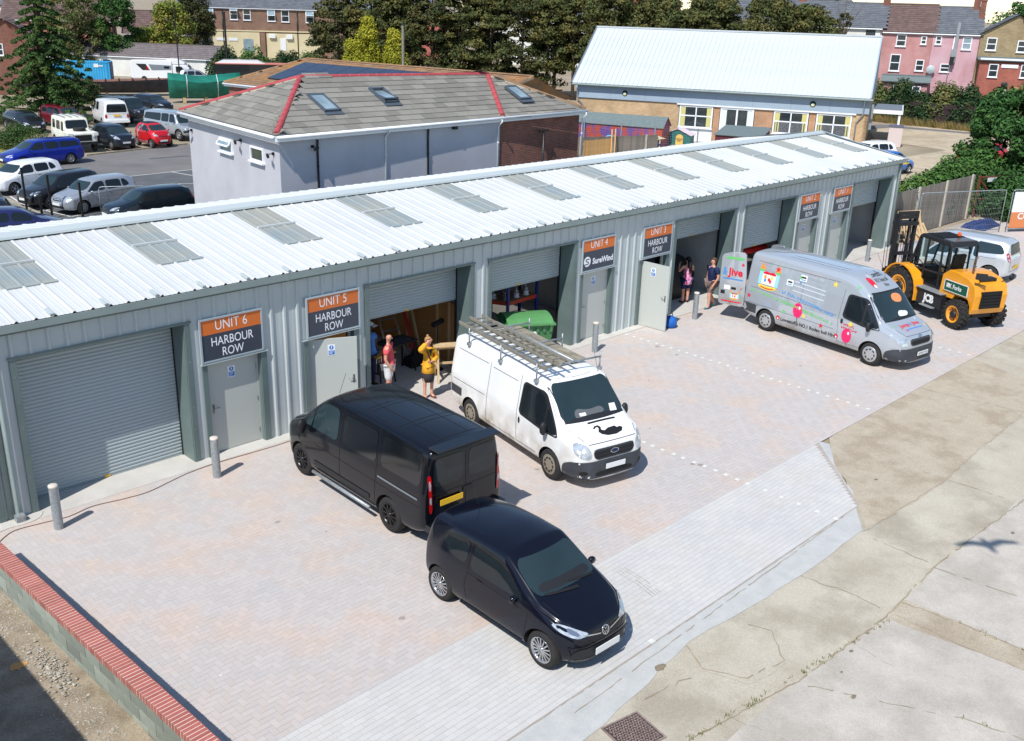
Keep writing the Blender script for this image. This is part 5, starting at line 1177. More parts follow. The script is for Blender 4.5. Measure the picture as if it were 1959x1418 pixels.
q = MB(); q.tube([(.95*math.cos(t)*.6, 0, .7*math.sin(t)) for t in [math.pi*i/12 for i in range(13)]], .08, 8); o = q.build('climbing_arch', mat('sky blue plastic', srgb(96, 184, 226), .4)); o.location = (56.2, 32.3, ZY); o.rotation_euler = (0, 0, math.radians(-70)); tag(o, 'light blue plastic arch before the red and purple shed', 'arch')
shed('maroon_shed', 'dark maroon shed with a flat grey green felt roof before the hall doors', 'shed', (58.3, 21.6, ZY), math.radians(-66), 3.2, 4.8, 1.9, 2.1, mat('maroon boards', srgb(98, 44, 52), .7), m_felt, clad_n=10, mono=True)
pf = thing('mesh_fence', 'thin wire mesh fence on grey steel posts along the play yard', 'fence', (57, 31, ZY))
posts = [(54.6, 37.3), (56.8, 34.9), (56.36, 31.24), (57.74, 28.97), (60.2, 28.3), (62.0, 26.0), (63.5, 22.5), (66, 20), (69.3, 17.3)]
posts = [(54.9, 37.8), (55.7, 34.6), (56.3, 31.3), (57.2, 28.7), (58.4, 25.6), (59.7, 22.6), (61.0, 19.6)]
for x, y in posts: q = MB(); q.cyl((x, y, ZY), (x, y, 1.15), .05, 8); q.build('post', m_galv, pf, world=True)
for (x, y), (x2, y2) in zip(posts, posts[1:]):
    q = MB()
    for i in range(10): z = ZY+.15+i*.18; q.bar((x, y, z), (x2, y2, z), .008)
    for i in range(1, 24): t = i/24; q.bar((x+(x2-x)*t, y+(y2-y)*t, ZY+.1), (x+(x2-x)*t, y+(y2-y)*t, 1.1), .006)
    q.build('mesh_panel', m_galv, pf, world=True)
# close board fences in the yard
def board_fence(name, label, a, b, h, m, mp, bw=.15, post=None, z0_=0., group=None, mpost=None, gap=.008, cap=False):
    t = thing(name, label, 'fence', (*a, z0_), math.atan2(b[1]-a[1], b[0]-a[0]), group); L = math.dist(a, b); n = int(L/bw)
    q = MB(); q.box(gap/2, -.012, 0, bw-gap/2, .012, h); me = q.mesh(m, 'board'); rr = random.Random(int(L*100))
    for i in range(n): o = link('board', me, t, (i*bw, rr.uniform(-.008, .008), rr.uniform(-.02, .02))); o.rotation_euler = (0, rr.uniform(-.006, .006), 0)
    if post:
        k = int(L/post)
        for i in range(k+1): q = MB(); q.box(i*post-.06, -.09, 0, i*post+.06, -.0125, h+.06); q.build('post', mp, t)
    q = MB()
    for z in (h*.2, h*.8): q.box(0, .013, z-.04, L, .05, z+.04)
    q.build('rail', m, t); return t
m_fgrey = mat('weathered grey board', srgb(146, 138, 128), .9, col2=srgb(118, 110, 100), scale=3, stretch=(6, 6, .7), island=.16, col3=srgb(92, 88, 82), scale3=1.2, amt3=.6)
m_fpost = mat('concrete post', srgb(196, 190, 176), .9, col2=srgb(176, 168, 152), scale=4)
m_fdark = mat('dark stained board', srgb(58, 42, 44), .85, col2=srgb(46, 34, 36), scale=3, island=.12); m_fnew = mat('new timber board', srgb(206, 166, 112), .8, col2=srgb(190, 148, 96), scale=3, island=.1)
board_fence('timber_fence', 'pale timber boarded panel leaning in the yard right of the brick wall', (48.9, 28.7), (51.7, 28.4), 1.15, m_fnew, m_fnew, z0_=-.6)
board_fence('timber_fence', 'old grey boarded fence behind the pale timber panel', (47.0, 30.6), (56.0, 27.4), 1.25, m_fgrey, m_fpost, post=2.8, z0_=-.6)
for i, x in enumerate((51.4, 51.8)): q = MB(); q.bar((x, 28.2, -.6), (x+.35, 28.5, 1.2), .09, .14); tag(q.build('fence_prop', m_fnew), ('left' if i == 0 else 'right')+' one of two timber props leaning beside the pale panel', 'timber')
board_fence('close_board_fence', 'weathered grey board fence with concrete posts right of the row, below the ivy', (36.5, .42), (46.2, .42), 2.15, m_fgrey, m_fpost, post=3.05)
board_fence('dark_fence', 'dark brown board fence beyond the gravel yard with dry weeds at its foot', (91.6, 13.0), (89.9, 26.6), 1.95, m_fdark, m_fpost, post=3.0)
board_fence('dark_fence', 'dark brown board fence at the right edge beyond the sycamore', (94, 4), (91.7, 12.9), 1.95, m_fdark, m_fpost, post=3.0)
board_fence('garden_fence', 'orange garden fence panels below the red brick house', (112.5, 22.0), (114.5, 10.0), 2.6, mat('orange board', srgb(206, 142, 72), .8, island=.1), m_upvc, post=2.3)
bs_ = thing('bin_store', 'pale pink boxed store with a slate lid beside the hall porch', 'store', (71.0, 16.0, 0), math.radians(-65))
q = MB(); q.box(-.5, -.5, 0, .5, .5, 1.5); q.build('box', mat('pale pink board', srgb(206, 190, 184), .7), bs_)
q = MB(); q.box(-.55, -.55, 1.5, .55, .55, 1.6); q.build('lid', mat('slate lid', srgb(92, 96, 112), .7), bs_)
# ================================================================ VEHICLES
def paint(name, c, metal=0., rough=.28, c2=None, coat=.8, spec=.45, **k): return mat(name, c, rough, metal, col2=c2, coat=coat, spec=spec, **k)
m_tyre = mat('tyre rubber', srgb(34, 34, 36), .85, col2=srgb(48, 46, 44), scale=6); m_well = mat('wheel well', (.006, .006, .006), .9); m_trim = mat('black trim', srgb(34, 35, 38), .55)
m_carg = mat('car glass', (.010, .015, .018), .03, spec=.6, col2=(.014, .02, .024), scale=.7); m_carl = mat('pale car glass', (.028, .05, .056), .03, spec=.6, col2=(.016, .03, .036), scale=.5, contrast=.6)
m_gap = mat('panel gap', (.008, .008, .009), .7); m_lamp = mat('headlamp', srgb(206, 214, 220), .08, .25, coat=1, col2=srgb(150, 160, 168), scale=9); m_redl = mat('tail lamp red', srgb(178, 16, 22), .12, coat=1)
m_orl = mat('indicator orange', srgb(226, 120, 30), .2); m_plw = mat('white plate', srgb(226, 228, 226), .5); m_ply_ = mat('yellow plate', srgb(240, 190, 40), .5); m_chr = mat('bright metal', srgb(200, 202, 206), .18, .9); m_alloy = mat('alloy rim', srgb(176, 178, 182), .3, .7); m_alld = mat('black alloy', (.012, .012, .013), .3)
m_dash = mat('grey dash', srgb(92, 96, 98), .7)
def interp(P, x):
    P = sorted(P)
    if x <= P[0][0]: return P[0][1]
    for (a, b), (c, d) in zip(P, P[1:]):
        if x <= c: return b+(d-b)*(x-a)/(c-a) if c > a else d
    return P[-1][1]
def chaikin(P, n=1):
    """round the corners of an outline without eating its long edges"""
    for cut in ((.07, .028), (.12, .05))[n > 1]:
        q = []
        for i in range(len(P)):
            a, b = P[i], P[(i+1) % len(P)]; k = min(.26, cut/max(math.dist(a, b), 1e-6)); q += [(a[0]*(1-k)+b[0]*k, a[1]*(1-k)+b[1]*k), (a[0]*k+b[0]*(1-k), a[1]*k+b[1]*(1-k))]
        P = q
    return P
class Car:
    def __init__(s, name, label, cat, loc, rz, spec, body_m, group=None, sub=2):
        s.t = thing(name, label, cat, loc, rz, group); s.sp = spec; s.bm_ = body_m
        xs = sorted(set(round(p[0], 3) for k in ('top', 'belt', 'bot', 'w', 'wt') for p in spec[k])); x0, x1 = xs[0], xs[-1]
        st = [x0]+[x for x in xs[1:-1] if x-x0 > .03 and x1-x > .03]+[x1]; full = [st[0]]
        for a, b in zip(st, st[1:]):
            n = max(1, int((b-a)/.55))
            for k in range(1, n+1): full.append(a+(b-a)*k/n)
        rings = []; cr = spec.get('crown', .04); r = spec.get('r', .09)
        for x in full:
            b, bl, t, w, wt = (interp(spec[k], x) for k in ('bot', 'belt', 'top', 'w', 'wt')); wm = interp(spec['wb'], x) if 'wb' in spec else w*.985
            t2 = max(t, bl+.02); rr = min(r, (t2-bl)*.5); mid = b+(bl-b)*.5
            H = [(0, b), (w*.7, b), (w-.05, b+.015), (w-.005, b+.12), (w, mid), (wm, bl-.03), (wm-.012, bl), (wt+(wm-wt)*.3, bl+(t2-bl)*.62), (wt, t2-rr), (wt-rr*.45, t2-rr*.2), (wt-rr*1.5, t2), (wt*.45, t2+cr*.8), (0, t2+cr)]
            rings.append([(x, y, z) for y, z in H]+[(x, -y, z) for y, z in H[-2:0:-1]])
        V = [p for g in rings for p in g]; n = len(rings[0]); F = [(i*n+k, i*n+(k+1) % n, (i+1)*n+(k+1) % n, (i+1)*n+k) for i in range(len(rings)-1) for k in range(n)]
        h = 12
        for base, flip in ((0, 0), ((len(rings)-1)*n, 1)):      # end caps as strips joining left and right points
            for k in range(h):
                a, b_, c_, d_ = base+k, base+k+1, base+(n-k-1) % n, base+(n-k) % n
                f = (a, b_, c_, d_) if k > 0 and k < h-1 else ((base, base+1, base+n-1) if k == 0 else (base+h-1, base+h, base+n-h+1))
                F.append(tuple(f) if not flip else tuple(f)[::-1])
        me = bpy.data.meshes.new('body'); me.from_pydata(V, [], F); me.materials.append(body_m); me.materials.append(m_well)
        bm = bmesh.new(); bm.from_mesh(me); bmesh.ops.recalc_face_normals(bm, faces=bm.faces); bm.to_mesh(me); bm.free()
        o = bpy.data.objects.new('body', me); COL.objects.link(o); md = o.modifiers.new('s', 'SUBSURF'); md.levels = sub; md.render_levels = sub
        cut = MB(); wr = spec['wr']
        for ax in spec['axles']:
            for sd in (-1, 1):
                w = interp(spec['w'], ax); cut.cyl((ax, sd*(w-.30), wr), (ax, sd*(w+.2), wr), wr*1.16, 24, smooth=False)
        cm = cut.mesh([m_well]); co = bpy.data.objects.new('cutter', cm); COL.objects.link(co)
        for p in cm.polygons: p.material_index = 0
        b = o.modifiers.new('c', 'BOOLEAN'); b.operation = 'DIFFERENCE'; b.object = co; b.solver = 'EXACT'; b.material_mode = 'TRANSFER'
        dg = bpy.context.evaluated_depsgraph_get(); dg.update(); ev = bpy.data.meshes.new_from_object(o.evaluated_get(dg)); bpy.data.objects.remove(o); bpy.data.objects.remove(co)
        for p in ev.polygons: p.use_smooth = True
        try: ev.set_sharp_from_angle(angle=math.radians(38))
        except Exception: pass
        ev.name = 'body'; s.body = link('body', ev, s.t); bm = bmesh.new(); bm.from_mesh(ev); s.bvh = BVHTree.FromBMesh(bm); bm.free()
    def hit(s, mode, u, v, off):
        if mode in 'LR':
            sg = 1 if mode == 'L' else -1; o, d = Vector((u, sg*3, v)), Vector((0, -sg, 0))
        elif mode in 'FB':
            sg = 1 if mode == 'F' else -1; o, d = Vector((sg*8, u, v)), Vector((-sg, 0, 0))
        else: o, d = Vector((u, v, 5)), Vector((0, 0, -1))
        h = s.bvh.ray_cast(o, d)
        if h[0] is None: return None
        n = h[1]; n = n if n.dot(d) < 0 else -n
        return h[0]+n*off
    def patch(s, name, mode, poly, m, off=.004, res=.09, rnd=1, parent=None, label=None):
        """cut a flat outline to small pieces and lay it on the body skin"""
        if rnd: poly = chaikin(poly, rnd)
        bm = bmesh.new(); f = bm.faces.new([bm.verts.new((p[0], p[1], 0)) for p in poly])
        for ax in (0, 1):
            lo, hi = min(p[ax] for p in poly), max(p[ax] for p in poly); n = max(1, int((hi-lo)/res))
            for k in range(1, n):
                co = [0, 0, 0]; no = [0, 0, 0]; co[ax] = lo+(hi-lo)*k/n; no[ax] = 1
                bmesh.ops.bisect_plane(bm, geom=bm.verts[:]+bm.edges[:]+bm.faces[:], plane_co=co, plane_no=no)
        bad = []
        for v in bm.verts:
            p = s.hit(mode, v.co.x, v.co.y, off)
            if p is None: bad.append(v)
            else: v.co = p
        if bad: bmesh.ops.delete(bm, geom=bad, context='VERTS')
        lim = max(.3, res*3.2)
        bad = [f for f in bm.faces if any(e.calc_length() > lim for e in f.edges)]
        if bad: bmesh.ops.delete(bm, geom=bad, context='FACES')
        for f in bm.faces: f.smooth = True
        me = bpy.data.meshes.new(name); bm.to_mesh(me); bm.free(); me.materials.append(m)
        return link(name, me, parent or s.t, label=label)
    def sym(s, name, poly, m, **k): return [s.patch(name, 'L', poly, m, **k), s.patch(name, 'R', poly, m, **k)]
    def line(s, mode, pts, w=.012, m=None, off=.003, mb=None, name='panel_gap'):
        own = mb is None; mb = mb or MB(); q = []
        for a, b in zip(pts, pts[1:]):
            n = max(1, int(math.dist(a, b)/.08))
            for k in range(n+1):
                if k == 0 and q: continue
                t = k/n; q.append((a[0]+(b[0]-a[0])*t, a[1]+(b[1]-a[1])*t))
        prev = None
        for i, p in enumerate(q):
            a = q[max(i-1, 0)]; b = q[min(i+1, len(q)-1)]; d = Vector((b[0]-a[0], b[1]-a[1])); 
            if d.length < 1e-6: continue
            d.normalize(); nx, ny = -d.y*w/2, d.x*w/2
            A, B_ = s.hit(mode, p[0]+nx, p[1]+ny, off), s.hit(mode, p[0]-nx, p[1]-ny, off)
            if A is None or B_ is None: prev = None; continue
            if prev and (prev[0]-A).length < .5: mb.add([prev[0], prev[1], B_, A], [(0, 1, 2, 3)])
            prev = (A, B_)
        if own: return mb.build(name, m or m_gap, s.t)
    def gaps(s, L=(), F=(), B=(), T=(), w=.012, m=None):
        mb = MB()
        for p in L: s.line('L', p, w, mb=mb); s.line('R', p, w, mb=mb)
        for md, G_ in (('F', F), ('B', B), ('T', T)):
            for p in G_: s.line(md, p, w, mb=mb)
        if mb.v: mb.build('panel_gaps', m or m_gap, s.t, fix=False)
    def text(s, mode, txt, size, u, v, m, ang=0., bold=0., width=None, off=.006, flip=False, name='lettering', shear=0.):
        V, F = text_mesh(txt, size, bold, 'CENTER', shear)
        if not V: return
        a, b = min(p[0] for p in V), max(p[0] for p in V); k = (width/(b-a)) if width else 1; c, s_ = math.cos(ang), math.sin(ang); mb = MB(); P = []
        for x, y in V:
            x *= k; 
            if flip: X, Y = u-(x*c-y*s_), v+(x*s_+y*c)
            else: X, Y = u+(x*c-y*s_), v+(x*s_+y*c)
            h = s.hit(mode, X, Y, off); P.append(h if h is not None else None)
        F = [f for f in F if all(P[i] is not None for i in f)]; P = [p if p is not None else Vector((0, 0, 0)) for p in P]
        mb.add(P, F); return mb.build(name, m, s.t, fix=False)
    def wheels(s, tyre=None, rim=m_alloy, spokes=5, rr=.62, style='alloy', tw=.2, cap=None):
        sp = s.sp; wr = sp['wr']; r = wr*rr; n = 28
        ty = MB(); ty.lathe([(r, -tw/2), (wr*.93, -tw/2-.005), (wr*.985, -tw/2+.03), (wr, 0), (wr*.985, tw/2-.03), (wr*.93, tw/2+.005), (r, tw/2), (r*.98, tw*.1), (r*.98, -tw*.1), (r, -tw/2)], axis='y', n=n); tm = ty.mesh(tyre or m_tyre, 'wheel')
        q = MB(); f = -tw/2
        q.lathe([(r*.99, f+.0), (r*1.01, f-.008), (r*.9, f+.005), (r*.86, f+.05)], axis='y', n=n)
        if style == 'alloy':
            q.lathe([(r*.86, f+.07), (.001, f+.07)], axis='y', n=n, mi=1)
            for k in range(spokes):
                a = 2*math.pi*k/spokes; q.bar((r*.12*math.cos(a), f+.012, r*.12*math.sin(a)), (r*.9*math.cos(a), f+.012, r*.9*math.sin(a)), .05 if spokes < 8 else .022, .03 if spokes < 8 else .016, up=(0, 1, 0))
            q.lathe([(r*.24, f+.03), (r*.22, f-.005), (.001, f-.01)], axis='y', n=14)
        elif style == 'steel':
            q.lathe([(r*.86, f+.03), (r*.7, f+.0), (r*.45, f+.03), (r*.28, f+.0), (r*.2, f-.02), (.001, f-.025)], axis='y', n=n)
            for k in range(8): a = 2*math.pi*k/8; q.lathe([(.001, -.001), (.02, 0)], (r*.6*math.cos(a), f+.004, r*.6*math.sin(a)), 'y', 6, 1)
        else:
            q.lathe([(r*.92, f+.0), (r*.85, f-.012), (r*.3, f-.004), (.001, f-.012)], axis='y', n=n)
            for k in range(spokes): a = 2*math.pi*k/spokes; q.obox((r*.66*math.cos(a), f-.01, r*.66*math.sin(a)), (-math.sin(a), 0, math.cos(a)), (math.cos(a), 0, math.sin(a)), (0, 1, 0), .035, .018, .004, 1)
        rm = q.mesh([rim, m_well], 'rim')
        for ax in sp['axles']:
            for sd in (1, -1):
                w = interp(sp['w'], ax); y = sd*(w-tw/2-.025); o = link('wheel', tm, s.t, (ax, y, wr)); c = link('rim', rm, o, (0, 0, 0))
                if sd > 0: o.rotation_euler = (0, 0, math.pi)
    def mirrors(s, x, y, z, m=None, sz=(.07, .12, .1)):
        for sd in (1, -1):
            q = MB(); q.tube([(x, sd*(y-.1), z-.04), (x+.01, sd*(y+.02), z-.02)], .018, 6)
            V = []; 
            prof = [(0.001, -1), (.75, -.85), (1, -.3), (1, .4), (.75, .9), (.001, 1)]
            q.lathe([(a*1, b) for a, b in [(0.001, -1)]], n=3) if 0 else None
            n = 10
            for a, b in prof:
                for k in range(n): t = 2*math.pi*k/n; V.append((x+b*sz[0]*.6+.0, sd*(y+sz[1]*.6)+a*math.cos(t)*sz[1]*.62, z+a*math.sin(t)*sz[2]*.62))
            q.add(V, [(i*n+k, i*n+(k+1) % n, (i+1)*n+(k+1) % n, (i+1)*n+k) for i in range(5) for k in range(n)], 0, True)
            q.build('door_mirror', m or m_trim, s.t)
    def plate(s, mode, u, v, txt=None, yellow=False, w=.52, h=.11, off=.012, tilt=0):
        c = s.hit(mode, u, v, 0)
        if c is None: return
        sg = 1 if mode == 'F' else -1; q = MB(); x = c.x+sg*off; q.box(x-.006, u-w/2, v-h/2, x+.006, u+w/2, v+h/2); q.build('number_plate', m_ply_ if yellow else m_plw, s.t)
        if txt:
            q = MB(); put_text(q, txt, .1, lambda a, b: (x+sg*.0075, u+sg*a, v+b-.034), bold=.001, width=w*.86); q.build('plate_lettering', m_gap, s.t, fix=False)
    def aerial(s, x, y, z, l=.45, lean=-.35): q = MB(); q.tube([(x, y, z), (x+l*lean, y, z+l)], .004, 5); q.build('aerial', m_blk, s.t)
    def box(s, name, m, *b): q = MB(); q.box(*b); return q.build(name, m, s.t)
def place(ra, fa):
    """origin midway between the wheel contact points of the visible side, given as rear and front"""
    pass
def pose(rear, front, side, halfw):
    """rear and front hub ground points on one side; side=+1 when that is the car's left"""
    r, f = Vector((*rear, 0)), Vector((*front, 0)); d = (f-r).normalized(); n = Vector((-d.y, d.x, 0)); c = (r+f)/2-n*side*halfw
    return (c.x, c.y, 0), math.atan2(d.y, d.x)
m_black = paint('black paint', (.004, .005, .008), rough=.2, c2=(.005, .006, .01), scale=.5, coat=.5, spec=.25)
# ---------------------------------------------------------------- black van
loc, rz = pose((4.85, -5.09), (4.98, -1.99), 1, .97)
sp = dict(axles=(-1.55, 1.55), wr=.345, crown=.045, r=.1,
    top=[(-2.62, 1.75), (-2.55, 1.93), (-1.8, 1.97), (0, 1.98), (.72, 1.93), (1.1, 1.7), (1.62, 1.3), (1.9, 1.18), (2.28, .98), (2.4, .78), (2.44, .6)],
    belt=[(-2.62, 1.12), (.5, 1.14), (1.62, 1.12), (2.2, .92), (2.38, .74), (2.44, .56)], bot=[(-2.62, .42), (-2.3, .26), (2.1, .24), (2.44, .3)],
    w=[(-2.62, .86), (-2.5, .94), (-1.8, .985), (1.5, .985), (2.0, .94), (2.28, .8), (2.44, .55)], wt=[(-2.62, .74), (-2.5, .79), (.6, .8), (.9, .78), (1.62, .82), (2.1, .78), (2.3, .62), (2.44, .45)], wb=[(-2.62, .84), (-2.5, .93), (1.6, .96), (2.0, .93), (2.28, .79), (2.44, .53)])
v = Car('panel_van', 'glossy black panel van parked nose to the units with yellow rear plate', 'van', loc, rz, sp, m_black)
v.wheels(rim=m_alld, spokes=10, rr=.68)
v.patch('windscreen', 'F', [(-.72, 1.3), (.72, 1.3), (.66, 1.92), (-.66, 1.92)], m_carg)
v.sym('cab_window', [(1.42, 1.22), (1.30, 1.38), (.86, 1.76), (.66, 1.84), (.22, 1.85), (.2, 1.22)], m_carl)
v.patch('quarter_pillar', 'L', [(1.12, 1.2), (1.16, 1.2), (1.12, 1.56), (1.08, 1.58)], m_black, off=.008, rnd=0)
m_bpan = paint('black panel', (.006, .007, .009), rough=.1)
for a, b in ((.02, -1.08), (-1.24, -2.42)): v.sym('side_panel', [(a, 1.24), (a, 1.82), (b, 1.82), (b, 1.24)], m_bpan, off=.006)
v.gaps(L=[[(.1, 1.9), (.1, 1.2), (.06, .4), (1.0, .4)], [(-1.12, 1.9), (-1.12, .42)], [(-1.12, .42), (.06, .42)], [(1.62, .62), (1.5, 1.15), (1.42, 1.2)], [(1.0, .9), (-2.45, .86)]], B=[[(0, 1.85), (0, .5)], [(-.8, 1.86), (.8, 1.86)], [(-.82, 1.1), (.82, 1.1)]],
    T=[[(.55, .6), (.55, -.6)], [(-.35, .62), (-.35, -.62)], [(-.5, .6), (-.5, -.6)], [(-1.4, .62), (-1.4, -.62)], [(-1.55, .6), (-1.55, -.6)], [(-2.3, .6), (-2.3, -.6)], [(.5, .62), (-2.35, .62)], [(.5, -.62), (-2.35, -.62)], [(.5, .3), (-2.35, .3)], [(.5, -.3), (-2.35, -.3)]])
m_rail = mat('silver rail', srgb(140, 150, 158), .3, .6)
for md in 'LR': v.line(md, [(-1.2, 1.02), (-2.4, 1.0)], .035, m_rail, .012, name='door_rail')
for md in 'LR': v.line(md, [(1.0, .5), (-.95, .5)], .1, m_trim, .012, name='side_moulding')
for sd in (1, -1): v.patch('rear_window', 'B', [(sd*.06, 1.24), (sd*.74, 1.24), (sd*.70, 1.78), (sd*.06, 1.8)], m_carg, off=.006)
for sd in (1, -1):
    v.patch('tail_light', 'B', [(sd*.76, .74), (sd*.83, .76), (sd*.83, 1.5), (sd*.775, 1.5)], m_redl, off=.02, rnd=1); v.patch('reversing_light', 'B', [(sd*.775, .92), (sd*.82, .95), (sd*.82, 1.08), (sd*.78, 1.08)], m_lamp, off=.026); v.patch('indicator_light', 'B', [(sd*.785, 1.2), (sd*.825, 1.22), (sd*.82, 1.4), (sd*.79, 1.4)], m_lamp, off=.026)
    v.patch('headlight', 'F', [(sd*.5, .86), (sd*.8, .9), (sd*.86, 1.05), (sd*.62, .98)], m_lamp)
    v.patch('reflector', 'B', [(sd*.55, .42), (sd*.7, .42), (sd*.7, .46), (sd*.55, .46)], m_redl, off=.012, rnd=0)
v.patch('brake_light', 'B', [(-.14, 1.87), (.14, 1.87), (.14, 1.895), (-.14, 1.895)], m_redl, off=.01, rnd=0)
q = MB(); q.box(-2.74, -.72, 1.955, -2.45, .72, 1.985); q.build('roof_spoiler', m_black, v.t)
v.box('rear_bumper', m_black, -2.74, -.88, .4, -2.55, .88, .55); v.box('step_plate', m_trim, -2.76, -.6, .55, -2.6, .6, .57); v.box('door_handle', m_trim, -2.645, -.16, .98, -2.61, .06, 1.06)
for sd in (1, -1): q = MB(); q.tube([(-1.0, sd*1.02, .3), (1.0, sd*1.02, .3)], .035, 8); q.build('side_step', m_galv, v.t)
v.plate('B', .36, .93, yellow=True, off=.05); v.mirrors(1.28, .98, 1.22, m_blk, (.1, .16, .26)); v.aerial(.72, .5, 1.97, .5, -.5)
# ---------------------------------------------------------------- white van with ladders
m_white = mat('dirty white paint', srgb(226, 226, 222), .3, coat=.6, col2=srgb(216, 214, 208), scale=.8, col3=srgb(176, 164, 142), scale3=.9, amt3=.45)
def grime(name, base, low, z0_=.35, z1_=1.15):
    """road dirt splashed up the flanks: fades out with height on the body"""
    m = mat(name, base, .35, coat=.5); t = m.node_tree; N = t.nodes; L = t.links; p = N['Principled BSDF']; tc = N.new('ShaderNodeTexCoord'); sp_ = N.new('ShaderNodeSeparateXYZ'); L.new(tc.outputs['Object'], sp_.inputs[0])
    n = N.new('ShaderNodeTexNoise'); n.inputs['Scale'].default_value = 3.5; n.inputs['Detail'].default_value = 6; L.new(tc.outputs['Object'], n.inputs['Vector'])
    mr = N.new('ShaderNodeMapRange'); mr.inputs[1].default_value = z1_; mr.inputs[2].default_value = z0_; L.new(sp_.outputs[2], mr.inputs[0]); mu = N.new('ShaderNodeMath'); mu.operation = 'MULTIPLY'; L.new(mr.outputs[0], mu.inputs[0]); m2 = N.new('ShaderNodeMapRange'); m2.inputs[1].default_value = .3; m2.inputs[2].default_value = .75; L.new(n.outputs['Fac'], m2.inputs[0]); L.new(m2.outputs[0], mu.inputs[1])
    x = N.new('ShaderNodeMix'); x.data_type = 'RGBA'; x.inputs[6].default_value = (*base, 1); x.inputs[7].default_value = (*low, 1); L.new(mu.outputs[0], x.inputs[0]); L.new(x.outputs[2], p.inputs['Base Color']); L.new(mu.outputs[0], p.inputs['Roughness']); return m
m_whg = grime('road stained white', srgb(236, 237, 236), srgb(150, 136, 112))
m_bump = mat('grey bumper plastic', srgb(66, 70, 76), .6, col2=srgb(54, 57, 62), scale=4)
loc, rz = pose((9.36, -2.45), (8.72, -5.57), -1, .96)
sp = dict(axles=(-1.6, 1.6), wr=.335, crown=.03, r=.09,
    top=[(-2.62, 1.85), (-2.56, 1.96), (-1.8, 1.99), (0, 2.0), (1.12, 1.95), (1.35, 1.78), (1.86, 1.27), (2.1, 1.2), (2.42, 1.06), (2.52, .9), (2.56, .5)],
    belt=[(-2.62, 1.15), (.5, 1.1), (1.8, 1.08), (2.2, 1.0), (2.46, .88), (2.56, .48)], bot=[(-2.62, .4), (-2.3, .28), (2.2, .26), (2.56, .26)],
    w=[(-2.62, .92), (-2.5, .965), (-1.8, .985), (1.6, .985), (2.1, .95), (2.42, .82), (2.56, .62)], wt=[(-2.62, .78), (-2.5, .82), (.9, .83), (1.2, .8), (1.86, .84), (2.2, .8), (2.45, .68), (2.56, .52)], wb=[(-2.62, .91), (-2.5, .95), (1.6, .97), (2.1, .94), (2.42, .81), (2.56, .6)])
v = Car('panel_van', 'dirty white panel van with ladders on top and a black swan on its bonnet', 'van', loc, rz, sp, m_whg)
v.wheels(rim=mat('dusty wheel trim', srgb(146, 138, 124), .5, .3), style='trim', spokes=9, rr=.66)
v.patch('windscreen_surround', 'F', [(-.86, 1.285), (.86, 1.285), (.76, 1.97), (-.76, 1.97)], m_trim, off=.003)
v.patch('windscreen', 'F', [(-.8, 1.315), (.8, 1.315), (.72, 1.93), (-.72, 1.93)], m_carl, off=.007)
v.patch('dash_clutter', 'F', [(-.5, 1.33), (.3, 1.33), (.26, 1.47), (-.1, 1.44), (-.42, 1.5)], m_dash, off=.009); v.patch('parking_ticket', 'F', [(.42, 1.34), (.6, 1.33), (.62, 1.45), (.46, 1.46)], m_plw, off=.011, rnd=0); v.patch('papers', 'F', [(-.36, 1.36), (-.2, 1.36), (-.2, 1.41), (-.36, 1.41)], m_plw, off=.011, rnd=0)
v.sym('cab_window_surround', [(1.84, 1.0), (1.80, 1.1), (1.2, 1.8), (.42, 1.8), (.38, 1.06), (1.3, .99)], m_trim, off=.003); v.sym('cab_window', [(1.3, 1.05), (1.3, 1.56), (1.1, 1.75), (.47, 1.75), (.44, 1.12)], m_carg, off=.007); v.sym('quarter_window', [(1.78, 1.04), (1.72, 1.12), (1.35, 1.54), (1.35, 1.04)], m_carg, off=.007)
v.gaps(L=[[(.32, 1.9), (.32, 1.1), (.36, .42)], [(.36, .42), (1.1, .42)], [(-.9, 1.8), (-.9, .42)], [(-.9, .42), (.3, .42)], [(-2.4, .98), (-1.0, 1.0)], [(-2.3, 1.72), (-1.0, 1.74)], [(-.8, 1.72), (.2, 1.72)]], F=[[(-.78, 1.2), (-.6, 1.02), (.6, 1.02), (.78, 1.2)]])
v.sym('door_handle', [(.42, .86), (.48, .86), (.48, 1.0), (.42, 1.0)], m_trim, off=.02)
for md in 'LR': v.line(md, [(-2.5, .72), (-2.0, .72)], .2, m_bump, .006, name='rear_corner_guard')
v.patch('bonnet_vent', 'T', [(1.95, -.3), (2.0, -.3), (2.0, .42), (1.95, .42)], m_gap, off=.004, rnd=0)
v.patch('bumper', 'F', [(-.93, .3), (.93, .3), (.95, .62), (.8, .68), (-.8, .68), (-.95, .62)], m_bump, off=.014); v.patch('bumper_corner', 'L', [(2.0, .3), (2.5, .3), (2.5, .64), (2.06, .6)], m_bump, off=.014); v.patch('bumper_corner', 'R', [(2.0, .3), (2.5, .3), (2.5, .64), (2.06, .6)], m_bump, off=.014)
v.patch('grille', 'F', [(-.5, .7), (.5, .7), (.54, .92), (-.54, .92)], m_trim, off=.012)
for z in (.76, .83): v.line('F', [(-.48, z), (.48, z)], .03, m_gap, .018, name='grille_bar')
v.line('F', [(-.5, .9), (.5, .9)], .02, m_bump, .02, name='grille_bar'); v.patch('lower_intake', 'F', [(-.5, .34), (.5, .34), (.46, .44), (-.46, .44)], m_gap, off=.02)
v.patch('badge_rim', 'F', [(-.11, .8), (0, .765), (.11, .8), (.11, .85), (0, .885), (-.11, .85)], m_chr, off=.024, rnd=2); v.patch('badge', 'F', [(-.09, .805), (0, .78), (.09, .805), (.09, .845), (0, .87), (-.09, .845)], mat('badge navy', srgb(20, 34, 76), .3), off=.028, rnd=2)
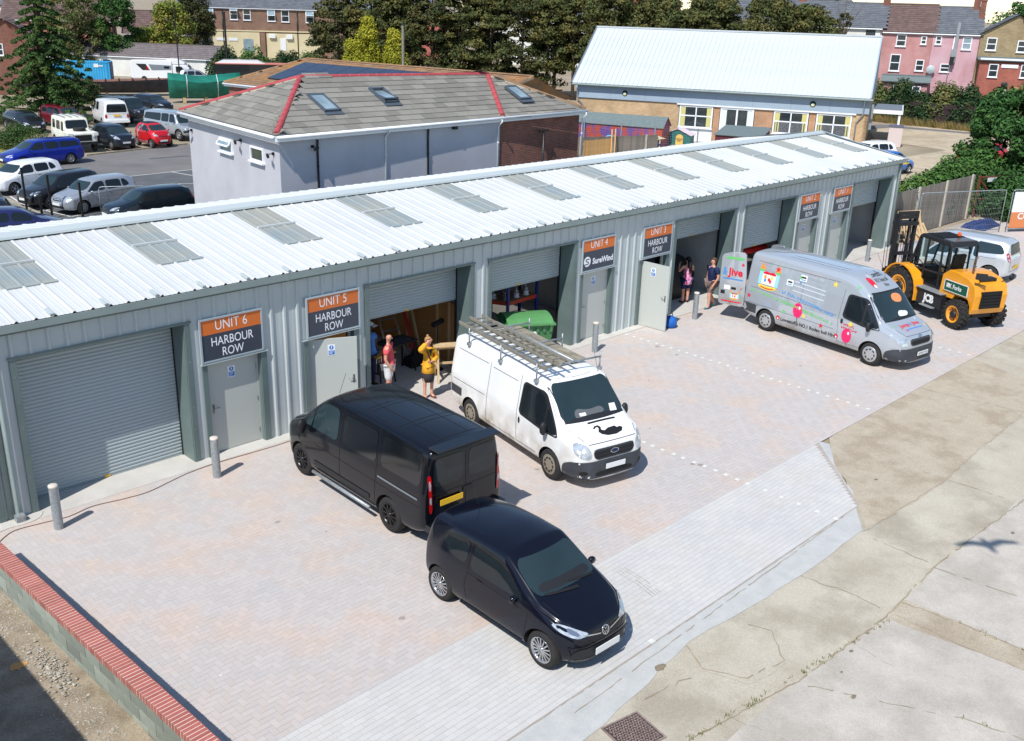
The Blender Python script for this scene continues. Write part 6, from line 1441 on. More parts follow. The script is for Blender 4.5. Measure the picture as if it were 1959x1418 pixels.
for sd in (1, -1): v.patch('headlight', 'F', [(sd*.56, .72), (sd*.84, .76), (sd*.88, 1.04), (sd*.7, 1.06), (sd*.58, .92)], m_lamp, off=.01); v.patch('fog_light', 'F', [(sd*.66, .4), (sd*.8, .4), (sd*.8, .48), (sd*.66, .48)], m_gap, off=.02)
v.plate('F', 0, .54, off=.05, w=.5); v.mirrors(1.5, 1.0, 1.14, m_trim, (.09, .14, .24)); v.aerial(1.1, .6, 1.97, .5, -.4)
sw = [(2.13, .12), (2.17, .02), (2.26, -.06), (2.24, -.2), (2.2, -.28), (2.12, -.24), (2.08, -.1), (2.12, 0), (2.06, .1), (1.99, .16), (1.93, .12), (1.94, .04), (1.97, .04), (1.965, .09), (1.99, .12), (2.04, .07), (2.09, .04)]
swan = [(2.30, -.02), (2.31, -.16), (2.27, -.28), (2.2, -.33), (2.17, -.3), (2.18, -.24), (2.14, -.22), (2.15, -.1), (2.19, -.02), (2.16, .02), (2.10, .0), (2.05, .02), (2.05, .08), (2.1, .13), (2.12, .12), (2.09, .08), (2.085, .05), (2.12, .045), (2.19, .085), (2.25, .06)]
v.patch('swan_emblem', 'T', [(2.26+(x-2.2)*1.15, -(y+.06)*1.5) for x, y in swan], m_gap, off=.006, rnd=0, res=.2)
rk = thing('roof_rack', 'galvanised roof rack of three bars on the dirty white van', 'roof rack', loc, rz)
for x in (-1.9, -.55, .85):
    q = MB(); q.tube([(x, -.86, 2.2), (x, .86, 2.2)], .022, 8)
    q.build('cross_bar', m_galv, rk)
    for sd in (1, -1): q = MB(); q.tube([(x, sd*.84, 1.93), (x, sd*.84, 2.32)], .02, 6); q.box(x-.05, sd*.84-.04, 1.9, x+.05, sd*.84+.04, 1.97); q.build('stanchion', m_galv, rk)
q = MB(); q.tube([(-2.2, .1, 2.24), (.9, .08, 2.24)], .03, 8); q.build('pipe_carrier', m_galv, rk)
m_wood = mat('grey weathered ladder', srgb(148, 144, 130), .85, col2=srgb(112, 108, 98), scale=7, contrast=.8)
def vpt(x, y, z): c = Matrix.Rotation(rz, 3, 'Z') @ Vector((x, y, 0)); return (loc[0]+c.x, loc[1]+c.y, z)
side = Matrix.Rotation(rz, 3, 'Z') @ Vector((0, 1, 0))
ladder('extension_ladder', 'long grey ladder lashed on the near side of the white van rack', vpt(-2.55, -.55, 2.27), vpt(1.15, -.62, 2.27), .36, 13, m_wood, side, .07)
ladder('extension_ladder', 'shorter upper ladder section lying inside the longer one on the rack', vpt(-2.5, -.3, 2.36), vpt(1.05, -.42, 2.36), .34, 13, m_wood, side, .07)
for i, (y, w) in enumerate(((.12, .2), (.38, .22), (.62, .2))):
    q = MB(); a, b = Vector(vpt(-2.15, y, 2.06)), Vector(vpt(.55, y, 2.06)); q.bar(a, b, w, .03); tag(q.build('scaffold_board', mat('dirty board', srgb(170, 162, 142), .9, col2=srgb(104, 98, 84), scale=5, contrast=.9)), ('dirty board lying on the van roof nearest the ladders', 'middle of three dirty boards on the van roof', 'dirty board along the far side of the van roof')[i], 'board')
# ---------------------------------------------------------------- silver party hire van
m_silv = grime('silver paint', srgb(184, 191, 198), srgb(140, 130, 114), .3, .8); m_silv.node_tree.nodes['Principled BSDF'].inputs['Metallic'].default_value = .35
loc, rz = pose((21.37, -2.97), (20.83, -6.74), -1, .97)
sp = dict(axles=(-1.88, 1.88), wr=.335, crown=.03, r=.12,
    top=[(-2.86, 2.2), (-2.78, 2.32), (-2, 2.36), (.5, 2.37), (1.0, 2.33), (1.42, 2.02), (1.6, 1.86), (2.12, 1.26), (2.35, 1.2), (2.68, 1.04), (2.79, .88), (2.84, .5)],
    belt=[(-2.86, 1.2), (1.0, 1.15), (2.1, 1.1), (2.45, 1.0), (2.72, .86), (2.84, .48)], bot=[(-2.86, .42), (-2.4, .28), (2.4, .26), (2.84, .26)],
    w=[(-2.86, .93), (-2.74, .97), (-2, .985), (1.9, .985), (2.4, .95), (2.7, .8), (2.84, .6)], wt=[(-2.86, .74), (-2.7, .77), (1.0, .77), (1.42, .8), (2.12, .84), (2.5, .78), (2.72, .66), (2.84, .5)], wb=[(-2.86, .92), (-2.74, .96), (1.9, .975), (2.4, .94), (2.7, .79), (2.84, .58)])
v = Car('panel_van', 'silver hire van with stars, balloons and a bouncy castle picture', 'van', loc, rz, sp, m_silv)
v.wheels(rim=mat('silver wheel trim', srgb(186, 188, 190), .35, .5), style='trim', spokes=8, rr=.68)
v.patch('windscreen_surround', 'F', [(-.86, 1.285), (.86, 1.285), (.76, 1.98), (-.76, 1.98)], m_trim, off=.003); v.patch('windscreen', 'F', [(-.81, 1.31), (.81, 1.31), (.72, 1.94), (-.72, 1.94)], m_carl, off=.007)
v.patch('soft_toy', 'F', [(.05, 1.7), (.36, 1.66), (.5, 1.78), (.4, 1.88), (.1, 1.9), (-.02, 1.8)], mat('toy plush', srgb(214, 140, 90), .9), off=.009); v.patch('dash_paper', 'F', [(-.1, 1.36), (.34, 1.34), (.42, 1.44), (0, 1.5)], m_plw, off=.009)
v.sym('cab_window_surround', [(2.08, 1.06), (2.04, 1.14), (1.5, 1.84), (.86, 1.86), (.8, 1.16), (1.55, 1.05)], m_trim, off=.003); v.sym('cab_window', [(1.45, 1.13), (1.45, 1.8), (.91, 1.81), (.87, 1.21)], m_carg, off=.007); v.sym('quarter_window', [(2.02, 1.1), (1.96, 1.18), (1.52, 1.72), (1.52, 1.1)], m_carg, off=.007)
v.gaps(L=[[(.72, 1.95), (.7, 1.1), (.76, .42)], [(.76, .42), (1.5, .42)], [(-2.6, 1.28), (.62, 1.16)], [(-2.5, 2.1), (.5, 2.1)], [(-2.65, .78), (.6, .74)], [(-.7, 1.9), (-.7, .45)]], F=[[(-.76, 1.2), (-.6, 1.02), (.6, 1.02), (.76, 1.2)]], w=.008)
v.sym('door_handle', [(.8, .98), (.88, .98), (.88, 1.12), (.8, 1.12)], m_trim, off=.02)
m_rib = mat('raised roof rib', srgb(196, 206, 214), .35, .3)
for y in (-.42, -.24, .24, .42): v.line('T', [(-1.6, y), (.4, y)], .05, m_rib, .012, name='roof_rib')
v.line('T', [(-2.5, -.2), (-2.0, -.2)], .05, m_rib, .012, name='roof_rib')
v.patch('bumper', 'F', [(-.93, .3), (.93, .3), (.95, .62), (.8, .68), (-.8, .68), (-.95, .62)], m_bump, off=.014)
for md in 'LR': v.patch('bumper_corner', md, [(2.28, .3), (2.78, .3), (2.78, .64), (2.34, .6)], m_bump, off=.014); v.line(md, [(-2.78, .62), (-2.2, .6)], .28, m_bump, .006, name='rear_corner_guard')
v.patch('grille', 'F', [(-.46, .74), (.46, .74), (.5, .93), (-.5, .93)], m_bump, off=.012); v.patch('grille_mesh', 'F', [(-.42, .77), (.42, .77), (.45, .87), (-.45, .87)], m_gap, off=.018); v.patch('badge', 'F', [(-.09, .96), (0, .93), (.09, .96), (.09, .99), (0, 1.02), (-.09, .99)], m_chr, off=.01, rnd=2)
for sd in (1, -1): v.patch('headlight', 'F', [(sd*.54, .74), (sd*.84, .76), (sd*.86, .98), (sd*.6, 1.0)], m_lamp, off=.01)
v.plate('F', .05, .5, 'AY05 FYO', off=.05, w=.5); v.mirrors(1.78, 1.0, 1.14, m_trim, (.09, .14, .24)); v.aerial(1.2, .3, 2.3, .6, -.6)
CR = mat('decal red', srgb(208, 34, 60), .5); CG = mat('decal green', srgb(110, 190, 112), .5); CB = mat('decal blue', srgb(64, 140, 206), .5); CY_ = mat('decal yellow', srgb(236, 206, 70), .5); CP = mat('decal pink', srgb(224, 40, 104), .5); CW = m_plw; CO = mat('decal orange', srgb(232, 140, 60), .5); CK = m_gap; CS = mat('decal sky', srgb(150, 206, 230), .5)
def star(u, v_, r, m, mode='R', host=None):
    pts = [(u+r*(1 if k % 2 == 0 else .42)*math.cos(math.pi/2+k*math.pi/5), v_+r*(1 if k % 2 == 0 else .42)*math.sin(math.pi/2+k*math.pi/5)) for k in range(10)]
    (host or v).patch('star', mode, pts, m, off=.006, rnd=0, res=.3)
for u, z, r, m in ((-1.72, 1.98, .1, CR), (-2.62, .98, .09, CR), (-1.22, .8, .08, CG), (-.48, .85, .09, CY_), (.16, .72, .09, CR), (-.85, 1.93, .08, CG), (-.82, 1.78, .06, CB), (.36, 2.0, .1, CY_), (1.12, 2.08, .07, CG), (1.14, 1.02, .1, CY_)): star(u, z, r, m)
def balloon(u, z, r): v.patch('balloon', 'R', [(u+r*math.cos(t)*.86, z+r*math.sin(t)*1.15) for t in [2*math.pi*k/16 for k in range(16)]], CP, off=.006, rnd=0); v.patch('balloon_shine', 'R', [(u+r*.3+r*.18*math.cos(t), z+r*.45+r*.26*math.sin(t)) for t in [2*math.pi*k/8 for k in range(8)]], CW, off=.009, rnd=0); v.line('R', [(u, z-r*1.15), (u+.02, z-r*1.5), (u-.01, z-r*1.9)], .012, CK, .006, name='balloon_string')
balloon(-.72, .96, .2); balloon(1.06, .66, .19)
# bouncy castle picture on both the side and the open rear door
def castle(host, mode, ox, oz, k, fl=1):
    f = lambda P: [(ox+fl*a*k, oz+b*k) for a, b in P]
    for a in (-.5, .5):
        host.patch('castle_tower', mode, f([(a-.1, -.3), (a+.1, -.3), (a+.1, .32), (a-.1, .32)]), CS, off=.005, rnd=0, res=.3); host.patch('castle_tower_top', mode, f([(a-.13, .3), (a+.13, .3), (a+.13, .42), (a-.13, .42)]), CG, off=.007, rnd=0, res=.3)
        host.patch('castle_spire', mode, f([(a-.12, .42), (a+.12, .42), (a, .78)]), CO, off=.006, rnd=0, res=.3)
    for a in (-.36, .36): host.patch('castle_spire', mode, f([(a-.07, .38), (a+.07, .38), (a, .68)]), CO, off=.004, rnd=0, res=.3)
    host.patch('castle_wall', mode, f([(-.4, -.28), (.4, -.28), (.4, .32), (-.4, .32)]), mat('decal cream', srgb(240, 222, 206), .5), off=.004, rnd=0, res=.3); host.patch('castle_swag', mode, f([(-.4, .28), (-.2, .36), (0, .3), (.2, .36), (.4, .28), (.38, .2), (0, .22), (-.38, .2)]), CR, off=.008, rnd=1, res=.3)
    for a, b, m in ((-.22, .08, CO), (-.2, -.08, CB), (.18, .08, CY_), (.12, -.1, CP), (.02, -.02, CR)): host.patch('castle_figure', mode, f([(a+.07*math.cos(t), b+.09*math.sin(t)) for t in [2*math.pi*j/8 for j in range(8)]]), m, off=.008, rnd=0, res=.3)
    host.patch('castle_step', mode, f([(-.55, -.3), (0, -.36), (.55, -.3), (.5, -.46), (0, -.54), (-.5, -.46)]), CY_, off=.009, rnd=1, res=.3); host.patch('castle_step_edge', mode, f([(-.45, -.38), (0, -.44), (.45, -.38), (.4, -.44), (0, -.5), (-.4, -.44)]), CR, off=.011, rnd=1, res=.3)
castle(v, 'R', -2.0, 1.62, .64)
for u, z, w in ((-.45, 1.93, .24), (-.9, 1.7, .24)): v.patch('white_label', 'R', [(u-w/2-.3, z-.09), (u+w/2-.3, z-.09), (u+w/2-.3, z+.09), (u-w/2-.3, z+.09)], CW, off=.006, rnd=0); v.line('R', [(u-.38, z+.02), (u-.22, z+.02)], .05, CK, .009, name='label_print'); v.line('R', [(u-.38, z-.05), (u-.22, z-.05)], .025, CB, .009, name='label_print')
def scribble(host, mode, u0, u1, z0_, z1_, h, m, seed, words=4):
    """print too blurred to read: a run of letter-sized strokes"""
    rr = random.Random(seed); mb = MB(); x = u0; d = 1 if u1 > u0 else -1
    while (u1-x)*d > 0:
        w = rr.uniform(.03, .06); t = (x-u0)/(u1-u0); z = z0_+(z1_-z0_)*t
        if rr.random() > .12: host.line(mode, [(x, z-h/2), (x+d*rr.choice((0, w*.6)), z+h/2)], .02, mb=mb, off=.006); host.line(mode, [(x, z+rr.choice((-h/2, 0, h/2))*.8), (x+d*w, z+rr.choice((-h/2, 0, h/2))*.8)], .02, mb=mb, off=.006)
        x += d*(w+.022)
    mb.build('blurred_print', m, host.t, fix=False)
scribble(v, 'R', -2.55, -.2, 1.2, .98, .09, CG, 1); scribble(v, 'R', -1.4, .55, 1.38, 1.12, .09, CB, 2); scribble(v, 'R', -1.5, .55, 1.12, .86, .09, CG, 3)
for z in (1.78, 1.66, 1.5): v.line('R', [(-1.05, z), (.1, z-.05)], .035, mat('pale silver panel', srgb(206, 214, 222), .4, .2), .006, name='pressed_rib')
scribble(v, 'R', .86, 1.36, .98, .95, .06, CR, 4); scribble(v, 'R', .86, 1.36, .88, .85, .06, CR, 5)
v.text('R', "Lowestoft's NO.1 Rodeo bull Hire", .15, -.3, .5, CK, bold=.003, width=2.0)
for u in (-1.4, .72): v.patch('bull_roundel', 'R', [(u+.07*math.cos(t), .56+.07*math.sin(t)) for t in [2*math.pi*j/10 for j in range(10)]], CR, off=.006, rnd=0); v.patch('bull_roundel', 'R', [(u+.03*math.cos(t), .54+.03*math.sin(t)) for t in [2*math.pi*j/8 for j in range(8)]], CW, off=.009, rnd=0)
# front: lettering on the peak and the bonnet
v.text('F', "Lowestoft's", .12, .15, 2.28, CK, width=.5); v.text('F', 'NO.1 Rodeo bull', .12, .15, 2.17, CK, width=.58); v.text('F', 'Hire', .12, .2, 2.06, CK, width=.2)
v.patch('bull_head', 'F', [(-.42, 2.3), (-.25, 2.28), (-.22, 2.16), (-.3, 2.06), (-.4, 2.08), (-.46, 2.18)], CR, off=.006); v.patch('bull_muzzle', 'F', [(-.38, 2.14), (-.28, 2.14), (-.28, 2.07), (-.38, 2.07)], CW, off=.009)
for a in (-.5, -.22): v.patch('bull_horn', 'F', [(a-.05, 2.3), (a+.04, 2.27), (a, 2.35)], CW, off=.006, rnd=0)
v.text('T', 'Jump', .17, 2.43, -.27, CR, ang=math.pi/2, bold=.004, width=.42); v.text('T', '&', .16, 2.43, .0, CB, ang=math.pi/2, width=.1); v.text('T', 'Jive', .17, 2.43, .26, CR, ang=math.pi/2, bold=.004, width=.34)
v.line('T', [(2.53, -.4), (2.53, .4)], .03, CB, .006, name='strapline')
for x, y, m in ((2.3, -.6, CG), (2.5, .55, CY_), (2.55, -.35, CP), (2.2, .5, CW)): star(x, y, .05, m, 'T')
# open rear doors
class Flat:
    def __init__(s, t): s.t = t
    def hit(s, mode, u, v_, off): return Vector((u, off, v_))
    patch = Car.patch; line = Car.line
for sd, ang in ((-1, 97), (1, -100)):
    D = bpy.data.objects.new('rear_door', None); COL.objects.link(D); D.parent = v.t; D.location = (-2.86, sd*.9, .5); D.rotation_euler = (0, 0, math.radians(90+ang+ (0 if sd < 0 else 180)) )
    q = MB(); q.prism(chaikin([(0, 0), (.42, 0), (.86, 0), (.86, .8), (.86, 1.62), (.5, 1.74), (.08, 1.76), (0, 1.0)], 1), -.05, 0, 'y'); q.build('door_panel', m_silv, D)
    D.rotation_euler = (0, 0, math.atan2(.34 if sd > 0 else -.34, -.94))
    if sd < 0:
        F_ = Flat(D); fn = lambda x, y: (.36-x, .004, .98+y)
        q = MB(); put_text(q, 'Jive', .34, fn, bold=.012, width=.5); q.build('door_lettering', CR, D, fix=False); q = MB(); put_text(q, '&', .34, lambda x, y: (.72-x, .004, .98+y), bold=.008, width=.14); q.build('door_lettering', CB, D, fix=False)
        for nm, m_, P in (('strap_line', CB, [(.1, .84), (.76, .84), (.76, .88), (.1, .88)]), ('green_print', CG, [(.12, 1.5), (.72, 1.5), (.72, 1.58), (.12, 1.58)]), ('plate_recess', m_gap, [(.3, .52), (.46, .52), (.46, .6), (.3, .6)]), ('white_label', CW, [(.5, .5), (.7, .5), (.7, .64), (.5, .64)]), ('door_handle', m_trim, [(.66, .34), (.8, .34), (.8, .46), (.66, .46)]), ('phone_number', CR, [(.1, .1), (.76, .1), (.76, .14), (.1, .14)])): F_.patch(nm, 'R', P, m_, off=.006, rnd=0, res=1)
        castle(F_, 'R', .33, .32, .26, -1); star(.14, 1.36, .07, CR, 'R', F_); star(.12, .58, .035, CR, 'R', F_)
# ---------------------------------------------------------------- navy city car
m_nblk = paint('deep navy black paint', (.004, .005, .011), rough=.16, c2=(.005, .006, .013), scale=.6, coat=.5, spec=.25)
loc, rz = pose((4.07, -7.45), (4.0, -9.8), -1, .79)
sp = dict(axles=(-1.19, 1.19), wr=.3, crown=.035, r=.1,
    top=[(-1.74, .98), (-1.7, 1.18), (-1.56, 1.37), (-1.0, 1.445), (-.3, 1.475), (.22, 1.45), (.45, 1.33), (1.02, .99), (1.2, .93), (1.55, .82), (1.72, .68), (1.79, .5)],
    belt=[(-1.74, .86), (-1.5, .98), (-.6, .9), (.9, .86), (1.3, .78), (1.66, .62), (1.79, .45)], bot=[(-1.74, .34), (-1.4, .22), (1.5, .2), (1.79, .24)],
    w=[(-1.74, .62), (-1.62, .74), (-1.19, .815), (1.1, .815), (1.45, .76), (1.68, .6), (1.79, .4)], wt=[(-1.74, .5), (-1.62, .58), (-1.0, .65), (.2, .65), (.45, .67), (1.02, .72), (1.4, .64), (1.65, .48), (1.79, .34)], wb=[(-1.74, .6), (-1.62, .71), (-1.19, .78), (1.0, .785), (1.4, .75), (1.68, .58), (1.79, .38)])
v = Car('small_car', 'glossy navy black three door hatchback in the front bay behind the black van', 'car', loc, rz, sp, m_nblk)
v.wheels(rim=m_chr, spokes=15, rr=.7, tw=.18)
v.patch('windscreen', 'F', [(-.66, 1.03), (.66, 1.03), (.58, 1.375), (-.58, 1.375)], m_carl, off=.005)
v.patch('dashboard', 'F', [(-.55, 1.05), (.55, 1.05), (.5, 1.13), (-.5, 1.13)], m_trim, off=.007); v.line('F', [(-.5, 1.03), (.1, 1.0)], .02, m_gap, .012, name='wiper'); v.line('F', [(0, 1.06), (.52, 1.02)], .02, m_gap, .012, name='wiper')
v.sym('front_side_window', [(.78, .92), (.72, .98), (.3, 1.28), (.12, 1.33), (-.42, 1.36), (-.46, .92)], m_carg, off=.005); v.sym('rear_side_window', [(-.56, .95), (-.54, 1.35), (-.98, 1.32), (-1.22, 1.2), (-1.0, 1.0)], m_carg, off=.005)
v.gaps(L=[[(-.5, 1.38), (-.5, .9), (-.55, .6), (-.46, .3)], [(-.46, .3), (.8, .28), (.86, .5), (.9, .86)], [(.78, .8), (-.5, .84)]], F=[[(-.62, .98), (-.5, .72), (0, .66), (.5, .72), (.62, .98)]], w=.01)
for md in 'LR': v.line(md, [(-.9, .25), (.88, .25)], .07, m_trim, .008, name='sill_trim')
v.sym('door_handle', [(-.3, .8), (-.14, .8), (-.14, .83), (-.3, .83)], m_trim, off=.025)
for sd in (1, -1):
    v.patch('headlight', 'F', [(sd*.3, .66), (sd*.5, .62), (sd*.68, .7), (sd*.74, .82), (sd*.58, .8), (sd*.42, .72)], m_lamp, off=.01); v.patch('headlight_reflector', 'F', [(sd*.46, .66), (sd*.6, .7), (sd*.6, .78), (sd*.48, .72)], m_chr, off=.014)
v.patch('lower_grille', 'F', [(-.62, .3), (.62, .3), (.6, .46), (-.6, .46)], m_trim, off=.01); v.line('F', [(-.64, .5), (-.6, .27), (.6, .27), (.64, .5), (-.64, .5)], .016, m_nblk, .02, name='bumper_crease'); v.line('F', [(-.42, .66), (-.1, .6)], .016, m_chr, .012, name='chrome_strip'); v.line('F', [(.1, .6), (.42, .66)], .016, m_chr, .012, name='chrome_strip')
c = v.hit('F', 0, .62, .0); q = MB(); q.lathe([(.001, 0), (.055, 0), (.068, -.006), (.075, 0), (.075, .02)], (0, 0, 0), 'x', 24); q.lathe([(.062, -.0), (.072, .0)], (.012, 0, 0), 'x', 24)
em = MB(); em.lathe([(.06, .004), (.075, .01), (.078, 0), (.078, -.01)], axis='x', n=24)
for a, b in (((-.028, .05), (0, .004)), ((.028, .05), (0, .004)), ((-.055, .03), (-.026, -.05)), ((-.026, -.05), (0, -.01)), ((0, -.01), (.026, -.05)), ((.026, -.05), (.055, .03))): em.bar((.006, a[0], a[1]), (.006, b[0], b[1]), .009, .008, up=(1, 0, 0))
o = em.build('round_badge', m_chr, v.t); o.location = c+Vector((.012, 0, 0)); o.rotation_euler = (0, math.radians(-18), 0)
v.plate('F', 0, .38, off=.045); v.mirrors(.66, .8, .96, m_nblk, (.08, .12, .1)); v.aerial(-1.1, 0, 1.48, .3, -.5)
# ---------------------------------------------------------------- forklift
m_jy = paint('construction yellow', srgb(238, 160, 26), rough=.4, c2=srgb(226, 148, 22), scale=2)
rr_, ff_ = Vector((26.32, -6.82, 0)), Vector((27.56, -4.33, 0)); d = (ff_-rr_).normalized(); n = Vector((-d.y, d.x, 0)); cc = (rr_+ff_)/2-n*.86;  FZ = math.atan2(d.y, d.x)
fk = thing('forklift', 'yellow rough terrain forklift with black cab and raised black mast', 'forklift', cc, FZ)
def fbox(name, m, *b): q = MB(); q.box(*b); return q.build(name, m, fk)
def ag_tyre(r, w, rim_m):
    q = MB(); rr2 = r*.56; q.lathe([(rr2, -w/2), (r*.82, -w/2-.01), (r*.94, -w/2+.03), (r*.95, 0), (r*.94, w/2-.03), (r*.82, w/2+.01), (rr2, w/2)], axis='y', n=32)
    for k in range(18):
        a = 2*math.pi*k/18
        for sd in (1, -1):
            a2 = a+(math.pi/18 if sd > 0 else 0); c = Vector((math.cos(a2), 0, math.sin(a2))); t = Vector((-math.sin(a2), 0, math.cos(a2)))
            q.obox(c*r*.955+Vector((0, sd*w*.25, 0)), t*.5+Vector((0, sd*.9, 0)), c, (t*.9-Vector((0, sd*.5, 0))), w*.3, r*.045, .035); q.obox(c*r*.9+Vector((0, sd*w*.49, 0)), c, t, (0, 1, 0), r*.07, .03, .02)
    return q.mesh(m_tyre, 'wheel')
def ag_rim(r, w, m):
    q = MB(); R0 = r*.57; f = -w/2; q.lathe([(R0, f), (R0*1.05, f-.015), (R0*.92, f+.0), (R0*.85, f+.1), (R0*.5, f+.12), (R0*.5, f+.06)], axis='y', n=24); q.lathe([(R0*.5, f+.05), (R0*.42, f-.01), (R0*.3, f-.03), (.001, f-.035)], axis='y', n=16, mi=1)
    for k in range(8): a = 2*math.pi*k/8; q.lathe([(.001, -.01), (.025, 0)], (R0*.68*math.cos(a), f+.1, R0*.68*math.sin(a)), 'y', 6, 1)
    return q.mesh([m, m_trim], 'rim')
for ax, r, w in ((1.3, .68, .46), (-1.38, .47, .36)):
    tm, rm = ag_tyre(r, w, m_jy), ag_rim(r, w, m_jy)
    for sd in (1, -1):
        o = link('wheel', tm, fk, (ax, sd*(.98-w/2), r)); link('rim', rm, o)
        if sd > 0: o.rotation_euler = (0, 0, math.pi)
fbox('chassis', m_trim, -1.7, -.42, .42, 1.6, .42, .85); fbox('front_axle', m_trim, 1.15, -.7, .5, 1.45, .7, .8); fbox('rear_axle', m_trim, -1.55, -.7, .35, -1.3, .7, .55)
# engine cover and counterweight
q = MB(); pr = [(-.38, .95), (-.42, 1.55), (-.7, 1.76), (-1.05, 1.76), (-1.55, 1.66), (-1.85, 1.5), (-1.95, 1.2), (-1.92, .75), (-1.85, .58), (-1.8, .58), (-1.78, .8), (-1.65, 1.0), (-1.1, 1.02), (-1.0, .85), (-.6, .85)]
q.prism(pr, -.72, .72, 'y'); o = q.build('engine_cover', m_jy, fk); bv = o.modifiers.new('bevel', 'BEVEL'); bv.width = .07; bv.segments = 3; bv.limit_method = 'ANGLE'
fbox('bonnet_vent', m_trim, -1.72, -.35, 1.60, -1.45, .35, 1.69)
for i in range(5): fbox('rear_grille_slat', m_gap, -1.985, -.42, .82+i*.1, -1.93, .42, .88+i*.1)
fbox('grille_back', m_gap, -1.965, -.45, .78, -1.9, .45, 1.32)
sgm = mat('sign green', srgb(14, 84, 62), .4)
for sd in (1, -1):
    fbox('hire_sign', sgm, -1.62, sd*.755-.01, 1.1, -.62, sd*.755+.01, 1.42); q = MB()
    for a, b, c_, d_ in ((-1.64, -.6, 1.08, 1.1), (-1.64, -.6, 1.42, 1.44), (-1.64, -1.62, 1.08, 1.44), (-.62, -.6, 1.08, 1.44)): q.box(a, sd*.755-.012, c_, b, sd*.755+.012, d_)
    q.build('sign_border', m_plw, fk)
    q = MB(); put_text(q, 'UK Forks', .2, (lambda x, y: (-1.04-(x if sd > 0 else -x)*1 if sd > 0 else -1.22+x, sd*.768, 1.2+y)), bold=.006, width=.66); q.box(-.84 if sd > 0 else -1.58, sd*.766-.001, 1.14, -.68 if sd > 0 else -1.42, sd*.766+.001, 1.36) if 0 else q.box(-.86, sd*.7665, 1.2, -.7, sd*.768, 1.34); q.build('sign_lettering', m_plw, fk, fix=False)
    q = MB(); pts = [(1.32+(.68+.14)*math.cos(t), .66+(.68+.14)*math.sin(t)) for t in [math.radians(a) for a in (100, 85, 70, 55, 40, 25)]] if 0 else None
    # mudguard over the big wheel
    th = [math.radians(a) for a in range(20, 181, 16)]; rO = .86
    P = [(1.3+rO*math.cos(t), .66+rO*.98*math.sin(t)) for t in th]+[(.44, .42)]; P2 = [(1.3+(rO-.05)*math.cos(t), .66+(rO-.05)*.98*math.sin(t)) for t in th]+[(.49, .42)]
    q = MB()
    for (a, b), (c_, d_) in zip(zip(P, P2), zip(P[1:], P2[1:])): q.add([(x, y, z) for y in (sd*.56, sd*1.0) for x, z in (a, b, d_, c_)], [(0, 1, 2, 3), (7, 6, 5, 4), (0, 4, 5, 1), (1, 5, 6, 2), (2, 6, 7, 3), (3, 7, 4, 0)])
    q.build('mudguard', m_jy, fk)
    fbox('side_tank', m_trim, -.72, sd*.45 if sd > 0 else -.9, .42, .42, .9 if sd > 0 else -.45, .92); fbox('step', m_galv, -.5, sd*.9 if sd > 0 else -1.06, .4, .1, 1.06 if sd > 0 else -.9, .43); fbox('platform', m_galv, -.74, sd*.4 if sd > 0 else -.98, .92, .44, .98 if sd > 0 else -.4, .95)
    q = MB(); put_text(q, 'JCB', .34, (lambda x, y: ((-.15-x if sd > 0 else -.15+x), sd*.905, .54+y)), bold=.02, width=.5); q.build('maker_lettering', m_plw, fk, fix=False)
    q = MB(); q.box(-.46, sd*.9005, .48, .16, sd*.903, .86); q.build('maker_panel', m_trim, fk)
# cab: roof, posts, glass
m_cglass = mat('clear cab glass', (.75, .85, .84), .02, trans=1., ior=1.08)
CT = 2.58
fbox('cab_floor', m_trim, -.45, -.6, .93, .95, .6, 1.02)
q = MB(); q.prism([(-.5, CT-.12), (-.42, CT), (.9, CT+.03), (1.02, CT-.06), (1.02, CT-.1), (-.5, CT-.16)], -.62, .62, 'y'); o = q.build('cab_roof', m_trim, fk); b = o.modifiers.new('bevel', 'BEVEL'); b.width = .03; b.segments = 2; b.limit_method = 'ANGLE'
for i in range(7): fbox('roof_bar', m_blk, .1+i*.11, -.5, CT+.02, .15+i*.11, .5, CT+.05)
fbox('roof_hatch', mat('smoked hatch', srgb(86, 88, 90), .3), -.4, -.5, CT+.0, .02, .5, CT+.03)
q = MB(); q.cyl((.05, -.2, CT+.03), (.05, -.2, CT+.09), .05, 12, mi=0); q.build('beacon_base', m_blk, fk); q = MB(); q.lathe([(.07, 0), (.075, .03), (.06, .09), (.03, .12), (.001, .13)], (.05, -.2, CT+.09), 'z', 14); q.build('beacon', mat('amber beacon', srgb(206, 86, 30), .2), fk)
for sd in (1, -1):
    for a, b in (((.98, sd*.6, CT-.08), (1.28, sd*.6, 1.42)), ((1.28, sd*.6, 1.42), (.6, sd*.6, .96)), ((.55, sd*.6, CT-.08), (.62, sd*.6, 1.0)), ((-.1, sd*.6, CT-.1), (-.15, sd*.6, .98)), ((-.48, sd*.6, CT-.14), (-.5, sd*.6, 1.0)), ((-.48, sd*.6, 1.5), (1.2, sd*.6, 1.42)), ((.98, sd*.6, CT-.07), (-.48, sd*.6, CT-.12))):
        q = MB(); q.bar(a, b, .055, .055); q.build('cab_post', m_trim, fk)
    q = MB(); q.add([(.56, sd*.6, CT-.1), (.6, sd*.6, 1.02), (-.13, sd*.6, 1.02), (-.1, sd*.6, CT-.12)], [(0, 1, 2, 3)]); q.build('door_glass', m_cglass, fk)
    q = MB(); q.add([(.96, sd*.6, CT-.1), (1.22, sd*.6, 1.44), (.6, sd*.6, 1.44), (.57, sd*.6, CT-.1)], [(0, 1, 2, 3)]); q.build('side_glass', m_cglass, fk)
    q = MB(); q.add([(-.14, sd*.6, CT-.12), (-.16, sd*.6, 1.5), (-.46, sd*.6, 1.5), (-.46, sd*.6, CT-.15)], [(0, 1, 2, 3)]); q.build('side_glass', m_cglass, fk)
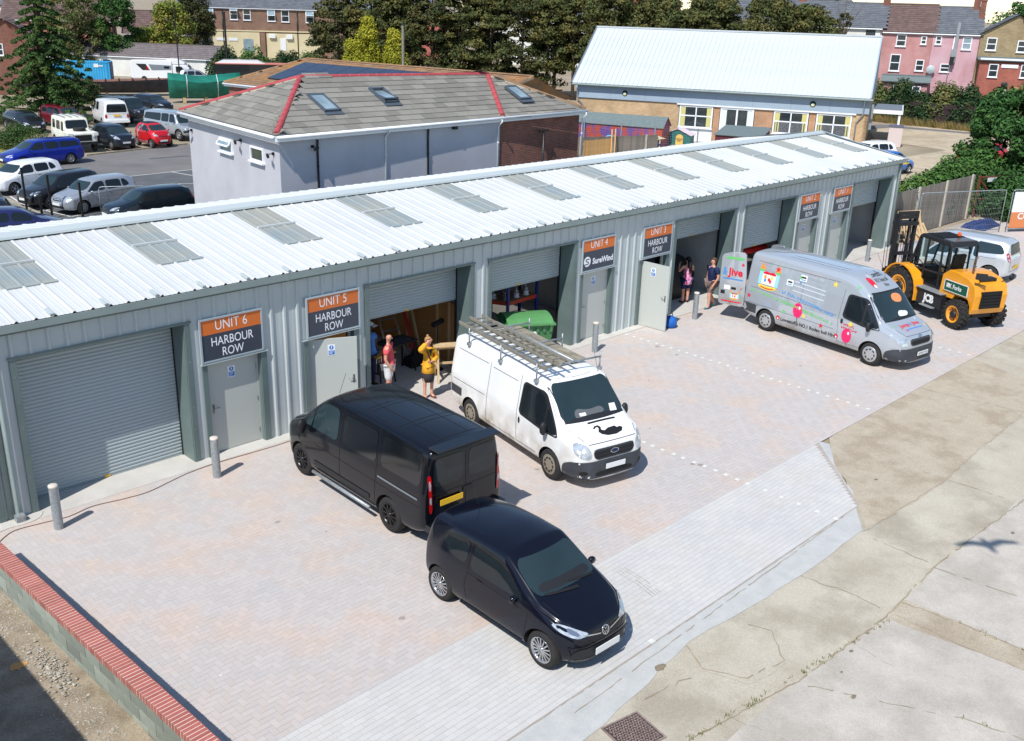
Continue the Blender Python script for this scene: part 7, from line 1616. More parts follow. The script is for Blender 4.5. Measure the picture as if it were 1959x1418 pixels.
for z in (CT-.07, 1.42): q = MB(); q.bar((.98 if z > 2 else 1.28, -.6, z), (.98 if z > 2 else 1.28, .6, z), .05); q.build('cab_crossbar', m_trim, fk)
q = MB(); q.add([(.98, -.58, CT-.1), (.98, .58, CT-.1), (1.27, .58, 1.44), (1.27, -.58, 1.44)], [(0, 1, 2, 3)]); q.build('front_glass', m_cglass, fk); q = MB(); q.add([(-.49, -.58, CT-.16), (-.49, .58, CT-.16), (-.5, .58, 1.5), (-.5, -.58, 1.5)], [(0, 1, 2, 3)]); q.build('rear_glass', m_cglass, fk)
fbox('lower_panel', m_trim, -.52, -.6, .95, -.46, .6, 1.5); fbox('seat_base', m_blk, -.3, -.26, 1.02, .2, .26, 1.42); q = MB(); q.obox((-.26, 0, 1.78), (0, 1, 0), (-.15, 0, 1), (1, 0, .15), .26, .36, .06); q.build('seat_back', m_blk, fk); fbox('dash', m_blk, .75, -.4, 1.02, 1.1, .4, 1.5)
q = MB(); q.lathe([(.2, -.012), (.215, 0), (.2, .012), (.185, 0), (.2, -.012)], (0, 0, 0), 'z', 18); q.bar((-.19, 0, 0), (.19, 0, 0), .02); o = q.build('steering_wheel', m_blk, fk); o.location = (.6, 0, 1.62); o.rotation_euler = (0, math.radians(-35), 0)
q = MB(); q.cyl((-1.2, .2, 1.7), (-1.2, .2, 2.05), .04, 10); q.tube([(-1.2, .2, 2.05), (-1.21, .2, 2.2), (-1.27, .2, 2.28)], .035, 8); q.build('exhaust', mat('exhaust steel', srgb(120, 104, 92), .4, .6), fk)
q = MB(); q.bar((-1.7, .35, 1.6), (-1.95, .72, 1.9), .025); q.obox((-2.0, .66, 1.85), (.6, .9, 0), (0, 0, 1), (1, -.6, 0), .18, .1, .02); q.build('rear_mirror', m_trim, fk)
q = MB(); q.bar((-1.65, -.5, 1.5), (-1.9, -.8, 1.75), .02); q.lathe([(.001, -.02), (.12, 0), (.001, .03)], (-1.9, -.8, 1.75), 'x', 14); q.build('rear_mirror', m_trim, fk)
# mast
MX = .42
_n0 = set(o.name for o in fk.children)
for sd in (1, -1):
    q = MB(); q.box(1.92, sd*.42-.05, .35, 2.06, sd*.42+.05, 2.95); q.build('outer_mast_rail', m_trim, fk); q = MB(); q.box(2.08, sd*.33-.04, .3, 2.2, sd*.33+.04, 2.9); q.build('inner_mast_rail', m_blk, fk)
    q = MB(); q.cyl((2.0, sd*.24, .5), (2.0, sd*.24, 1.9), .045, 10); q.cyl((2.0, sd*.24, 1.9), (2.0, sd*.24, 2.85), .026, 10, mi=1); q.build('lift_ram', [m_trim, m_chr], fk)
    q = MB(); q.bar((2.3, sd*.3, .1), (2.3, sd*.3, 1.0), .05, .12); q.bar((2.3, sd*.3, .1), (3.3, sd*.3, .08), .1, .04); q.build('fork', m_trim, fk)
    q = MB(); q.tube([(1.9, sd*.12, 2.7), (1.82, sd*.12, 2.2), (1.7, sd*.12, 1.6), (1.0, sd*.12, 1.3)], .014, 6); q.build('hose', m_blk, fk)
for z in (.5, 1.5, 2.78, 2.92): fbox('mast_crossbar', m_trim, 1.9, -.47, z, 1.98, .47, z+.12)
fbox('mast_head', m_trim, 1.84, -.46, 2.55, 2.2, .46, 2.68); fbox('carriage_plate', m_trim, 2.22, -.55, .35, 2.28, .55, .45); fbox('carriage_plate', m_trim, 2.22, -.55, .85, 2.28, .55, .97)
for k in range(9): q = MB(); q.bar((2.32, -.5+k*.125, .9), (2.36, -.5+k*.125, 1.9), .014); q.build('load_guard_bar', m_blk, fk)
for o in fk.children:
    if o.name not in _n0: o.location.x += MX
fk.scale = (1, .89, 1)
# ---------------------------------------------------------------- generic cars
def hatch(L=3.9, W=.82, H=1.45, fo=.82, ro=.62, wb=2.46, hood=.98, cowl=.75, head=.05, tail=.25, belt=.9, wr=.3, nose=.66, rake=.3, boot=None, r=.1):
    """stations for a small car: nose, bonnet, windscreen, roof, tail"""
    f, b = wb/2+fo, -wb/2-ro; xc = f-cowl-.25; xh = xc-.62
    top = [(b, .75), (b+.06, .98), (b+tail, H-.12), (b+tail+rake, H-.02), (-.2, H), (xh, H-.05), (xh+.2, H-.17), (xc, hood), (xc+.25, hood-.04), (f-.2, nose+.1), (f-.05, nose-.05), (f, .5)]
    if boot: top = [(b, .7), (b+.05, boot), (b+.45, boot+.03), (b+1.0, H-.1), (b+1.3, H-.02)]+top[4:]
    return dict(axles=(-wb/2, wb/2), wr=wr, crown=.035, r=r, top=top, belt=[(b, belt-.08), (b+.3, belt+.03), (xc, belt-.06), (f-.3, nose), (f-.06, nose-.12), (f, .46)], bot=[(b, .36), (b+.3, .22), (f-.3, .2), (f, .26)],
        w=[(b, W*.74), (b+.12, W*.9), (b+.5, W), (xc, W), (f-.35, W*.95), (f-.12, W*.8), (f, W*.52)], wt=[(b, W*.62), (b+.2, W*.66), (b+.7, W*.73), (xh, W*.73), (xc, W*.84), (f-.35, W*.78), (f-.12, W*.6), (f, W*.4)], wb=[(b, W*.72), (b+.12, W*.88), (b+.5, W*.965), (xc, W*.97), (f-.35, W*.93), (f-.12, W*.77), (f, W*.5)], _k=(f, b, xc, xh, H, belt, W, hood, tail, nose, rake))
def dress(v, five=True, plate=None, rplate=None, glass=None, lamp_y=.6, rim=m_alloy, spokes=5, style='alloy', estate=False, rear_side=True, mir=None, fast=False, hl=None):
    f, b, xc, xh, H, belt, W, hood, tail, nose, rake = v.sp['_k']; gl = glass or m_carg; gw = m_carl
    v.wheels(rim=rim, spokes=spokes, style=style)
    v.patch('windscreen', 'F', [(-W*.78, hood+.03), (W*.78, hood+.03), (W*.66, H-.125), (-W*.66, H-.125)], gw, off=.005)
    z0_, z1_ = belt+.05, H-.12; m1 = xh-.45
    v.sym('front_side_window', [(xc-.1, z0_), (xc-.22, z0_+.08), (xh+.02, z1_-.02), (m1+.04, z1_+.01), (m1+.04, z0_+.01)], gl, off=.005)
    e = b+tail+(.12 if estate else .32)+rake*.3; m2 = m1-(.82 if five else .9)
    if five:
        v.sym('rear_side_window', [(m1-.05, z0_+.01), (m1-.05, z1_+.01), (max(m2, e)+.0, z1_), (max(m2, e-.1), z0_+.03)], gl, off=.005)
        if m2-.1 > e+.12: v.sym('quarter_window', [(m2-.07, z0_+.03), (m2-.07, z1_), (e+.06, z1_-.04), (e-.12, z0_+.1)], gl, off=.005)
    else: v.sym('rear_side_window', [(m1-.05, z0_+.01), (m1-.05, z1_+.01), (e+.1, z1_-.03), (e-.1, z0_+.1)], gl, off=.005)
    v.patch('rear_window', 'B', [(-W*.6, belt+.1), (W*.6, belt+.1), (W*.56, H-.12), (-W*.56, H-.12)], gl, off=.005)
    L = [[(m1, z1_), (m1, belt), (m1-.02, .3)], [(xc-.05, belt), (xc-.08, .32), (m1, .3)], [(xc-.1, belt-.06), (b+.5, belt-.04)]]
    if five: L.append([(m2, z1_), (m2, belt), (m2+.12, .34), (m1, .3)])
    v.gaps(L=L, F=[[(-W*.8, hood), (-W*.66, nose+.05), (W*.66, nose+.05), (W*.8, hood)]], B=[[(-W*.7, belt), (-W*.68, .5), (W*.68, .5), (W*.7, belt)]], w=.01)
    for md in 'LR': v.line(md, [(m1-.12, belt-.1), (m1-.28, belt-.1)], .03, m_trim, .02, name='door_handle')
    for sd in (1, -1):
        v.patch('headlight', 'F', hl and [(sd*a, c_) for a, c_ in hl] or [(sd*W*.42, nose-.06), (sd*W*.78, nose-.02), (sd*W*.84, nose+.12), (sd*W*.56, nose+.08)], m_lamp, off=.008)
        v.patch('tail_light', 'B', [(sd*W*.66, belt-.12), (sd*W*.86, belt-.12), (sd*W*.8, belt+.22), (sd*W*.68, belt+.18)], m_redl, off=.01)
    v.patch('grille', 'F', [(-W*.38, nose-.1), (W*.38, nose-.1), (W*.36, nose+.01), (-W*.36, nose+.01)], m_trim, off=.008)
    v.patch('lower_intake', 'F', [(-W*.6, .3), (W*.6, .3), (W*.56, .42), (-W*.56, .42)], m_trim, off=.008)
    if plate is not None: v.plate('F', 0, .47, plate or None, off=.03)
    if rplate is not None: v.plate('B', 0, .62, rplate or None, yellow=True, off=.03)
    v.mirrors(xc-.25, W, belt+.06, mir or v.bm_, (.07, .1, .08))
def parked(label, rear, front, side, m, spec, name='parked_car', cat='car', group='cars in the car park', **k):
    loc, rz = pose(rear, front, side, spec['w'][2][1]); v = Car(name, label, cat, loc, rz, spec, m, group); dress(v, **k); return v
P_ = paint
m_cw = P_('white car paint', srgb(232, 234, 236)); m_cd = P_('dark blue grey paint', srgb(34, 42, 54), .3); m_cs = P_('silver car paint', srgb(176, 182, 188), .5); m_cb = P_('dark green blue paint', srgb(20, 34, 44), .3); m_cbl = P_('royal blue paint', srgb(20, 44, 150), .3); m_cr = P_('red car paint', srgb(196, 24, 34)); m_cm = P_('maroon car paint', srgb(120, 28, 44), .3); m_ck = P_('black car paint', (.012, .013, .016)); m_ci = P_('indigo car paint', srgb(40, 44, 96), .3)
fv = Vector((-.62, -.785)); 
def axle_from(front_hub, head_deg, wb): h = math.radians(head_deg); return (front_hub[0]-wb*math.cos(h), front_hub[1]-wb*math.sin(h)), front_hub
# front row, noses to the left
def at_nose(label, nose, head, m, spec, **k):
    h = math.radians(head); f = spec['_k'][0]; v = Car('parked_car', label, 'car', (nose[0]-math.cos(h)*f, nose[1]-math.sin(h)*f, 0), h, spec, m, 'cars in the car park'); dress(v, **k); return v
at_nose('white hatchback, leftmost of the nearest parked row', (10.7, 33.6), -163, m_cw, hatch(4.05, .86, 1.45, nose=.7), plate='', five=True, hl=[(.5, .62), (.7, .64), (.74, .8), (.58, .78)])
at_nose('black hatchback between the white and the silver hatchbacks', (10.75, 29.2), -164, m_ck, hatch(3.95, .84, 1.47, nose=.72), plate='', five=True)
at_nose('silver hatchback with a fence post before its bonnet', (11.45, 27.2), -168, m_cs, hatch(3.9, .82, 1.46, nose=.7), plate='', five=True, style='trim', spokes=8)
at_nose('dark green blue hatchback beside the grey rendered wall', (12.2, 23.9), 178, m_cb, hatch(4.1, .85, 1.44, nose=.7), plate='', five=False)
at_nose('indigo hatchback cut by the left edge, uppermost of three', (5.9, 29.4), 150, m_ci, hatch(3.9, .83, 1.5), rplate='', five=True)
at_nose('dark navy hatchback at the left edge between two others', (5.3, 26.6), 155, m_cd, hatch(4.0, .84, 1.45), rplate='', five=True)
at_nose('blue grey hatchback facing right just above the white roof at the left edge', (10.0, 22.5), -12, m_ci, hatch(4.0, .84, 1.4), plate='', five=True)
# blue estate
at_nose('royal blue estate car parked along the drive', (14.05, 41.6), -176, m_cbl, hatch(4.5, .87, 1.46, .88, .95, 2.7, tail=.18, rake=.25, cowl=.85, wr=.31), estate=True, plate='', spokes=7, fast=True)
# rear row
parked('dark navy small hatchback between the white four by four and the red car', (21.75, 47.6), (21.9, 45.3), -1, m_cd, hatch(3.43, .81, 1.47, .6, .48, 2.34, cowl=.5, nose=.78, wr=.28), plate='', five=True, style='trim', spokes=7, hl=[(.34, .66), (.66, .72), (.72, .98), (.5, .84)])
m_sil2 = m_cs; sm = hatch(2.6, .74, 1.52, .42, .36, 1.82, cowl=.25, tail=.2, nose=.8, wr=.29, belt=.98, hood=1.06)
v = parked('tiny red and silver two seater between the navy hatchback and the grey four by four', (24.25, 46.6), (24.35, 44.8), -1, m_cr, sm, name='city_car', five=False, plate='')
for md in 'LR': v.line(md, [(.7, .42), (.2, .34), (-.55, .36), (-.72, .8), (-.5, 1.2), (-.1, 1.42), (.25, 1.42), (.62, 1.06)], .13, m_cs, .005, name='safety_cell')
v.patch('dark_roof', 'T', [(-.7, -.48), (.15, -.48), (.15, .48), (-.7, .48)], m_trim, off=.005)
m_ce = P_('pewter paint', srgb(168, 176, 184), .45)
def boxy(L, W, H, fo, ro, wb, hood, belt, wr=.38, r=.07, cowl=1.0, rise=.0, nosez=.9):
    f, b = wb/2+fo, -wb/2-ro; xc = f-cowl; xh = xc-.42
    top = [(b, H-.25), (b+.05, H-.06), (b+.3, H-.02), (-.2, H+rise), (xh, H-.05), (xh+.12, H-.14), (xc, hood), (xc+.2, hood-.02), (f-.15, nosez+.06), (f-.02, nosez-.08), (f, .6)]
    return dict(axles=(-wb/2, wb/2), wr=wr, crown=.025, r=r, top=top, belt=[(b, belt), (xc, belt-.03), (f-.2, nosez-.03), (f-.03, nosez-.14), (f, .56)], bot=[(b, .45), (b+.2, .36), (f-.2, .36), (f, .42)],
        w=[(b, W*.93), (b+.08, W*.98), (b+.4, W), (f-.4, W), (f-.12, W*.95), (f, W*.82)], wt=[(b, W*.78), (b+.1, W*.82), (xh, W*.8), (xc, W*.86), (f-.3, W*.84), (f, W*.7)], wb=[(b, W*.92), (b+.08, W*.97), (f-.4, W*.985), (f-.1, W*.93), (f, W*.8)], _k=(f, b, xc, xh, H, belt, W, hood, .06, nosez, .1))
parked('light grey four by four with alloy wheels half hidden by the grey rendered building', (26.95, 49.9), (27.5, 47.1), -1, m_ce, boxy(4.8, .96, 1.85, .85, .95, 2.88, 1.12, 1.12), name='off_road_car', cat='four by four', plate='', five=True, estate=True, spokes=7)
parked('black four by four beside the white window van', (28.4, 61.3), (29.2, 58.5), -1, m_ck, boxy(4.8, .96, 1.85, .85, .95, 2.88, 1.14, 1.14), name='off_road_car', cat='four by four', plate='', five=True, estate=True, spokes=6)
parked('dark hatchback behind the black four by four near the green boat cover', (33.6, 67.0), (34.2, 64.4), -1, m_cd, hatch(4.1, .86, 1.42), five=True)
# old white off-roader with spare wheel on the bonnet
m_lrw = mat('chalky white paint', srgb(226, 226, 218), .55, col2=srgb(206, 204, 190), scale=2.5)
lr = boxy(4.4, .86, 1.98, .5, .75, 2.79, 1.28, 1.15, .39, .06, 1.25, nosez=1.18); lr['top'] = [(-2.145, 1.9), (-2.1, 1.97), (-.2, 2.0), (.45, 1.96), (.5, 1.93), (.72, 1.3), (.8, 1.28), (1.5, 1.24), (1.86, 1.2), (1.895, 1.12)]; lr['w'] = [(-2.145, .82), (-2.1, .84), (-1.7, .86), (1.5, .86), (1.86, .85), (1.895, .82)]
lr['wt'] = [(-2.145, .7), (-2.1, .74), (.45, .73), (.72, .72), (1.7, .68), (1.895, .64)]; lr['wb'] = [(-2.145, .81), (-2.1, .83), (1.86, .84), (1.895, .8)]; lr['belt'] = [(-2.145, 1.18), (.7, 1.16), (1.86, 1.08), (1.895, 1.04)]; lr['bot'] = [(-2.145, .5), (1.6, .5), (1.895, .55)]; lr['_k'] = (1.895, -2.145, .72, .48, 1.98, 1.16, .86, 1.3, .05, 1.0, .1)
lo, lz = pose((19.65, 48.4), (19.35, 45.6), -1, .86); v = Car('off_road_car', 'old white off roader with a spare wheel on its bonnet', 'four by four', lo, lz, lr, m_lrw, 'cars in the car park')
v.wheels(rim=mat('dusty wheel trim', srgb(146, 138, 124), .5, .3), style='steel', tw=.2); v.patch('windscreen', 'F', [(-.66, 1.36), (.66, 1.36), (.62, 1.86), (-.62, 1.86)], m_carg, off=.006)
for a, b in ((.58, .1), (-.1, -.9), (-1.15, -1.75)): v.sym('side_window', [(a, 1.25), (a-.08, 1.78), (b, 1.78), (b, 1.25)], m_carg, off=.006)
v.patch('grille', 'F', [(-.5, .72), (.5, .72), (.5, 1.08), (-.5, 1.08)], m_gap, off=.012, rnd=0); v.box('front_bumper', m_blk, 1.9, -.84, .5, 2.02, .84, .66)
for sd in (1, -1): q = MB(); q.lathe([(.001, .03), (.08, .02), (.1, 0)], (1.9, sd*.66, .95), 'x', 14); q.build('headlight', m_lamp, v.t); v.box('wing', m_lrw, .9, sd*.62 if sd > 0 else -.9, 1.02, 1.94, .9 if sd > 0 else -.62, 1.2)
q = MB(); q.lathe([(.12, 0), (.34, 0), (.38, .05), (.38, .14), (.34, .19), (.2, .19), (.16, .14)], (1.2, 0, 1.27), 'z', 22); q.build('spare_wheel', m_tyre, v.t); v.mirrors(.85, .88, 1.32, m_blk, (.05, .08, .1))
for i in range(4): v.box('roof_rail', m_galv, -2.0, -.6+i*.4, 2.03, .35, -.55+i*.4, 2.06)
# dark coupe, maroon hatch, far cars at the left
parked('black coupe with bright headlamps parked by the conifer', (20.3, 59.1), (20.3, 56.4), -1, m_ck, hatch(4.4, .88, 1.38, .85, .9, 2.65, rake=.9, tail=.3, wr=.33), five=False, plate='')
parked('maroon hatchback behind the old white off roader', (23.35, 60.3), (23.85, 57.7), -1, m_cm, hatch(4.2, .87, 1.5, .85, .75, 2.6), five=True)
parked('dark red car beyond the conifer at the far left', (19.2, 80), (21.5, 78.5), 1, m_cm, hatch(4.2, .87, 1.5), five=True); parked('white car seen at the far left edge beyond the conifer', (17.5, 76), (19.6, 75), 1, m_cw, hatch(4.2, .87, 1.5), five=True)
parked('silver green car between the boat hull and the motorhome', (52, 93.5), (54.4, 92.2), 1, m_ce, hatch(4.2, .87, 1.5), five=True)
# white window van
wv = dict(axles=(-1.5, 1.5), wr=.33, crown=.03, r=.13, top=[(-2.43, 1.55), (-2.36, 1.84), (-1.9, 1.93), (0, 1.95), (.75, 1.9), (1.2, 1.62), (1.75, 1.2), (2.0, 1.12), (2.3, .9), (2.36, .6)], belt=[(-2.43, 1.1), (1.7, 1.05), (2.2, .85), (2.36, .56)], bot=[(-2.43, .4), (-2.1, .28), (2.1, .26), (2.36, .3)],
    w=[(-2.43, .84), (-2.3, .92), (-1.8, .95), (1.5, .95), (2.0, .9), (2.25, .78), (2.36, .6)], wt=[(-2.43, .7), (-2.3, .75), (.8, .77), (1.7, .8), (2.2, .66), (2.36, .5)], wb=[(-2.43, .83), (-2.3, .9), (1.5, .935), (2.0, .88), (2.25, .76), (2.36, .58)])
lo, lz = (27.75, 58.5, 0), math.radians(79); v = Car('window_van', 'white window van seen from behind in the middle of the car park', 'van', lo, lz, wv, m_cw, 'cars in the car park'); v.wheels(spokes=6)
v.patch('rear_window', 'B', [(-.74, 1.12), (.74, 1.12), (.66, 1.72), (-.66, 1.72)], m_carg, off=.006); v.sym('cab_window', [(1.5, 1.15), (1.1, 1.62), (.8, 1.74), (.42, 1.74), (.42, 1.15)], m_carg, off=.006); v.sym('side_window', [(.22, 1.16), (.22, 1.74), (-.55, 1.74), (-.55, 1.16)], m_carg, off=.006)
for sd in (1, -1): v.patch('tail_light', 'B', [(sd*.7, .7), (sd*.86, .7), (sd*.86, .98), (sd*.7, .98)], m_redl, off=.01)
v.gaps(L=[[(.32, 1.75), (.32, .4)], [(-.7, 1.75), (-.7, .4)]], B=[[(-.8, 1.0), (.8, 1.0)]]); v.plate('B', 0, .9, '', yellow=True, off=.04); v.box('rear_bumper', m_cw, -2.52, -.86, .38, -2.36, .86, .56); v.mirrors(1.35, .95, 1.2, m_cw, (.07, .1, .12))
# cars on the right: silver people carrier, blue liveried car, white hatch, red cars
cm = hatch(4.3, .9, 1.62, .88, .66, 2.66, hood=1.08, belt=1.0, tail=.16, rake=.25, cowl=.7, wr=.33, nose=.78)
lo, lz = pose((33.35, -5.3), (34.6, -2.9), 1, .88) if 0 else ((34.1, -3.95, 0), math.radians(93))
v = Car('people_carrier', 'silver people carrier parked beyond the forklift with its rear to the yard', 'car', lo, lz, cm, P_('light silver paint', srgb(206, 210, 214), .4)); dress(v, five=True, rplate='', estate=True, spokes=5, glass=m_carl)
for md in 'LR': v.line(md, [(-.9, .55), (.9, .55)], .03, m_trim, .01, name='side_moulding'); v.line(md, [(-1.9, 1.68), (.3, 1.68)], .02, m_chr, .02) if 0 else None
v = parked('bright blue liveried car with yellow markings beyond the end of the row', (55.5, 9.3), (57.9, 8.9), -1, P_('bright blue paint', srgb(24, 104, 190)), hatch(4.3, .88, 1.45, .85, .95, 2.6, rake=.6, tail=.3), group='cars beyond the row', five=True, rplate='')
for md in 'LR': v.line(md, [(-1.6, .66), (1.2, .7)], .12, CY_, .008, name='yellow_marking'); v.line(md, [(-1.8, .84), (1.4, .86)], .03, CW, .008, name='white_stripe')
v.text('B', 'Ahoy', .2, 0, .72, CY_, bold=.01, width=.8) if 0 else None
v.patch('rear_livery', 'B', [(-.5, .66), (.5, .66), (.5, .8), (-.5, .8)], CY_, off=.012, rnd=0)
parked('white hatchback whose rear shows past the end of the row roof', (61.2, 11.5), (58.8, 12.4), 1, m_cw, hatch(4.0, .85, 1.48), group='cars beyond the row', five=True)
parked('dark red car poking out left of the sycamore', (68.3, 8.3), (66.0, 8.9), -1, m_cr, hatch(4.0, .85, 1.48), group='cars beyond the row', five=True, plate='')
parked('pinkish red car at the right edge behind the sycamore', (74.5, 2.5), (72.2, 3.4), -1, P_('rose red paint', srgb(190, 40, 70)), hatch(4.0, .85, 1.48), group='cars beyond the row', five=True)
parked('dark car behind the garden fence at the right edge', (106, 10.5), (103.5, 11.5), -1, m_cd, hatch(4.2, .87, 1.48), group='cars beyond the row', five=True)
# ================================================================ FAR YARD AND HOUSES
X3 = lambda a, b: (Vector((*b, 0))-Vector((*a, 0))).normalized()
def far_house(name, label, p0, p1, depth, ze, zr, mw, mr, wins=(), base=0., cat='house', group=None, chims=(), mwin=None, gable=False, roofh=True, tile=.35):
    """front wall runs p0 to p1; roof ridge parallel to it unless gable"""
    u = X3(p0, p1); n = Vector((u.y, -u.x, 0)); L = math.dist(p0, p1); a = Vector((*p0, 0)); t = thing(name, label, cat, a+u*L/2, math.atan2(u.y, u.x), group)
    f = lambda x, y, z: a+u*x-n*y+Vector((0, 0, z)); q = MB()
    for s in ([f(0, 0, base), f(L, 0, base), f(L, 0, ze), f(0, 0, ze)], [f(L, 0, base), f(L, depth, base), f(L, depth, ze), f(L, 0, ze)], [f(L, depth, base), f(0, depth, base), f(0, depth, ze), f(L, depth, ze)], [f(0, depth, base), f(0, 0, base), f(0, 0, ze), f(0, depth, ze)]): q.poly(s)
    if gable: q.poly([f(0, 0, ze), f(L, 0, ze), f(L/2, 0, zr)]); q.poly([f(0, depth, ze), f(L, depth, ze), f(L/2, depth, zr)])
    else: q.poly([f(0, 0, ze), f(0, depth, ze), f(0, depth/2, zr)]); q.poly([f(L, 0, ze), f(L, depth, ze), f(L, depth/2, zr)])
    q.build('wall', mw, t, world=True); e = .25
    sl = [([f(-e, -e, ze), f(L+e, -e, ze), f(L+e, depth/2, zr+.1), f(-e, depth/2, zr+.1)], u), ([f(L+e, depth+e, ze), f(-e, depth+e, ze), f(-e, depth/2, zr+.1), f(L+e, depth/2, zr+.1)], -u)] if not gable else [([f(-e, -e, ze-.1), f(-e, depth, ze-.1), f(L/2, depth, zr+.08), f(L/2, -e, zr+.08)], -n), ([f(L+e, depth, ze-.1), f(L+e, -e, ze-.1), f(L/2, -e, zr+.08), f(L/2, depth, zr+.08)], n)]
    for pts, uu_ in sl:
        if tile: tile_slope(t, pts, uu_, tile, tile*1.15, mr, 0, thick=.035)
        else: q = MB(); q.poly(pts); q.build('roof_slope', mr, t, world=True)
    if not gable: q = MB(); q.bar(f(-.2, depth/2, zr+.12), f(L+.2, depth/2, zr+.12), .28, .12); q.build('ridge', m_ridger if 'red ridge' in label else mr, t, world=True); q = MB(); q.cyl(f(0, -.18, ze-.1), f(L, -.18, ze-.1), .07, 8); q.build('gutter', m_upvc if tile else m_trim, t, world=True)
    for w in wins: window(t, f(w[0], 0, w[1]), u, w[2], w[3], n, m_frame=w[4] if len(w) > 4 and w[4] else None, hbars=(w[3]*.5,) if w[3] > .6 else (), open_=w[5] if len(w) > 5 else 0, fw=.09, glass=w[6] if len(w) > 6 else None)
    for x, y, zb_, zt_, w in chims:
        q = MB(); q.obox(f(x, y, (zb_+zt_)/2), u, n, (0, 0, 1), w/2, w*.6, (zt_-zb_)/2); q.obox(f(x, y, zt_), u, n, (0, 0, 1), w*.6, w*.72, .08); ch = q.build('chimney', m_brk, t, world=True)
        for k in (-1, 1): q = MB(); q.cyl(f(x+k*w*.22, y, zt_+.05), f(x+k*w*.22, y, zt_+.4), .12, 8, .1); q.build('chimney_pot', mat('terracotta', srgb(176, 98, 72), .8), t, world=True)
    return t, f, u, n
m_pink = mat('pink render', srgb(204, 172, 178), .9, col2=srgb(196, 150, 158), scale=.5, col3=srgb(160, 116, 112), scale3=.25, amt3=.4); m_pinkb = mat('dusky pink render', srgb(196, 154, 152), .9, col2=srgb(184, 126, 122), scale=.5, col3=srgb(150, 104, 96), scale3=.3, amt3=.5)
m_slate = mat('grey slate', srgb(108, 112, 118), .7, col2=srgb(92, 96, 102), scale=1.5, island=.12); m_brn = mat('brown tile', srgb(112, 92, 86), .8, col2=srgb(96, 78, 74), scale=2, island=.15); m_whr = mat('white render', srgb(226, 226, 220), .9, col2=srgb(208, 208, 200), scale=.6)
m_yb = brick_mat('yellow stock brick', srgb(160, 142, 108), srgb(140, 122, 92), srgb(160, 148, 124)); m_rb = brick_mat('red brick', srgb(168, 92, 78), srgb(150, 80, 68), srgb(176, 140, 120))
Q0 = Vector((94.5, 33, 0)); QU = X3((94.5, 33), (99.45, 22)); qp = lambda x, y=0: (Q0.x+QU.x*x+QU.y*-y*-1*-1, Q0.y+QU.y*x-QU.x*-y*-1) if 0 else tuple((Q0+QU*x-Vector((QU.y, -QU.x, 0))*y)[:2])
G3 = 'terraced houses on the right'
far_house('terraced_house', 'dusky pink rendered house with a brown tiled roof beside the white gable', qp(3.2), qp(8.0), 8, 8.1, 10.7, m_pinkb, m_brn, [(4.61-3.2, 6.73, .94, 1.15), (6.93-3.2, 7.0, .53, .8), (4.3-3.2, 4.33, 1.0, 1.65), (6.78-3.2, 4.44, .79, 1.1)], group=G3)
hp_, f, u, n = far_house('terraced_house', 'pale pink house with a slate roof and tall metal flue', qp(8.02), qp(12.3), 8, 8.1, 10.55, m_pink, m_slate, [(.27, 7.05, .56, .8, None, 0, m_gl), (2.76, 6.65, .85, 1.2, None, 0, m_gll), (1.1, 4.45, .88, .8)], chims=((3.7, 3.9, 9.7, 11.6, .6),), group=G3)
q = MB(); q.obox(f(2.2, -.35, 7.3), u, n, (0, 0, 1), .13, .13, 1.9); q.obox(f(2.1, -.35, 6.3), u, n, (0, 0, 1), .24, .24, .35); q.build('flue', m_galv, hp_, world=True); q = MB(); q.obox(f(2.05, -.35, 5.7), u, n, (0, 0, 1), .2, .2, .5); q.build('fan_box', m_trim, hp_, world=True)
q = MB(); q.lathe([(.001, 0), (.34, .05), (.42, .1)], (0, 0, 0), 'y', 16); o = q.build('satellite_dish', mat('dish grey', srgb(176, 186, 188), .5), hp_); o.location = (-1.9, -.5, 4.65)
q = MB(); q.tube([f(2.0, -.08, 8), f(1.9, -.08, 3.6)], .05, 6); q.build('downpipe', m_upvc, hp_, world=True)
rbh, f, u, n = far_house('terraced_house', 'yellow brick gabled house with a red brick lower front', qp(12.35), qp(18.6), 7, 8.2, 10.0, m_yb, m_slate, [(.63, 6.68, .91, 1.2), (3.39, 6.6, .8, 1.1)], gable=True, chims=((-.1, 2.5, 9.2, 11.3, .5),), group=G3)
ex, f, u, n = far_house('house_extension', 'flat roofed red brick wing below the yellow brick gable with a white sign', qp(12.6, -1.6), qp(18.6, -1.6), 1.6, 5.85, 5.95, m_rb, m_felt, [(.87, 4.25, .86, 1.25), (3.7, 4.3, .8, 1.25), (1.9, 2.5, .9, .65)], tile=0, group=G3)
q = MB(); q.obox(f(3, -.12, 5.92), u, n, (0, 0, 1), 3.0, .08, .1); q.build('white_fascia', m_upvc, ex, world=True); q = MB(); q.obox(f(2.7, -.05, 5.33), u, n, (0, 0, 1), .75, .02, .16); q.build('wall_sign', m_upvc, ex, world=True); q = MB(); q.obox(f(3.6, -.04, 2.5), u, n, (0, 0, 1), .42, .03, .9); q.build('timber_door', m_fnew, ex, world=True)
q = MB(); q.lathe([(.001, 0), (.24, .04), (.3, .08)], (0, 0, 0), 'y', 12); o = q.build('satellite_dish', m_trim, ex); o.location = (-.5, -.3, 3.6)
far_house('terraced_house', 'white rendered house with a dark grey roof left of the pink ones', qp(-.6), qp(3.15), 8, 8.4, 10.7, m_whr, m_slate, [(2.2, 7.6, .9, .6, m_trim)], chims=((3.7, 4, 10.2, 11.8, .7),), group=G3)
far_house('terraced_house', 'house with dark roof and tan wall left of the white rendered one', qp(-7.5, 1), qp(-.65, 1), 8, 8.4, 10.9, m_yb, m_slate, [(3, 7.4, 1, .8)], chims=((2.0, 4, 10.4, 11.9, .7),), group=G3)
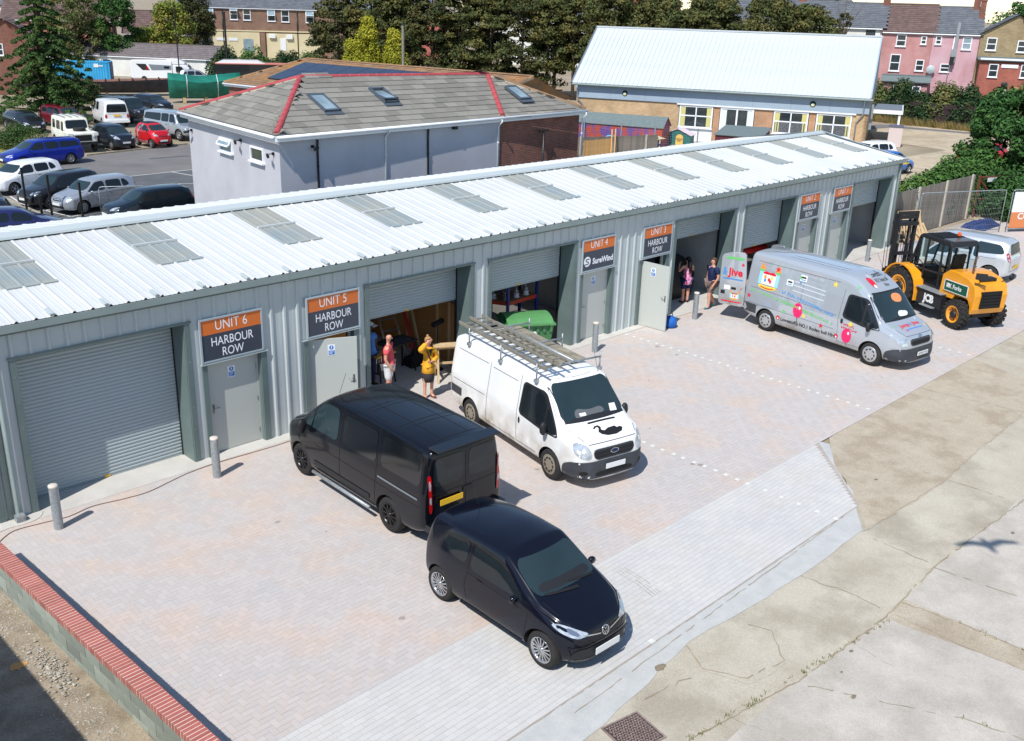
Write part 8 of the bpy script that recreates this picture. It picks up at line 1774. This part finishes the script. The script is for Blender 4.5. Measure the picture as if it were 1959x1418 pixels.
far_house('terraced_house', 'slate roofed house farther left, half hidden by conifers', qp(-16, 2), qp(-7.6, 2), 8, 8.5, 11.2, m_whr, m_slate, [(5, 7.4, 1, .8)], group=G3)
far_house('terraced_house', 'red gabled house whose roof tip shows above the conifers', qp(-27, 9), qp(-21, 9), 7, 10.4, 13.0, m_rb, m_brn, (), gable=True, group=G3)
lx, f, u, n = far_house('lean_to', 'low grey roofed pink lean-to under the dusky pink house', qp(4.0, -2.2), qp(8.2, -2.2), 2.2, 3.45, 3.9, m_pinkb, m_felt, [(1.0, 2.2, .9, .9), (2.8, 2.2, .8, .9)], tile=0, group=G3)
# brick flats across the back
m_bb = brick_mat('brown brick', srgb(142, 110, 92), srgb(124, 94, 80), srgb(150, 130, 112)); m_crm = mat('cream painted wall', srgb(222, 210, 172), .9, col2=srgb(206, 192, 154), scale=.6)
fl, f, u, n = far_house('brick_flats', 'brown brick building with white open windows above cream garages', (68.5, 124), (90.5, 111), 9, 8.15, 10.2, m_bb, m_slate, [(3.05, 6.47, 1.15, 1.6, None, 35), (6.49, 6.45, 1.1, 1.6, None, 65), (8.38, 6.42, 1.1, 1.62), (11.87, 6.35, 1.15, 1.65, None, 25), (13.9, 6.3, 1.15, 1.68), (17.46, 6.28, 1.2, 1.66, None, 45)], cat='building', base=-.2, tile=.5)
def on(t, nm, m, x0, x1, z0_, z1_, d=.06): q = MB(); q.obox(f((x0+x1)/2, -d/2, (z0_+z1_)/2), u, n, (0, 0, 1), (x1-x0)/2, d/2+.01, (z1_-z0_)/2); q.build(nm, m, t, world=True)
on(fl, 'cream_wall', m_crm, 2.3, 10.6, -.1, 4.75, .1); on(fl, 'cream_wall', m_crm, 11.6, 19.5, -.1, 4.65, .1); on(fl, 'string_course', m_crm, 0, 22, 4.85, 5.02, .16); on(fl, 'white_door', m_upvc, 2.7, 3.8, 1.6, 3.7, .16); on(fl, 'grey_door', m_gll, 8.2, 9.6, 1.6, 3.8, .16); on(fl, 'small_window', m_upvc, 4.4, 5.6, 3.5, 3.9, .16); on(fl, 'small_window', m_upvc, 6.1, 7.4, 3.5, 3.9, .16); on(fl, 'white_door', m_upvc, 13.6, 14.4, 2.2, 4, .16); on(fl, 'air_unit', m_upvc, 12.0, 12.9, 4.0, 4.5, .4); on(fl, 'air_unit', m_upvc, 14.5, 15.4, 3.9, 4.5, .4); on(fl, 'pillar', m_bb, 10.7, 11.4, -.1, 4.75, .3)
for x in (5.4, 16.2): q = MB(); q.tube([f(x, -.12, 8.1), f(x, -.12, 1)], .08, 6); q.build('downpipe', m_blp, fl, world=True)
# left houses
far_house('house', 'red brick gable ended house with a brown tiled roof at the upper left', (42.5, 122), (54, 116), 10, 6.1, 8.6, brick_mat('pale red brick', srgb(190, 128, 108), srgb(176, 112, 94), srgb(180, 150, 130)), m_brn, [(2.0, 4.3, 1.1, .9), (6.5, 3.2, 2.2, 2)], chims=((9.3, 5, 8.4, 10.2, .9),), tile=.5)
far_house('house', 'dark brick gabled house at the left edge above the blue container', (28.2, 87.2), (32.4, 85.3), 7, 5.6, 6.9, m_brk, m_brn, [(1.6, 3.6, .5, 1.1)], gable=True)
far_house('house', 'white fronted bungalow partly hidden by the left trees', (56, 117), (66, 111.5), 9, 4.6, 7.4, m_whr, m_brn, [(1.5, 3, 1.2, 1), (4.5, 3, 1.2, 1)], tile=.5)
far_house('house', 'far pale house whose roof shows over the brown tiled roof', (52, 150), (66, 143), 9, 7.5, 10.5, m_whr, m_slate, [(1, 5.8, 1.2, 1.2), (5, 5.8, 1.2, 1.2)], chims=((6, 4.5, 10, 11.8, .9),), tile=0)
for i, (a, b, z) in enumerate((((86, 160), (104, 148), 10.6), ((120, 110), (131, 92), 10.9), ((100, 140), (116, 122), 10.4), ((20, 150), (36, 146), 10), ((122, 24), (128, 8), 9.6), ((160, 40), (170, 20), 10.2))):
    far_house('house', ('distant slate roofed house behind the brick flats', 'distant house just above the dark conifers', 'distant house with grey roof behind the conifer row', 'distant house beyond the upper left corner', 'distant house at the right edge behind the gable', 'farthest low house on the right skyline')[i], a, b, 9, z-3, z, m_whr if i % 2 else m_rb, m_slate, (), tile=0, group='distant houses')
# long low shed
ls, f, u, n = far_house('long_shed', 'long low whitewashed shed with a grey tiled roof behind the motorhome', (40.5, 118.5), (57.0, 94.6), 4.2, 2.4, 3.75, m_whr, mat('grey brown shed tile', srgb(112, 104, 104), .9, island=.12), [(22.5, 1.0, 1.3, 1.0), (14, 1.4, 1.2, .6), (11, 1.4, 1.2, .6), (8, 1.4, 1.2, .6)], cat='shed', tile=.4)
q = MB(); q.obox(f(20.3, -.06, 1.15), u, n, (0, 0, 1), .5, .04, 1.0); q.build('red_door', m_redp, ls, world=True)
q = MB(); q.tube([f(15.5, 1.2, 3.1), f(15.5, 1.2, 3.9)], .12, 8); q.build('flue', m_blk, ls, world=True)
# shipping container
ct = thing('shipping_container', 'light blue shipping container with dark blue doors behind the conifer', 'container', (36.02, 104.6, 0), math.atan2(-6.0, 9.5)); m_cbl2 = mat('container blue', srgb(60, 164, 214), .5, col2=srgb(50, 150, 200), scale=.6); m_cdk = mat('container door blue', srgb(28, 76, 132), .5)
LC = 11.3; q = MB(); ev = []
for k in range(int(LC/.14)): ev += [(k*.14, 0 if k % 2 else -.035)]
for (a, b), (c_, d_) in zip(ev, ev[1:]): q.add([(a, b, .12), (c_, d_, .12), (c_, d_, 2.0), (a, b, 2.0)], [(0, 1, 2, 3)])
q.build('side_wall', m_cbl2, ct, fix=False)
q = MB(); q.box(0, .04, .1, LC, 2.2, 2.02); q.box(0, -.05, 2.0, LC, 2.25, 2.1); q.box(0, -.05, 0, LC, .05, .12); q.box(LC-.14, -.05, 0, LC, .05, 2.1); q.build('frame', m_cbl2, ct)
for k in range(2):
    q = MB(); q.box(LC, .02+k*1.1, .1, LC+.05, 1.1+k*1.1, 2.05); q.build('door', m_cdk, ct); q = MB()
    for y in (.3, .8): q.cyl((LC+.07, y+k*1.1, .15), (LC+.07, y+k*1.1, 2.0), .02, 6)
    q.build('lock_rods', m_galv, ct)
q = MB(); q.box(9.6, -.06, 1.5, 10.1, -.04, 1.9); q.box(10.1, -.06, 1.6, 10.6, -.04, 1.72); q.box(1, -.06, 1.75, 3.2, -.04, 1.86); q.build('white_stencil', m_plw, ct)
# motorhome
mh_ = thing('motorhome', 'white motorhome with grey and red side graphics and roof pod', 'motorhome', (47.4, 97.1, 0), math.atan2(-4.4, 6.54)); q = MB(); q.prism([(0, .35), (4.6, .35), (4.6, 2.3), (3.9, 2.45), (.1, 2.4), (0, 2.2)], 0, 2.2, 'y'); o = q.build('living_body', m_cw, mh_); b = o.modifiers.new('bevel', 'BEVEL'); b.width = .08; b.segments = 2
q = MB(); q.prism([(3.9, 2.42), (4.3, 2.62), (5.2, 2.6), (6.0, 2.2), (6.1, 1.9), (4.6, 1.9)], .1, 2.1, 'y'); o = q.build('roof_pod', m_cw, mh_); b = o.modifiers.new('bevel', 'BEVEL'); b.width = .1; b.segments = 2
q = MB(); q.prism([(4.6, .35), (7.5, .35), (7.65, .6), (7.6, .95), (6.9, 1.2), (6.2, 1.9), (4.6, 1.9)], .1, 2.1, 'y'); o = q.build('cab', m_cw, mh_); b = o.modifiers.new('bevel', 'BEVEL'); b.width = .09; b.segments = 2
q = MB(); q.add([(6.25, .25, 1.88), (6.25, 1.95, 1.88), (6.92, 1.95, 1.24), (6.92, .25, 1.24)], [(0, 1, 2, 3)]); o = q.build('windscreen', m_carg, mh_); o.location = (.03, 0, .03)
for nm, m, P in (('cab_window', m_carg, [(5.0, 1.15), (5.0, 1.75), (5.6, 1.75), (6.2, 1.15)]), ('graphic_panel', m_trim, [(.6, 2.0), (1.7, 1.98), (2.1, 1.3), (1.3, 1.3)]), ('graphic_panel', mat('motorhome grey', srgb(120, 128, 136), .5), [(2.0, 1.95), (4.5, 1.85), (4.5, 1.35), (2.3, 1.3)]), ('red_flash', m_redl, [(1.75, 1.8), (2.1, 1.35), (1.7, 1.42)]), ('side_window', m_carg, [(3.7, 1.5), (4.3, 1.5), (4.3, 1.75), (3.7, 1.75)])):
    q = MB(); q.prism(P, -.02 if nm == 'graphic_panel' else -.03, .1 if 'cab' in nm else 0, 'y'); q.build(nm, m, mh_)
for x in (1.4, 6.3):
    for y in (.08, 2.1): q = MB(); q.cyl((x, y-.1, .32), (x, y+.1, .32), .32, 18); q.build('wheel', m_tyre, mh_)
# hull and covered boat
def hull(name, label, loc, rz, L, W, Hh, m, md, cover=None, lift=.25):
    t = thing(name, label, 'boat', loc, rz); rows = []
    for i in range(13):
        s = i/12; x = -L/2+L*s; w = W/2*(math.sin(math.pi*min(1, (s*.85+.15)))**.5) if s < .98 else .03; zk = lift+.5*Hh*max(0, s-.75)*3.2*max(0, s-.75); zt_ = lift+Hh*(1+.22*abs(s-.45)*2)
        rows.append([(x, -w, zt_), (x, -w*.9, zt_-.3*Hh), (x, -w*.5, zk+.12*Hh), (x, 0, zk), (x, w*.5, zk+.12*Hh), (x, w*.9, zt_-.3*Hh), (x, w, zt_)])
    q = MB(); q.add([p for r_ in rows for p in r_], [(i*7+k, i*7+k+1, (i+1)*7+k+1, (i+1)*7+k) for i in range(12) for k in range(6)]+[tuple(range(7))], 0, True); q.build('hull', m, t)
    q = MB(); q.add([p for r_ in rows for p in (r_[0], (r_[0][0], 0, r_[0][2]+(cover or .03)), r_[6])], [(i*3+k, i*3+k+1, (i+1)*3+k+1, (i+1)*3+k) for i in range(12) for k in range(2)]+[(0, 1, 2)], 0, bool(cover)); q.build('cover' if cover else 'deck', md, t)
    for x in (-L*.3, 0, L*.25): q = MB(); q.box(x-.15, -.5, 0, x+.15, .5, lift+.25); q.build('support', m_ply, t)
    return t, rows
bt, rows = hull('wooden_hull', 'old dark wooden boat hull lying on the ground behind the parked cars', (37.6, 81.5, 0), math.radians(-24), 15, 3.0, 1.15, mat('tarred hull', srgb(44, 46, 54), .7, col2=srgb(66, 64, 68), scale=1.4), mat('rusty deck', srgb(150, 96, 76), .8, col2=srgb(90, 70, 62), scale=2))
for i in range(1, 12): q = MB(); a, b = rows[i][0], rows[i][6]; q.bar((a[0], a[1], a[2]+.05), (b[0], b[1], b[2]+.05), .12, .12); q.build('deck_beam', m_fdark, bt)
bt, rows = hull('covered_boat', 'boat wrapped in a green tarpaulin tied with pale rope', (42.6, 71.0, 0), math.radians(-24), 6.6, 2.4, 1.5, mat('green tarpaulin', srgb(30, 124, 104), .55, col2=srgb(22, 100, 86), scale=1.2, bump=.8, bscale=4), mat('green tarpaulin', srgb(30, 124, 104)), cover=.55, lift=.35)
for i in (3, 8): q = MB(); q.tube([tuple(Vector(p)*1.015) for p in rows[i][:4]], .03, 5); q.tube([rows[i][0], (rows[i][0][0], 0, rows[i][0][2]+.57), rows[i][6]], .03, 5); q.build('rope', m_plw, bt)
# coach behind, poles, posts, mesh barriers
cx = thing('coach', 'black and red coach with white roof beyond the tiled building', 'coach', (56.4, 86.6, 0), math.radians(-32)); q = MB(); q.prism([(-3.6, .3), (4.4, .3), (4.4, 2.4), (-3.5, 2.5)], -1.1, 1.1, 'y'); q.build('body', m_ck, cx); q = MB(); q.box(-3.5, -1.12, 2.4, 4.4, 1.12, 2.5); q.build('red_band', mat('faded red', srgb(196, 120, 108), .6), cx); q = MB(); q.prism([(-3.4, 2.5), (2.0, 2.5), (1.2, 2.85), (-2.6, 2.85)], -1, 1, 'y'); q.build('roof', m_cw, cx); q = MB(); q.box(-3.62, -1.0, .5, -3.6, 1.0, 2.3); q.build('windscreen', m_carg, cx)
for x, y, z, r, lb, nm in ((55.6, 89.6, 7.8, .14, 'dark telegraph pole standing by the end of the long shed', 'telegraph_pole'), (51.3, 93.0, 8.6, .07, 'thin dark pole before the brick flats', 'lamp_pole'), (48.1, 48.0, 7.75, .14, 'pale wooden pole standing before the dark conifers', 'telegraph_pole')):
    t = thing(nm, lb, 'pole', (x, y, 0)); q = MB(); q.cyl((0, 0, 0), (0, 0, z), r, 10, r*.8); q.build('pole', m_blk if 'dark' in lb and 'pale' not in lb else m_wood, t); q = MB(); q.cyl((0, 0, z), (0, 0, z+.12), r*1.2, 8); q.build('cap', m_trim, t)
for i, (x, y, z) in enumerate(((10.62, 28.57, 1.7), (10.99, 26.64, 1.6), (12.11, 26.1, 1.25), (13.8, 24.0, .95), (9.5, 23.6, 1.3), (14.1, 23.7, 1.0))):
    t = thing('fence_post', ('tall black post before the white hatchback', 'black post before the silver hatchback', 'black post left of the mesh barrier', 'short black post behind the mesh barrier', 'short black post at the lower left of the car park', 'right one of two short black posts by the barrier')[i], 'post', (x, y, 0), 0, 'black posts along the car park kerb'); q = MB(); q.box(-.04, -.04, 0, .04, .04, z+.25); q.build('post', m_blk, t); q = MB(); q.box(-.045, -.045, z+.25, .045, .045, z+.28); q.build('cap', m_blk, t)
def heras(a, b, h, label, banner=None, group='mesh barriers', z0_=0.):
    L = math.dist(a, b); t = thing('mesh_barrier', label, 'barrier', (*a, z0_), math.atan2(b[1]-a[1], b[0]-a[0]), group); q = MB(); r = .12; q.tube([(0, 0, 0), (0, 0, h-r), (r*.3, 0, h-r*.3), (r, 0, h), (L-r, 0, h), (L-r*.3, 0, h-r*.3), (L, 0, h-r), (L, 0, 0)], .022, 8); q.tube([(0, 0, .15), (L, 0, .15)], .018, 6); q.build('frame', m_galv, t); q = MB()
    for i in range(1, int(L/.1)): q.bar((i*.1, 0, .15), (i*.1, 0, h-.02), .004)
    for i in range(1, int(h/.25)): q.bar((0, 0, .15+i*.25), (L, 0, .15+i*.25), .004)
    q.build('mesh', m_galv, t)
    return t
heras((13.15, 26.6), (14.95, 25.7), 1.15, 'mesh barrier before the bonnet of the dark hatchback'); heras((15.6, 25.7), (17.6, 24.6), 1.15, 'mesh barrier right of the other one, next to the grey wall')
heras((39.2, .1), (43.6, -2.0), 2.0, 'long mesh barrier before the grey board fence behind the silver people carrier'); heras((39.1, .15), (40.3, 1.2), 2.0, 'mesh barrier standing edge on by the pallets')
hb2 = heras((43.9, -2.2), (46.5, -3.8), 2.0, 'mesh barrier with a white and orange banner at the right edge'); q = MB(); q.box(.1, -.03, .75, 2.6, -.02, 1.9); q.build('banner_white', m_plw, hb2); q = MB(); q.box(.1, -.034, .2, 2.6, -.024, .95); q.build('banner_orange', mat('banner orange', srgb(212, 130, 80), .6), hb2); q = MB(); put_text(q, 'COA', .42, lambda x, y: (.95+x, -.04, .62+y), bold=.012, width=1.0); q.build('banner_lettering', m_plw, hb2)
# pallets, tarpaulin by the fence, rusty gate
def pallet(label, loc, rx, rz):
    t = thing('pallet', label, 'pallet', loc, rz, 'pallets by the forklift'); t.rotation_euler = (rx, 0, rz)
    for i in range(7): q = MB(); q.box(-.6+i*.175, -.5, .12, -.6+i*.175+.11, .5, .142); q.build('deck_board', m_ply, t)
    for y in (-.5, -.05, .4): q = MB(); q.box(-.6, y, .0, .6, y+.1, .12); q.build('bearer', m_ply, t)
for i, (x, y, z, rx, rz) in enumerate(((37.7, -.3, .62, 1.12, -.3), (38.0, -.5, .35, .95, -.2), (38.3, -.7, .18, .6, .1), (37.8, -.1, .9, 1.3, -.4))): pallet(('uppermost leaning pallet behind the forklift mast', 'second leaning pallet behind the forklift mast', 'lowest tilted pallet at the foot of the leaning ones', 'rearmost pallet standing against the fence')[i], (x, y, z), rx, rz)
q = MB(); q.box(43.8, -.2, 0, 46.4, .1, .8); cloth('tarpaulin', 'dark blue tarpaulin heap behind the silver people carrier roof', (44.3, -.9, 0), 1.1, .55, .4, mat('navy tarpaulin', srgb(34, 54, 104), .6), 9, 'tarpaulin')
rg = thing('rusty_gate', 'rusty steel gate with a small white plate beyond the grey board fence', 'gate', (46.4, .3, 0), -.25); m_rust = mat('rust', srgb(112, 62, 48), .9)
for a, b in (((0, 0, 0), (0, 0, 2.1)), ((0, 0, 2.0), (4, 0, 1.9)), ((0, 0, 1.9), (1.2, 0, 1.0)), ((4, 0, 0), (4, 0, 2.0)), ((0, 0, .9), (4, 0, .9))): q = MB(); q.bar(a, b, .08); q.build('bar', m_rust, rg)
q = MB(); q.box(.6, -.06, 1.75, 1.3, -.03, 1.95); q.build('plate', m_plw, rg)
# ================================================================ TREES AND HEDGES
def leafmat(name, a, b, c3=None): m = mat(name, a, .75, col2=b, scale=1.1, contrast=.8, island=.35, col3=c3 or b, scale3=.5, amt3=.5, spec=.25); return m
m_bark = mat('bark', srgb(104, 92, 78), .95, col2=srgb(80, 70, 58), scale=6); m_barkp = mat('pale bark', srgb(150, 138, 118), .95, col2=srgb(116, 104, 88), scale=5)
def leaves(name, C_, leaf, per, m, par=None, seed=1, droop=0., flat=1., kind=None, gap=.0):
    """C_: clumps (x,y,z,rx,ry,rz); leaf-sized quads through each clump, denser towards its skin"""
    rs = np.random.RandomState(seed); C_ = np.array(C_, float); n = len(C_)*per; k = np.repeat(np.arange(len(C_)), per)
    d = rs.normal(size=(n, 3)); d /= np.linalg.norm(d, axis=1)[:, None]; r = rs.uniform(.35, 1.06, n)**.55
    P = C_[k, :3]+d*r[:, None]*C_[k, 3:6]; P[:, 2] -= droop*(np.hypot(d[:, 0], d[:, 1])*r)**2*C_[k, 3]
    N = d*np.array([1, 1, 1.2])+rs.normal(size=(n, 3))*.75; N[:, 2] += flat*.5; N /= np.linalg.norm(N, axis=1)[:, None]
    T = np.cross(N, rs.normal(size=(n, 3))); T /= np.linalg.norm(T, axis=1)[:, None]; B_ = np.cross(N, T); s = leaf*rs.uniform(.55, 1.3, n)[:, None]
    V = np.stack([P-T*s*.9, P-B_*s*.42, P+T*s*.9, P+B_*s*.42], 1).reshape(-1, 3); F = np.arange(n*4).reshape(-1, 4)
    return np_mesh(name, V, F, m, par, kind=kind)
def crown_clumps(h0, h1, R_, n, seed, shape='round', cr=.5, sq=.75):
    rs = random.Random(seed); o = []
    for i in range(n):
        t = rs.random()**.8; a = rs.uniform(0, 6.283)
        if shape == 'cone': w = R_*(1-t)**.8+.12
        elif shape == 'cyp': w = R_*(.55+.45*math.sin(math.pi*min(1, t*1.15+.05)))*(1 if t < .8 else 1-(t-.8)*2.2)
        else: w = R_*math.sin(math.pi*(.12+.8*t))**.6
        r = w*rs.uniform(.35, 1.0)**.6; c = cr*rs.uniform(.6, 1.25); o.append((r*math.cos(a), r*math.sin(a), h0+(h1-h0)*t, c, c, c*sq))
    return o
def tree(name, label, loc, clumps, leaf, per, m, trunk_h, tr, seed=1, group=None, droop=0., flat=1., bark=None, cat='tree', limbs=6, twig=None):
    t = thing(name, label, cat, loc, 0, group); rs = random.Random(seed); bark = bark or m_bark
    q = MB(); q.tube([(0, 0, 0), (rs.uniform(-.1, .1), rs.uniform(-.1, .1), trunk_h*.4), (rs.uniform(-.2, .2), rs.uniform(-.2, .2), trunk_h*.8), (0, 0, trunk_h)], [tr, tr*.75, tr*.4, tr*.15], 8); q.build('trunk', bark, t)
    sel = rs.sample(clumps, min(limbs, len(clumps)))
    for c in sel: q = MB(); z = max(.3, c[2]*.72); q.tube([(0, 0, z*.85), (c[0]*.5, c[1]*.5, z+(c[2]-z)*.4), (c[0], c[1], c[2])], [tr*.35, tr*.22, tr*.08], 6); q.build('limb', bark, t)
    o = leaves('crown', clumps, leaf, per, m, t, seed, droop, flat); return t
m_cyp = leafmat('cypress foliage', srgb(88, 94, 50), srgb(60, 70, 42), srgb(122, 108, 58)); m_cyd = leafmat('dark cypress foliage', srgb(74, 80, 44), srgb(50, 60, 36), srgb(104, 92, 52)); m_gold = leafmat('golden foliage', srgb(168, 164, 46), srgb(120, 126, 40), srgb(188, 180, 60)); m_ced = leafmat('cedar foliage', srgb(72, 100, 48), srgb(44, 68, 38), srgb(104, 124, 58))
m_syc = leafmat('sycamore leaf', srgb(60, 96, 44), srgb(42, 74, 38), srgb(92, 124, 56)); m_ivy = leafmat('ivy leaf', srgb(80, 116, 52), srgb(54, 86, 42), srgb(130, 150, 72)); m_hdg = leafmat('hedge leaf', srgb(50, 78, 44), srgb(40, 62, 38), srgb(108, 100, 58)); m_olv = leafmat('olive foliage', srgb(104, 112, 62), srgb(74, 90, 50), srgb(150, 128, 86)); m_lim = leafmat('lime foliage', srgb(128, 140, 54), srgb(94, 112, 46), srgb(168, 130, 70))
def near_dist(u): return u
pr_ = [(60.5, 74.5), (62.4, 71.2), (64.8, 69.8), (67.5, 67.0), (69.8, 65.4), (72.2, 62.8), (74.6, 60.4), (76.5, 58.4), (78.4, 56.2), (80.6, 53.2), (83.2, 50.4), (66.5, 71.5), (73.5, 66.0), (79.5, 60.0)]
for i, (x, y) in enumerate(pr_):
    h = 11.9+.5*math.sin(i*2.1)+(.3 if i > 9 else 0)-(1.2 if i == 0 else 0); cl = crown_clumps(1.6 if i < 8 else 2.8, h, 3.0, 105, 50+i, 'cyp', 1.0, .4)
    tree('cypress', ('leftmost', 'second', 'third', 'fourth', 'fifth', 'sixth', 'seventh', 'eighth', 'ninth', 'tenth', 'rightmost', 'rear left', 'rear middle', 'rear right')[i]+' dark cypress in the row behind the tiled building', (x, y, 0), cl, .2, 150, m_cyp if i % 3 else m_cyd, h*.93, .2, i, 'dark cypresses behind the tiled building', droop=.25, bark=m_barkp if i > 5 else m_bark, limbs=5)
for i, (x, y, h) in enumerate(((79.3, 45.6, 9.9), (82, 41.0, 10.2), (84.5, 36.5, 10.2), (87, 33.6, 9.6), (76.5, 49.5, 10.6), (84, 43, 10.8))):
    tree('cypress', 'bushy olive conifer behind the hall roof, '+('left of the gap', 'above its middle', 'right of the middle', 'at its right end', 'farthest left', 'rear one above the ridge')[i], (x, y, 0), crown_clumps(4.5, h+.5, 3.0, 90, 90+i, 'round', .95, .5), .19, 150, m_cyp, h*.9, .2, 30+i, 'conifers behind the hall', droop=.2, limbs=5)
tree('bare_pine', 'thin half bare pine above the white house roof', (88.3, 30.5, 0), crown_clumps(8.3, 9.7, .7, 12, 5, 'round', .3, .6)+[(1.2, -.4, 11.2, .4, .4, .2), (-.8, .6, 11.0, .3, .3, .2), (2.0, -1.4, 11.6, .4, .4, .15)], .09, 120, m_cyd, 11.4, .14, 5, limbs=14)
for i, (x, y, h, r) in enumerate(((47.6, 52.0, 7.9, 2.0), (49.0, 50.4, 7.0, 1.7), (46.6, 53.0, 6.0, 1.2))):
    tree('golden_conifer', ('tallest golden yellow conifer behind the tiled roof', 'shorter golden conifer right of the tall one', 'low golden conifer left of the tall one')[i], (x, y, 0), crown_clumps(.6, h, r, 130, 70+i, 'cone', .45, 1.1), .1, 190, m_gold, h*.95, .12, 60+i, 'golden conifers', droop=-.3)
# cedar with drooping tiers
cl = []
rs = random.Random(4)
for i in range(15):
    z = 1.0+i*.6; R_ = 4.5*(1-i/15.6)**1.15+.2; nb__ = 7 if i < 9 else 5
    for k in range(nb__):
        a = i*.9+k*2*math.pi/nb__+rs.uniform(-.3, .3); L_ = R_*rs.uniform(.7, 1.12)
        for j in range(1, 6):
            t = j/5; cl.append((L_*t*math.cos(a), L_*t*math.sin(a), z+.55-1.0*t*t*R_/4+.1, .55*(1.15-t*.6)*(.4+R_/6), .55*(1.15-t*.6)*(.4+R_/6), .13))
tree('cedar', 'tall dark cedar with drooping tiers of branches at the left of the car park', (24.9, 62.6, 0), cl, .13, 120, m_ced, 10.2, .3, 8, droop=.35, flat=2.2, limbs=40)
def bush(name, label, loc, R_, h, leaf, per, m, n=26, seed=1, group=None): tree(name, label, loc, [(a*R_, b*R_*.8, .2+(h-.3)*(1-max(abs(a), abs(b))**2)*c, R_*.35, R_*.35, h*.3) for a, b, c in ((random.Random(seed*99+i).uniform(-.85, .85), random.Random(seed*77+i).uniform(-.85, .85), random.Random(seed*55+i).uniform(.4, .9)) for i in range(n))], leaf, per, m, h*.7, .06, seed, group, cat='bush', limbs=5)
bush('shrub', 'rounded dark shrub on the grass above the blue estate car', (17.8, 49.6, 0), 1.8, 1.5, .07, 230, m_ced, 30, 3); bush('conifer_bush', 'dark spreading conifer bush right of the cedar', (30.0, 70.5, 0), 2.3, 3.2, .11, 230, m_cyd, 30, 4); bush('shrub', 'low dark bush at the left behind the black coupe', (19.6, 63, 0), 2.4, 1.2, .1, 180, m_ced, 26, 5)
for i, (x, y, h, r, m) in enumerate(((46.5, 109.5, 9.6, 3.6, m_olv), (50.8, 107.8, 9.6, 2.6, m_syc), (57.6, 106.5, 8.6, 2.6, m_lim), (55.8, 108.3, 5.4, 3.0, m_lim), (63.8, 112.5, 9.8, 2.6, m_cyd), (49, 111, 6.0, 3.4, m_olv))):
    tree('garden_tree', ('brownish loose tree behind the blue container', 'green tree right of the brownish one', 'yellow green tree before the bungalow', 'low lime shrubby tree above the long shed', 'dark evergreen beside the brick flats', 'low olive tree behind the long shed')[i], (x, y, 0), crown_clumps(1.0, h, r, 90, 20+i, 'round', .85, .7), .18, 150, m, h*.8, .16, 40+i, 'garden trees at the upper left')
for i in range(5): bush('hedge_bush', ('leftmost', 'second', 'third', 'fourth', 'rightmost')[i]+' green bush in the hedge before the cream garages', (57.5+i*2.6, 93.5-i*2.4, 0), 2.0, 3.9+.3*(i % 2), .18, 220, m_ivy if i % 2 else m_hdg, 30, 30+i, 'hedge before the garages')
# sycamore and ivy on the right
cl = crown_clumps(.9, 5.7, 3.0, 150, 11, 'round', .6, .7)+[(-2.9, .6, 3.2, .5, .5, .35), (-2.5, 1.2, 4.0, .5, .5, .35), (-3.4, .2, 2.2, .5, .5, .3)]
tree('sycamore', 'broad green sycamore at the right above the board fence', (53.4, 1.2, 0), cl, .15, 230, m_syc, 4.6, .18, 12, flat=1.6); tree('sycamore', 'second leafy tree at the right edge behind the first', (57.5, -1.5, 0), crown_clumps(.5, 5.0, 3.0, 120, 13, 'round', .65, .7), .15, 230, m_syc, 4.2, .16, 14, flat=1.6)
for i in range(7):
    x = 38.6+i*1.75; bush('ivy_hedge', ('first', 'second', 'third', 'fourth', 'fifth', 'sixth', 'seventh')[i]+' clump from the row end of the ivy topping the grey board fence', (x, 2.15-.1*i, 0), 1.5, (1.4, 1.5, 1.9, 2.3, 2.8, 3.1, 3.2)[i], .12, 330, m_ivy, 40, 60+i, 'ivy along the board fence')
bush('ivy_hedge', 'dark undergrowth behind the rusty gate', (48.8, -.4, 0), 2.4, 2.5, .13, 320, m_syc, 40, 71, 'ivy along the board fence'); bush('ivy_hedge', 'leafy undergrowth at the right edge beyond the gate', (51.5, -2.6, 0), 2.6, 2.9, .13, 320, m_syc, 40, 72, 'ivy along the board fence')
for i in range(8):
    t = i/7; bush('garden_hedge', ('leftmost', 'second', 'third', 'fourth', 'fifth', 'sixth', 'seventh', 'rightmost')[i]+' bush of the hedge between the dark fence and the pink houses', (91.2+2.4*t, 27.5-15*t, 0), 1.9, 3.5+.5*math.sin(i*2.3), .17, 240, m_hdg if i % 3 else m_olv, 36, 80+i, 'hedge below the pink houses')
for i, (x, y, h) in enumerate(((150, 28, 12.0), (156, 22, 12.2), (163, 16, 11.6), (146, 34, 11.5))): tree('distant_tree', ('middle', 'second from right', 'rightmost', 'leftmost')[i]+' distant tree on the skyline at the upper right', (x, y, 0), crown_clumps(1.5, h, 4.5, 50, 120+i, 'round', 1.4, .7), .3, 90, m_syc, h*.8, .3, 90+i, 'skyline trees')
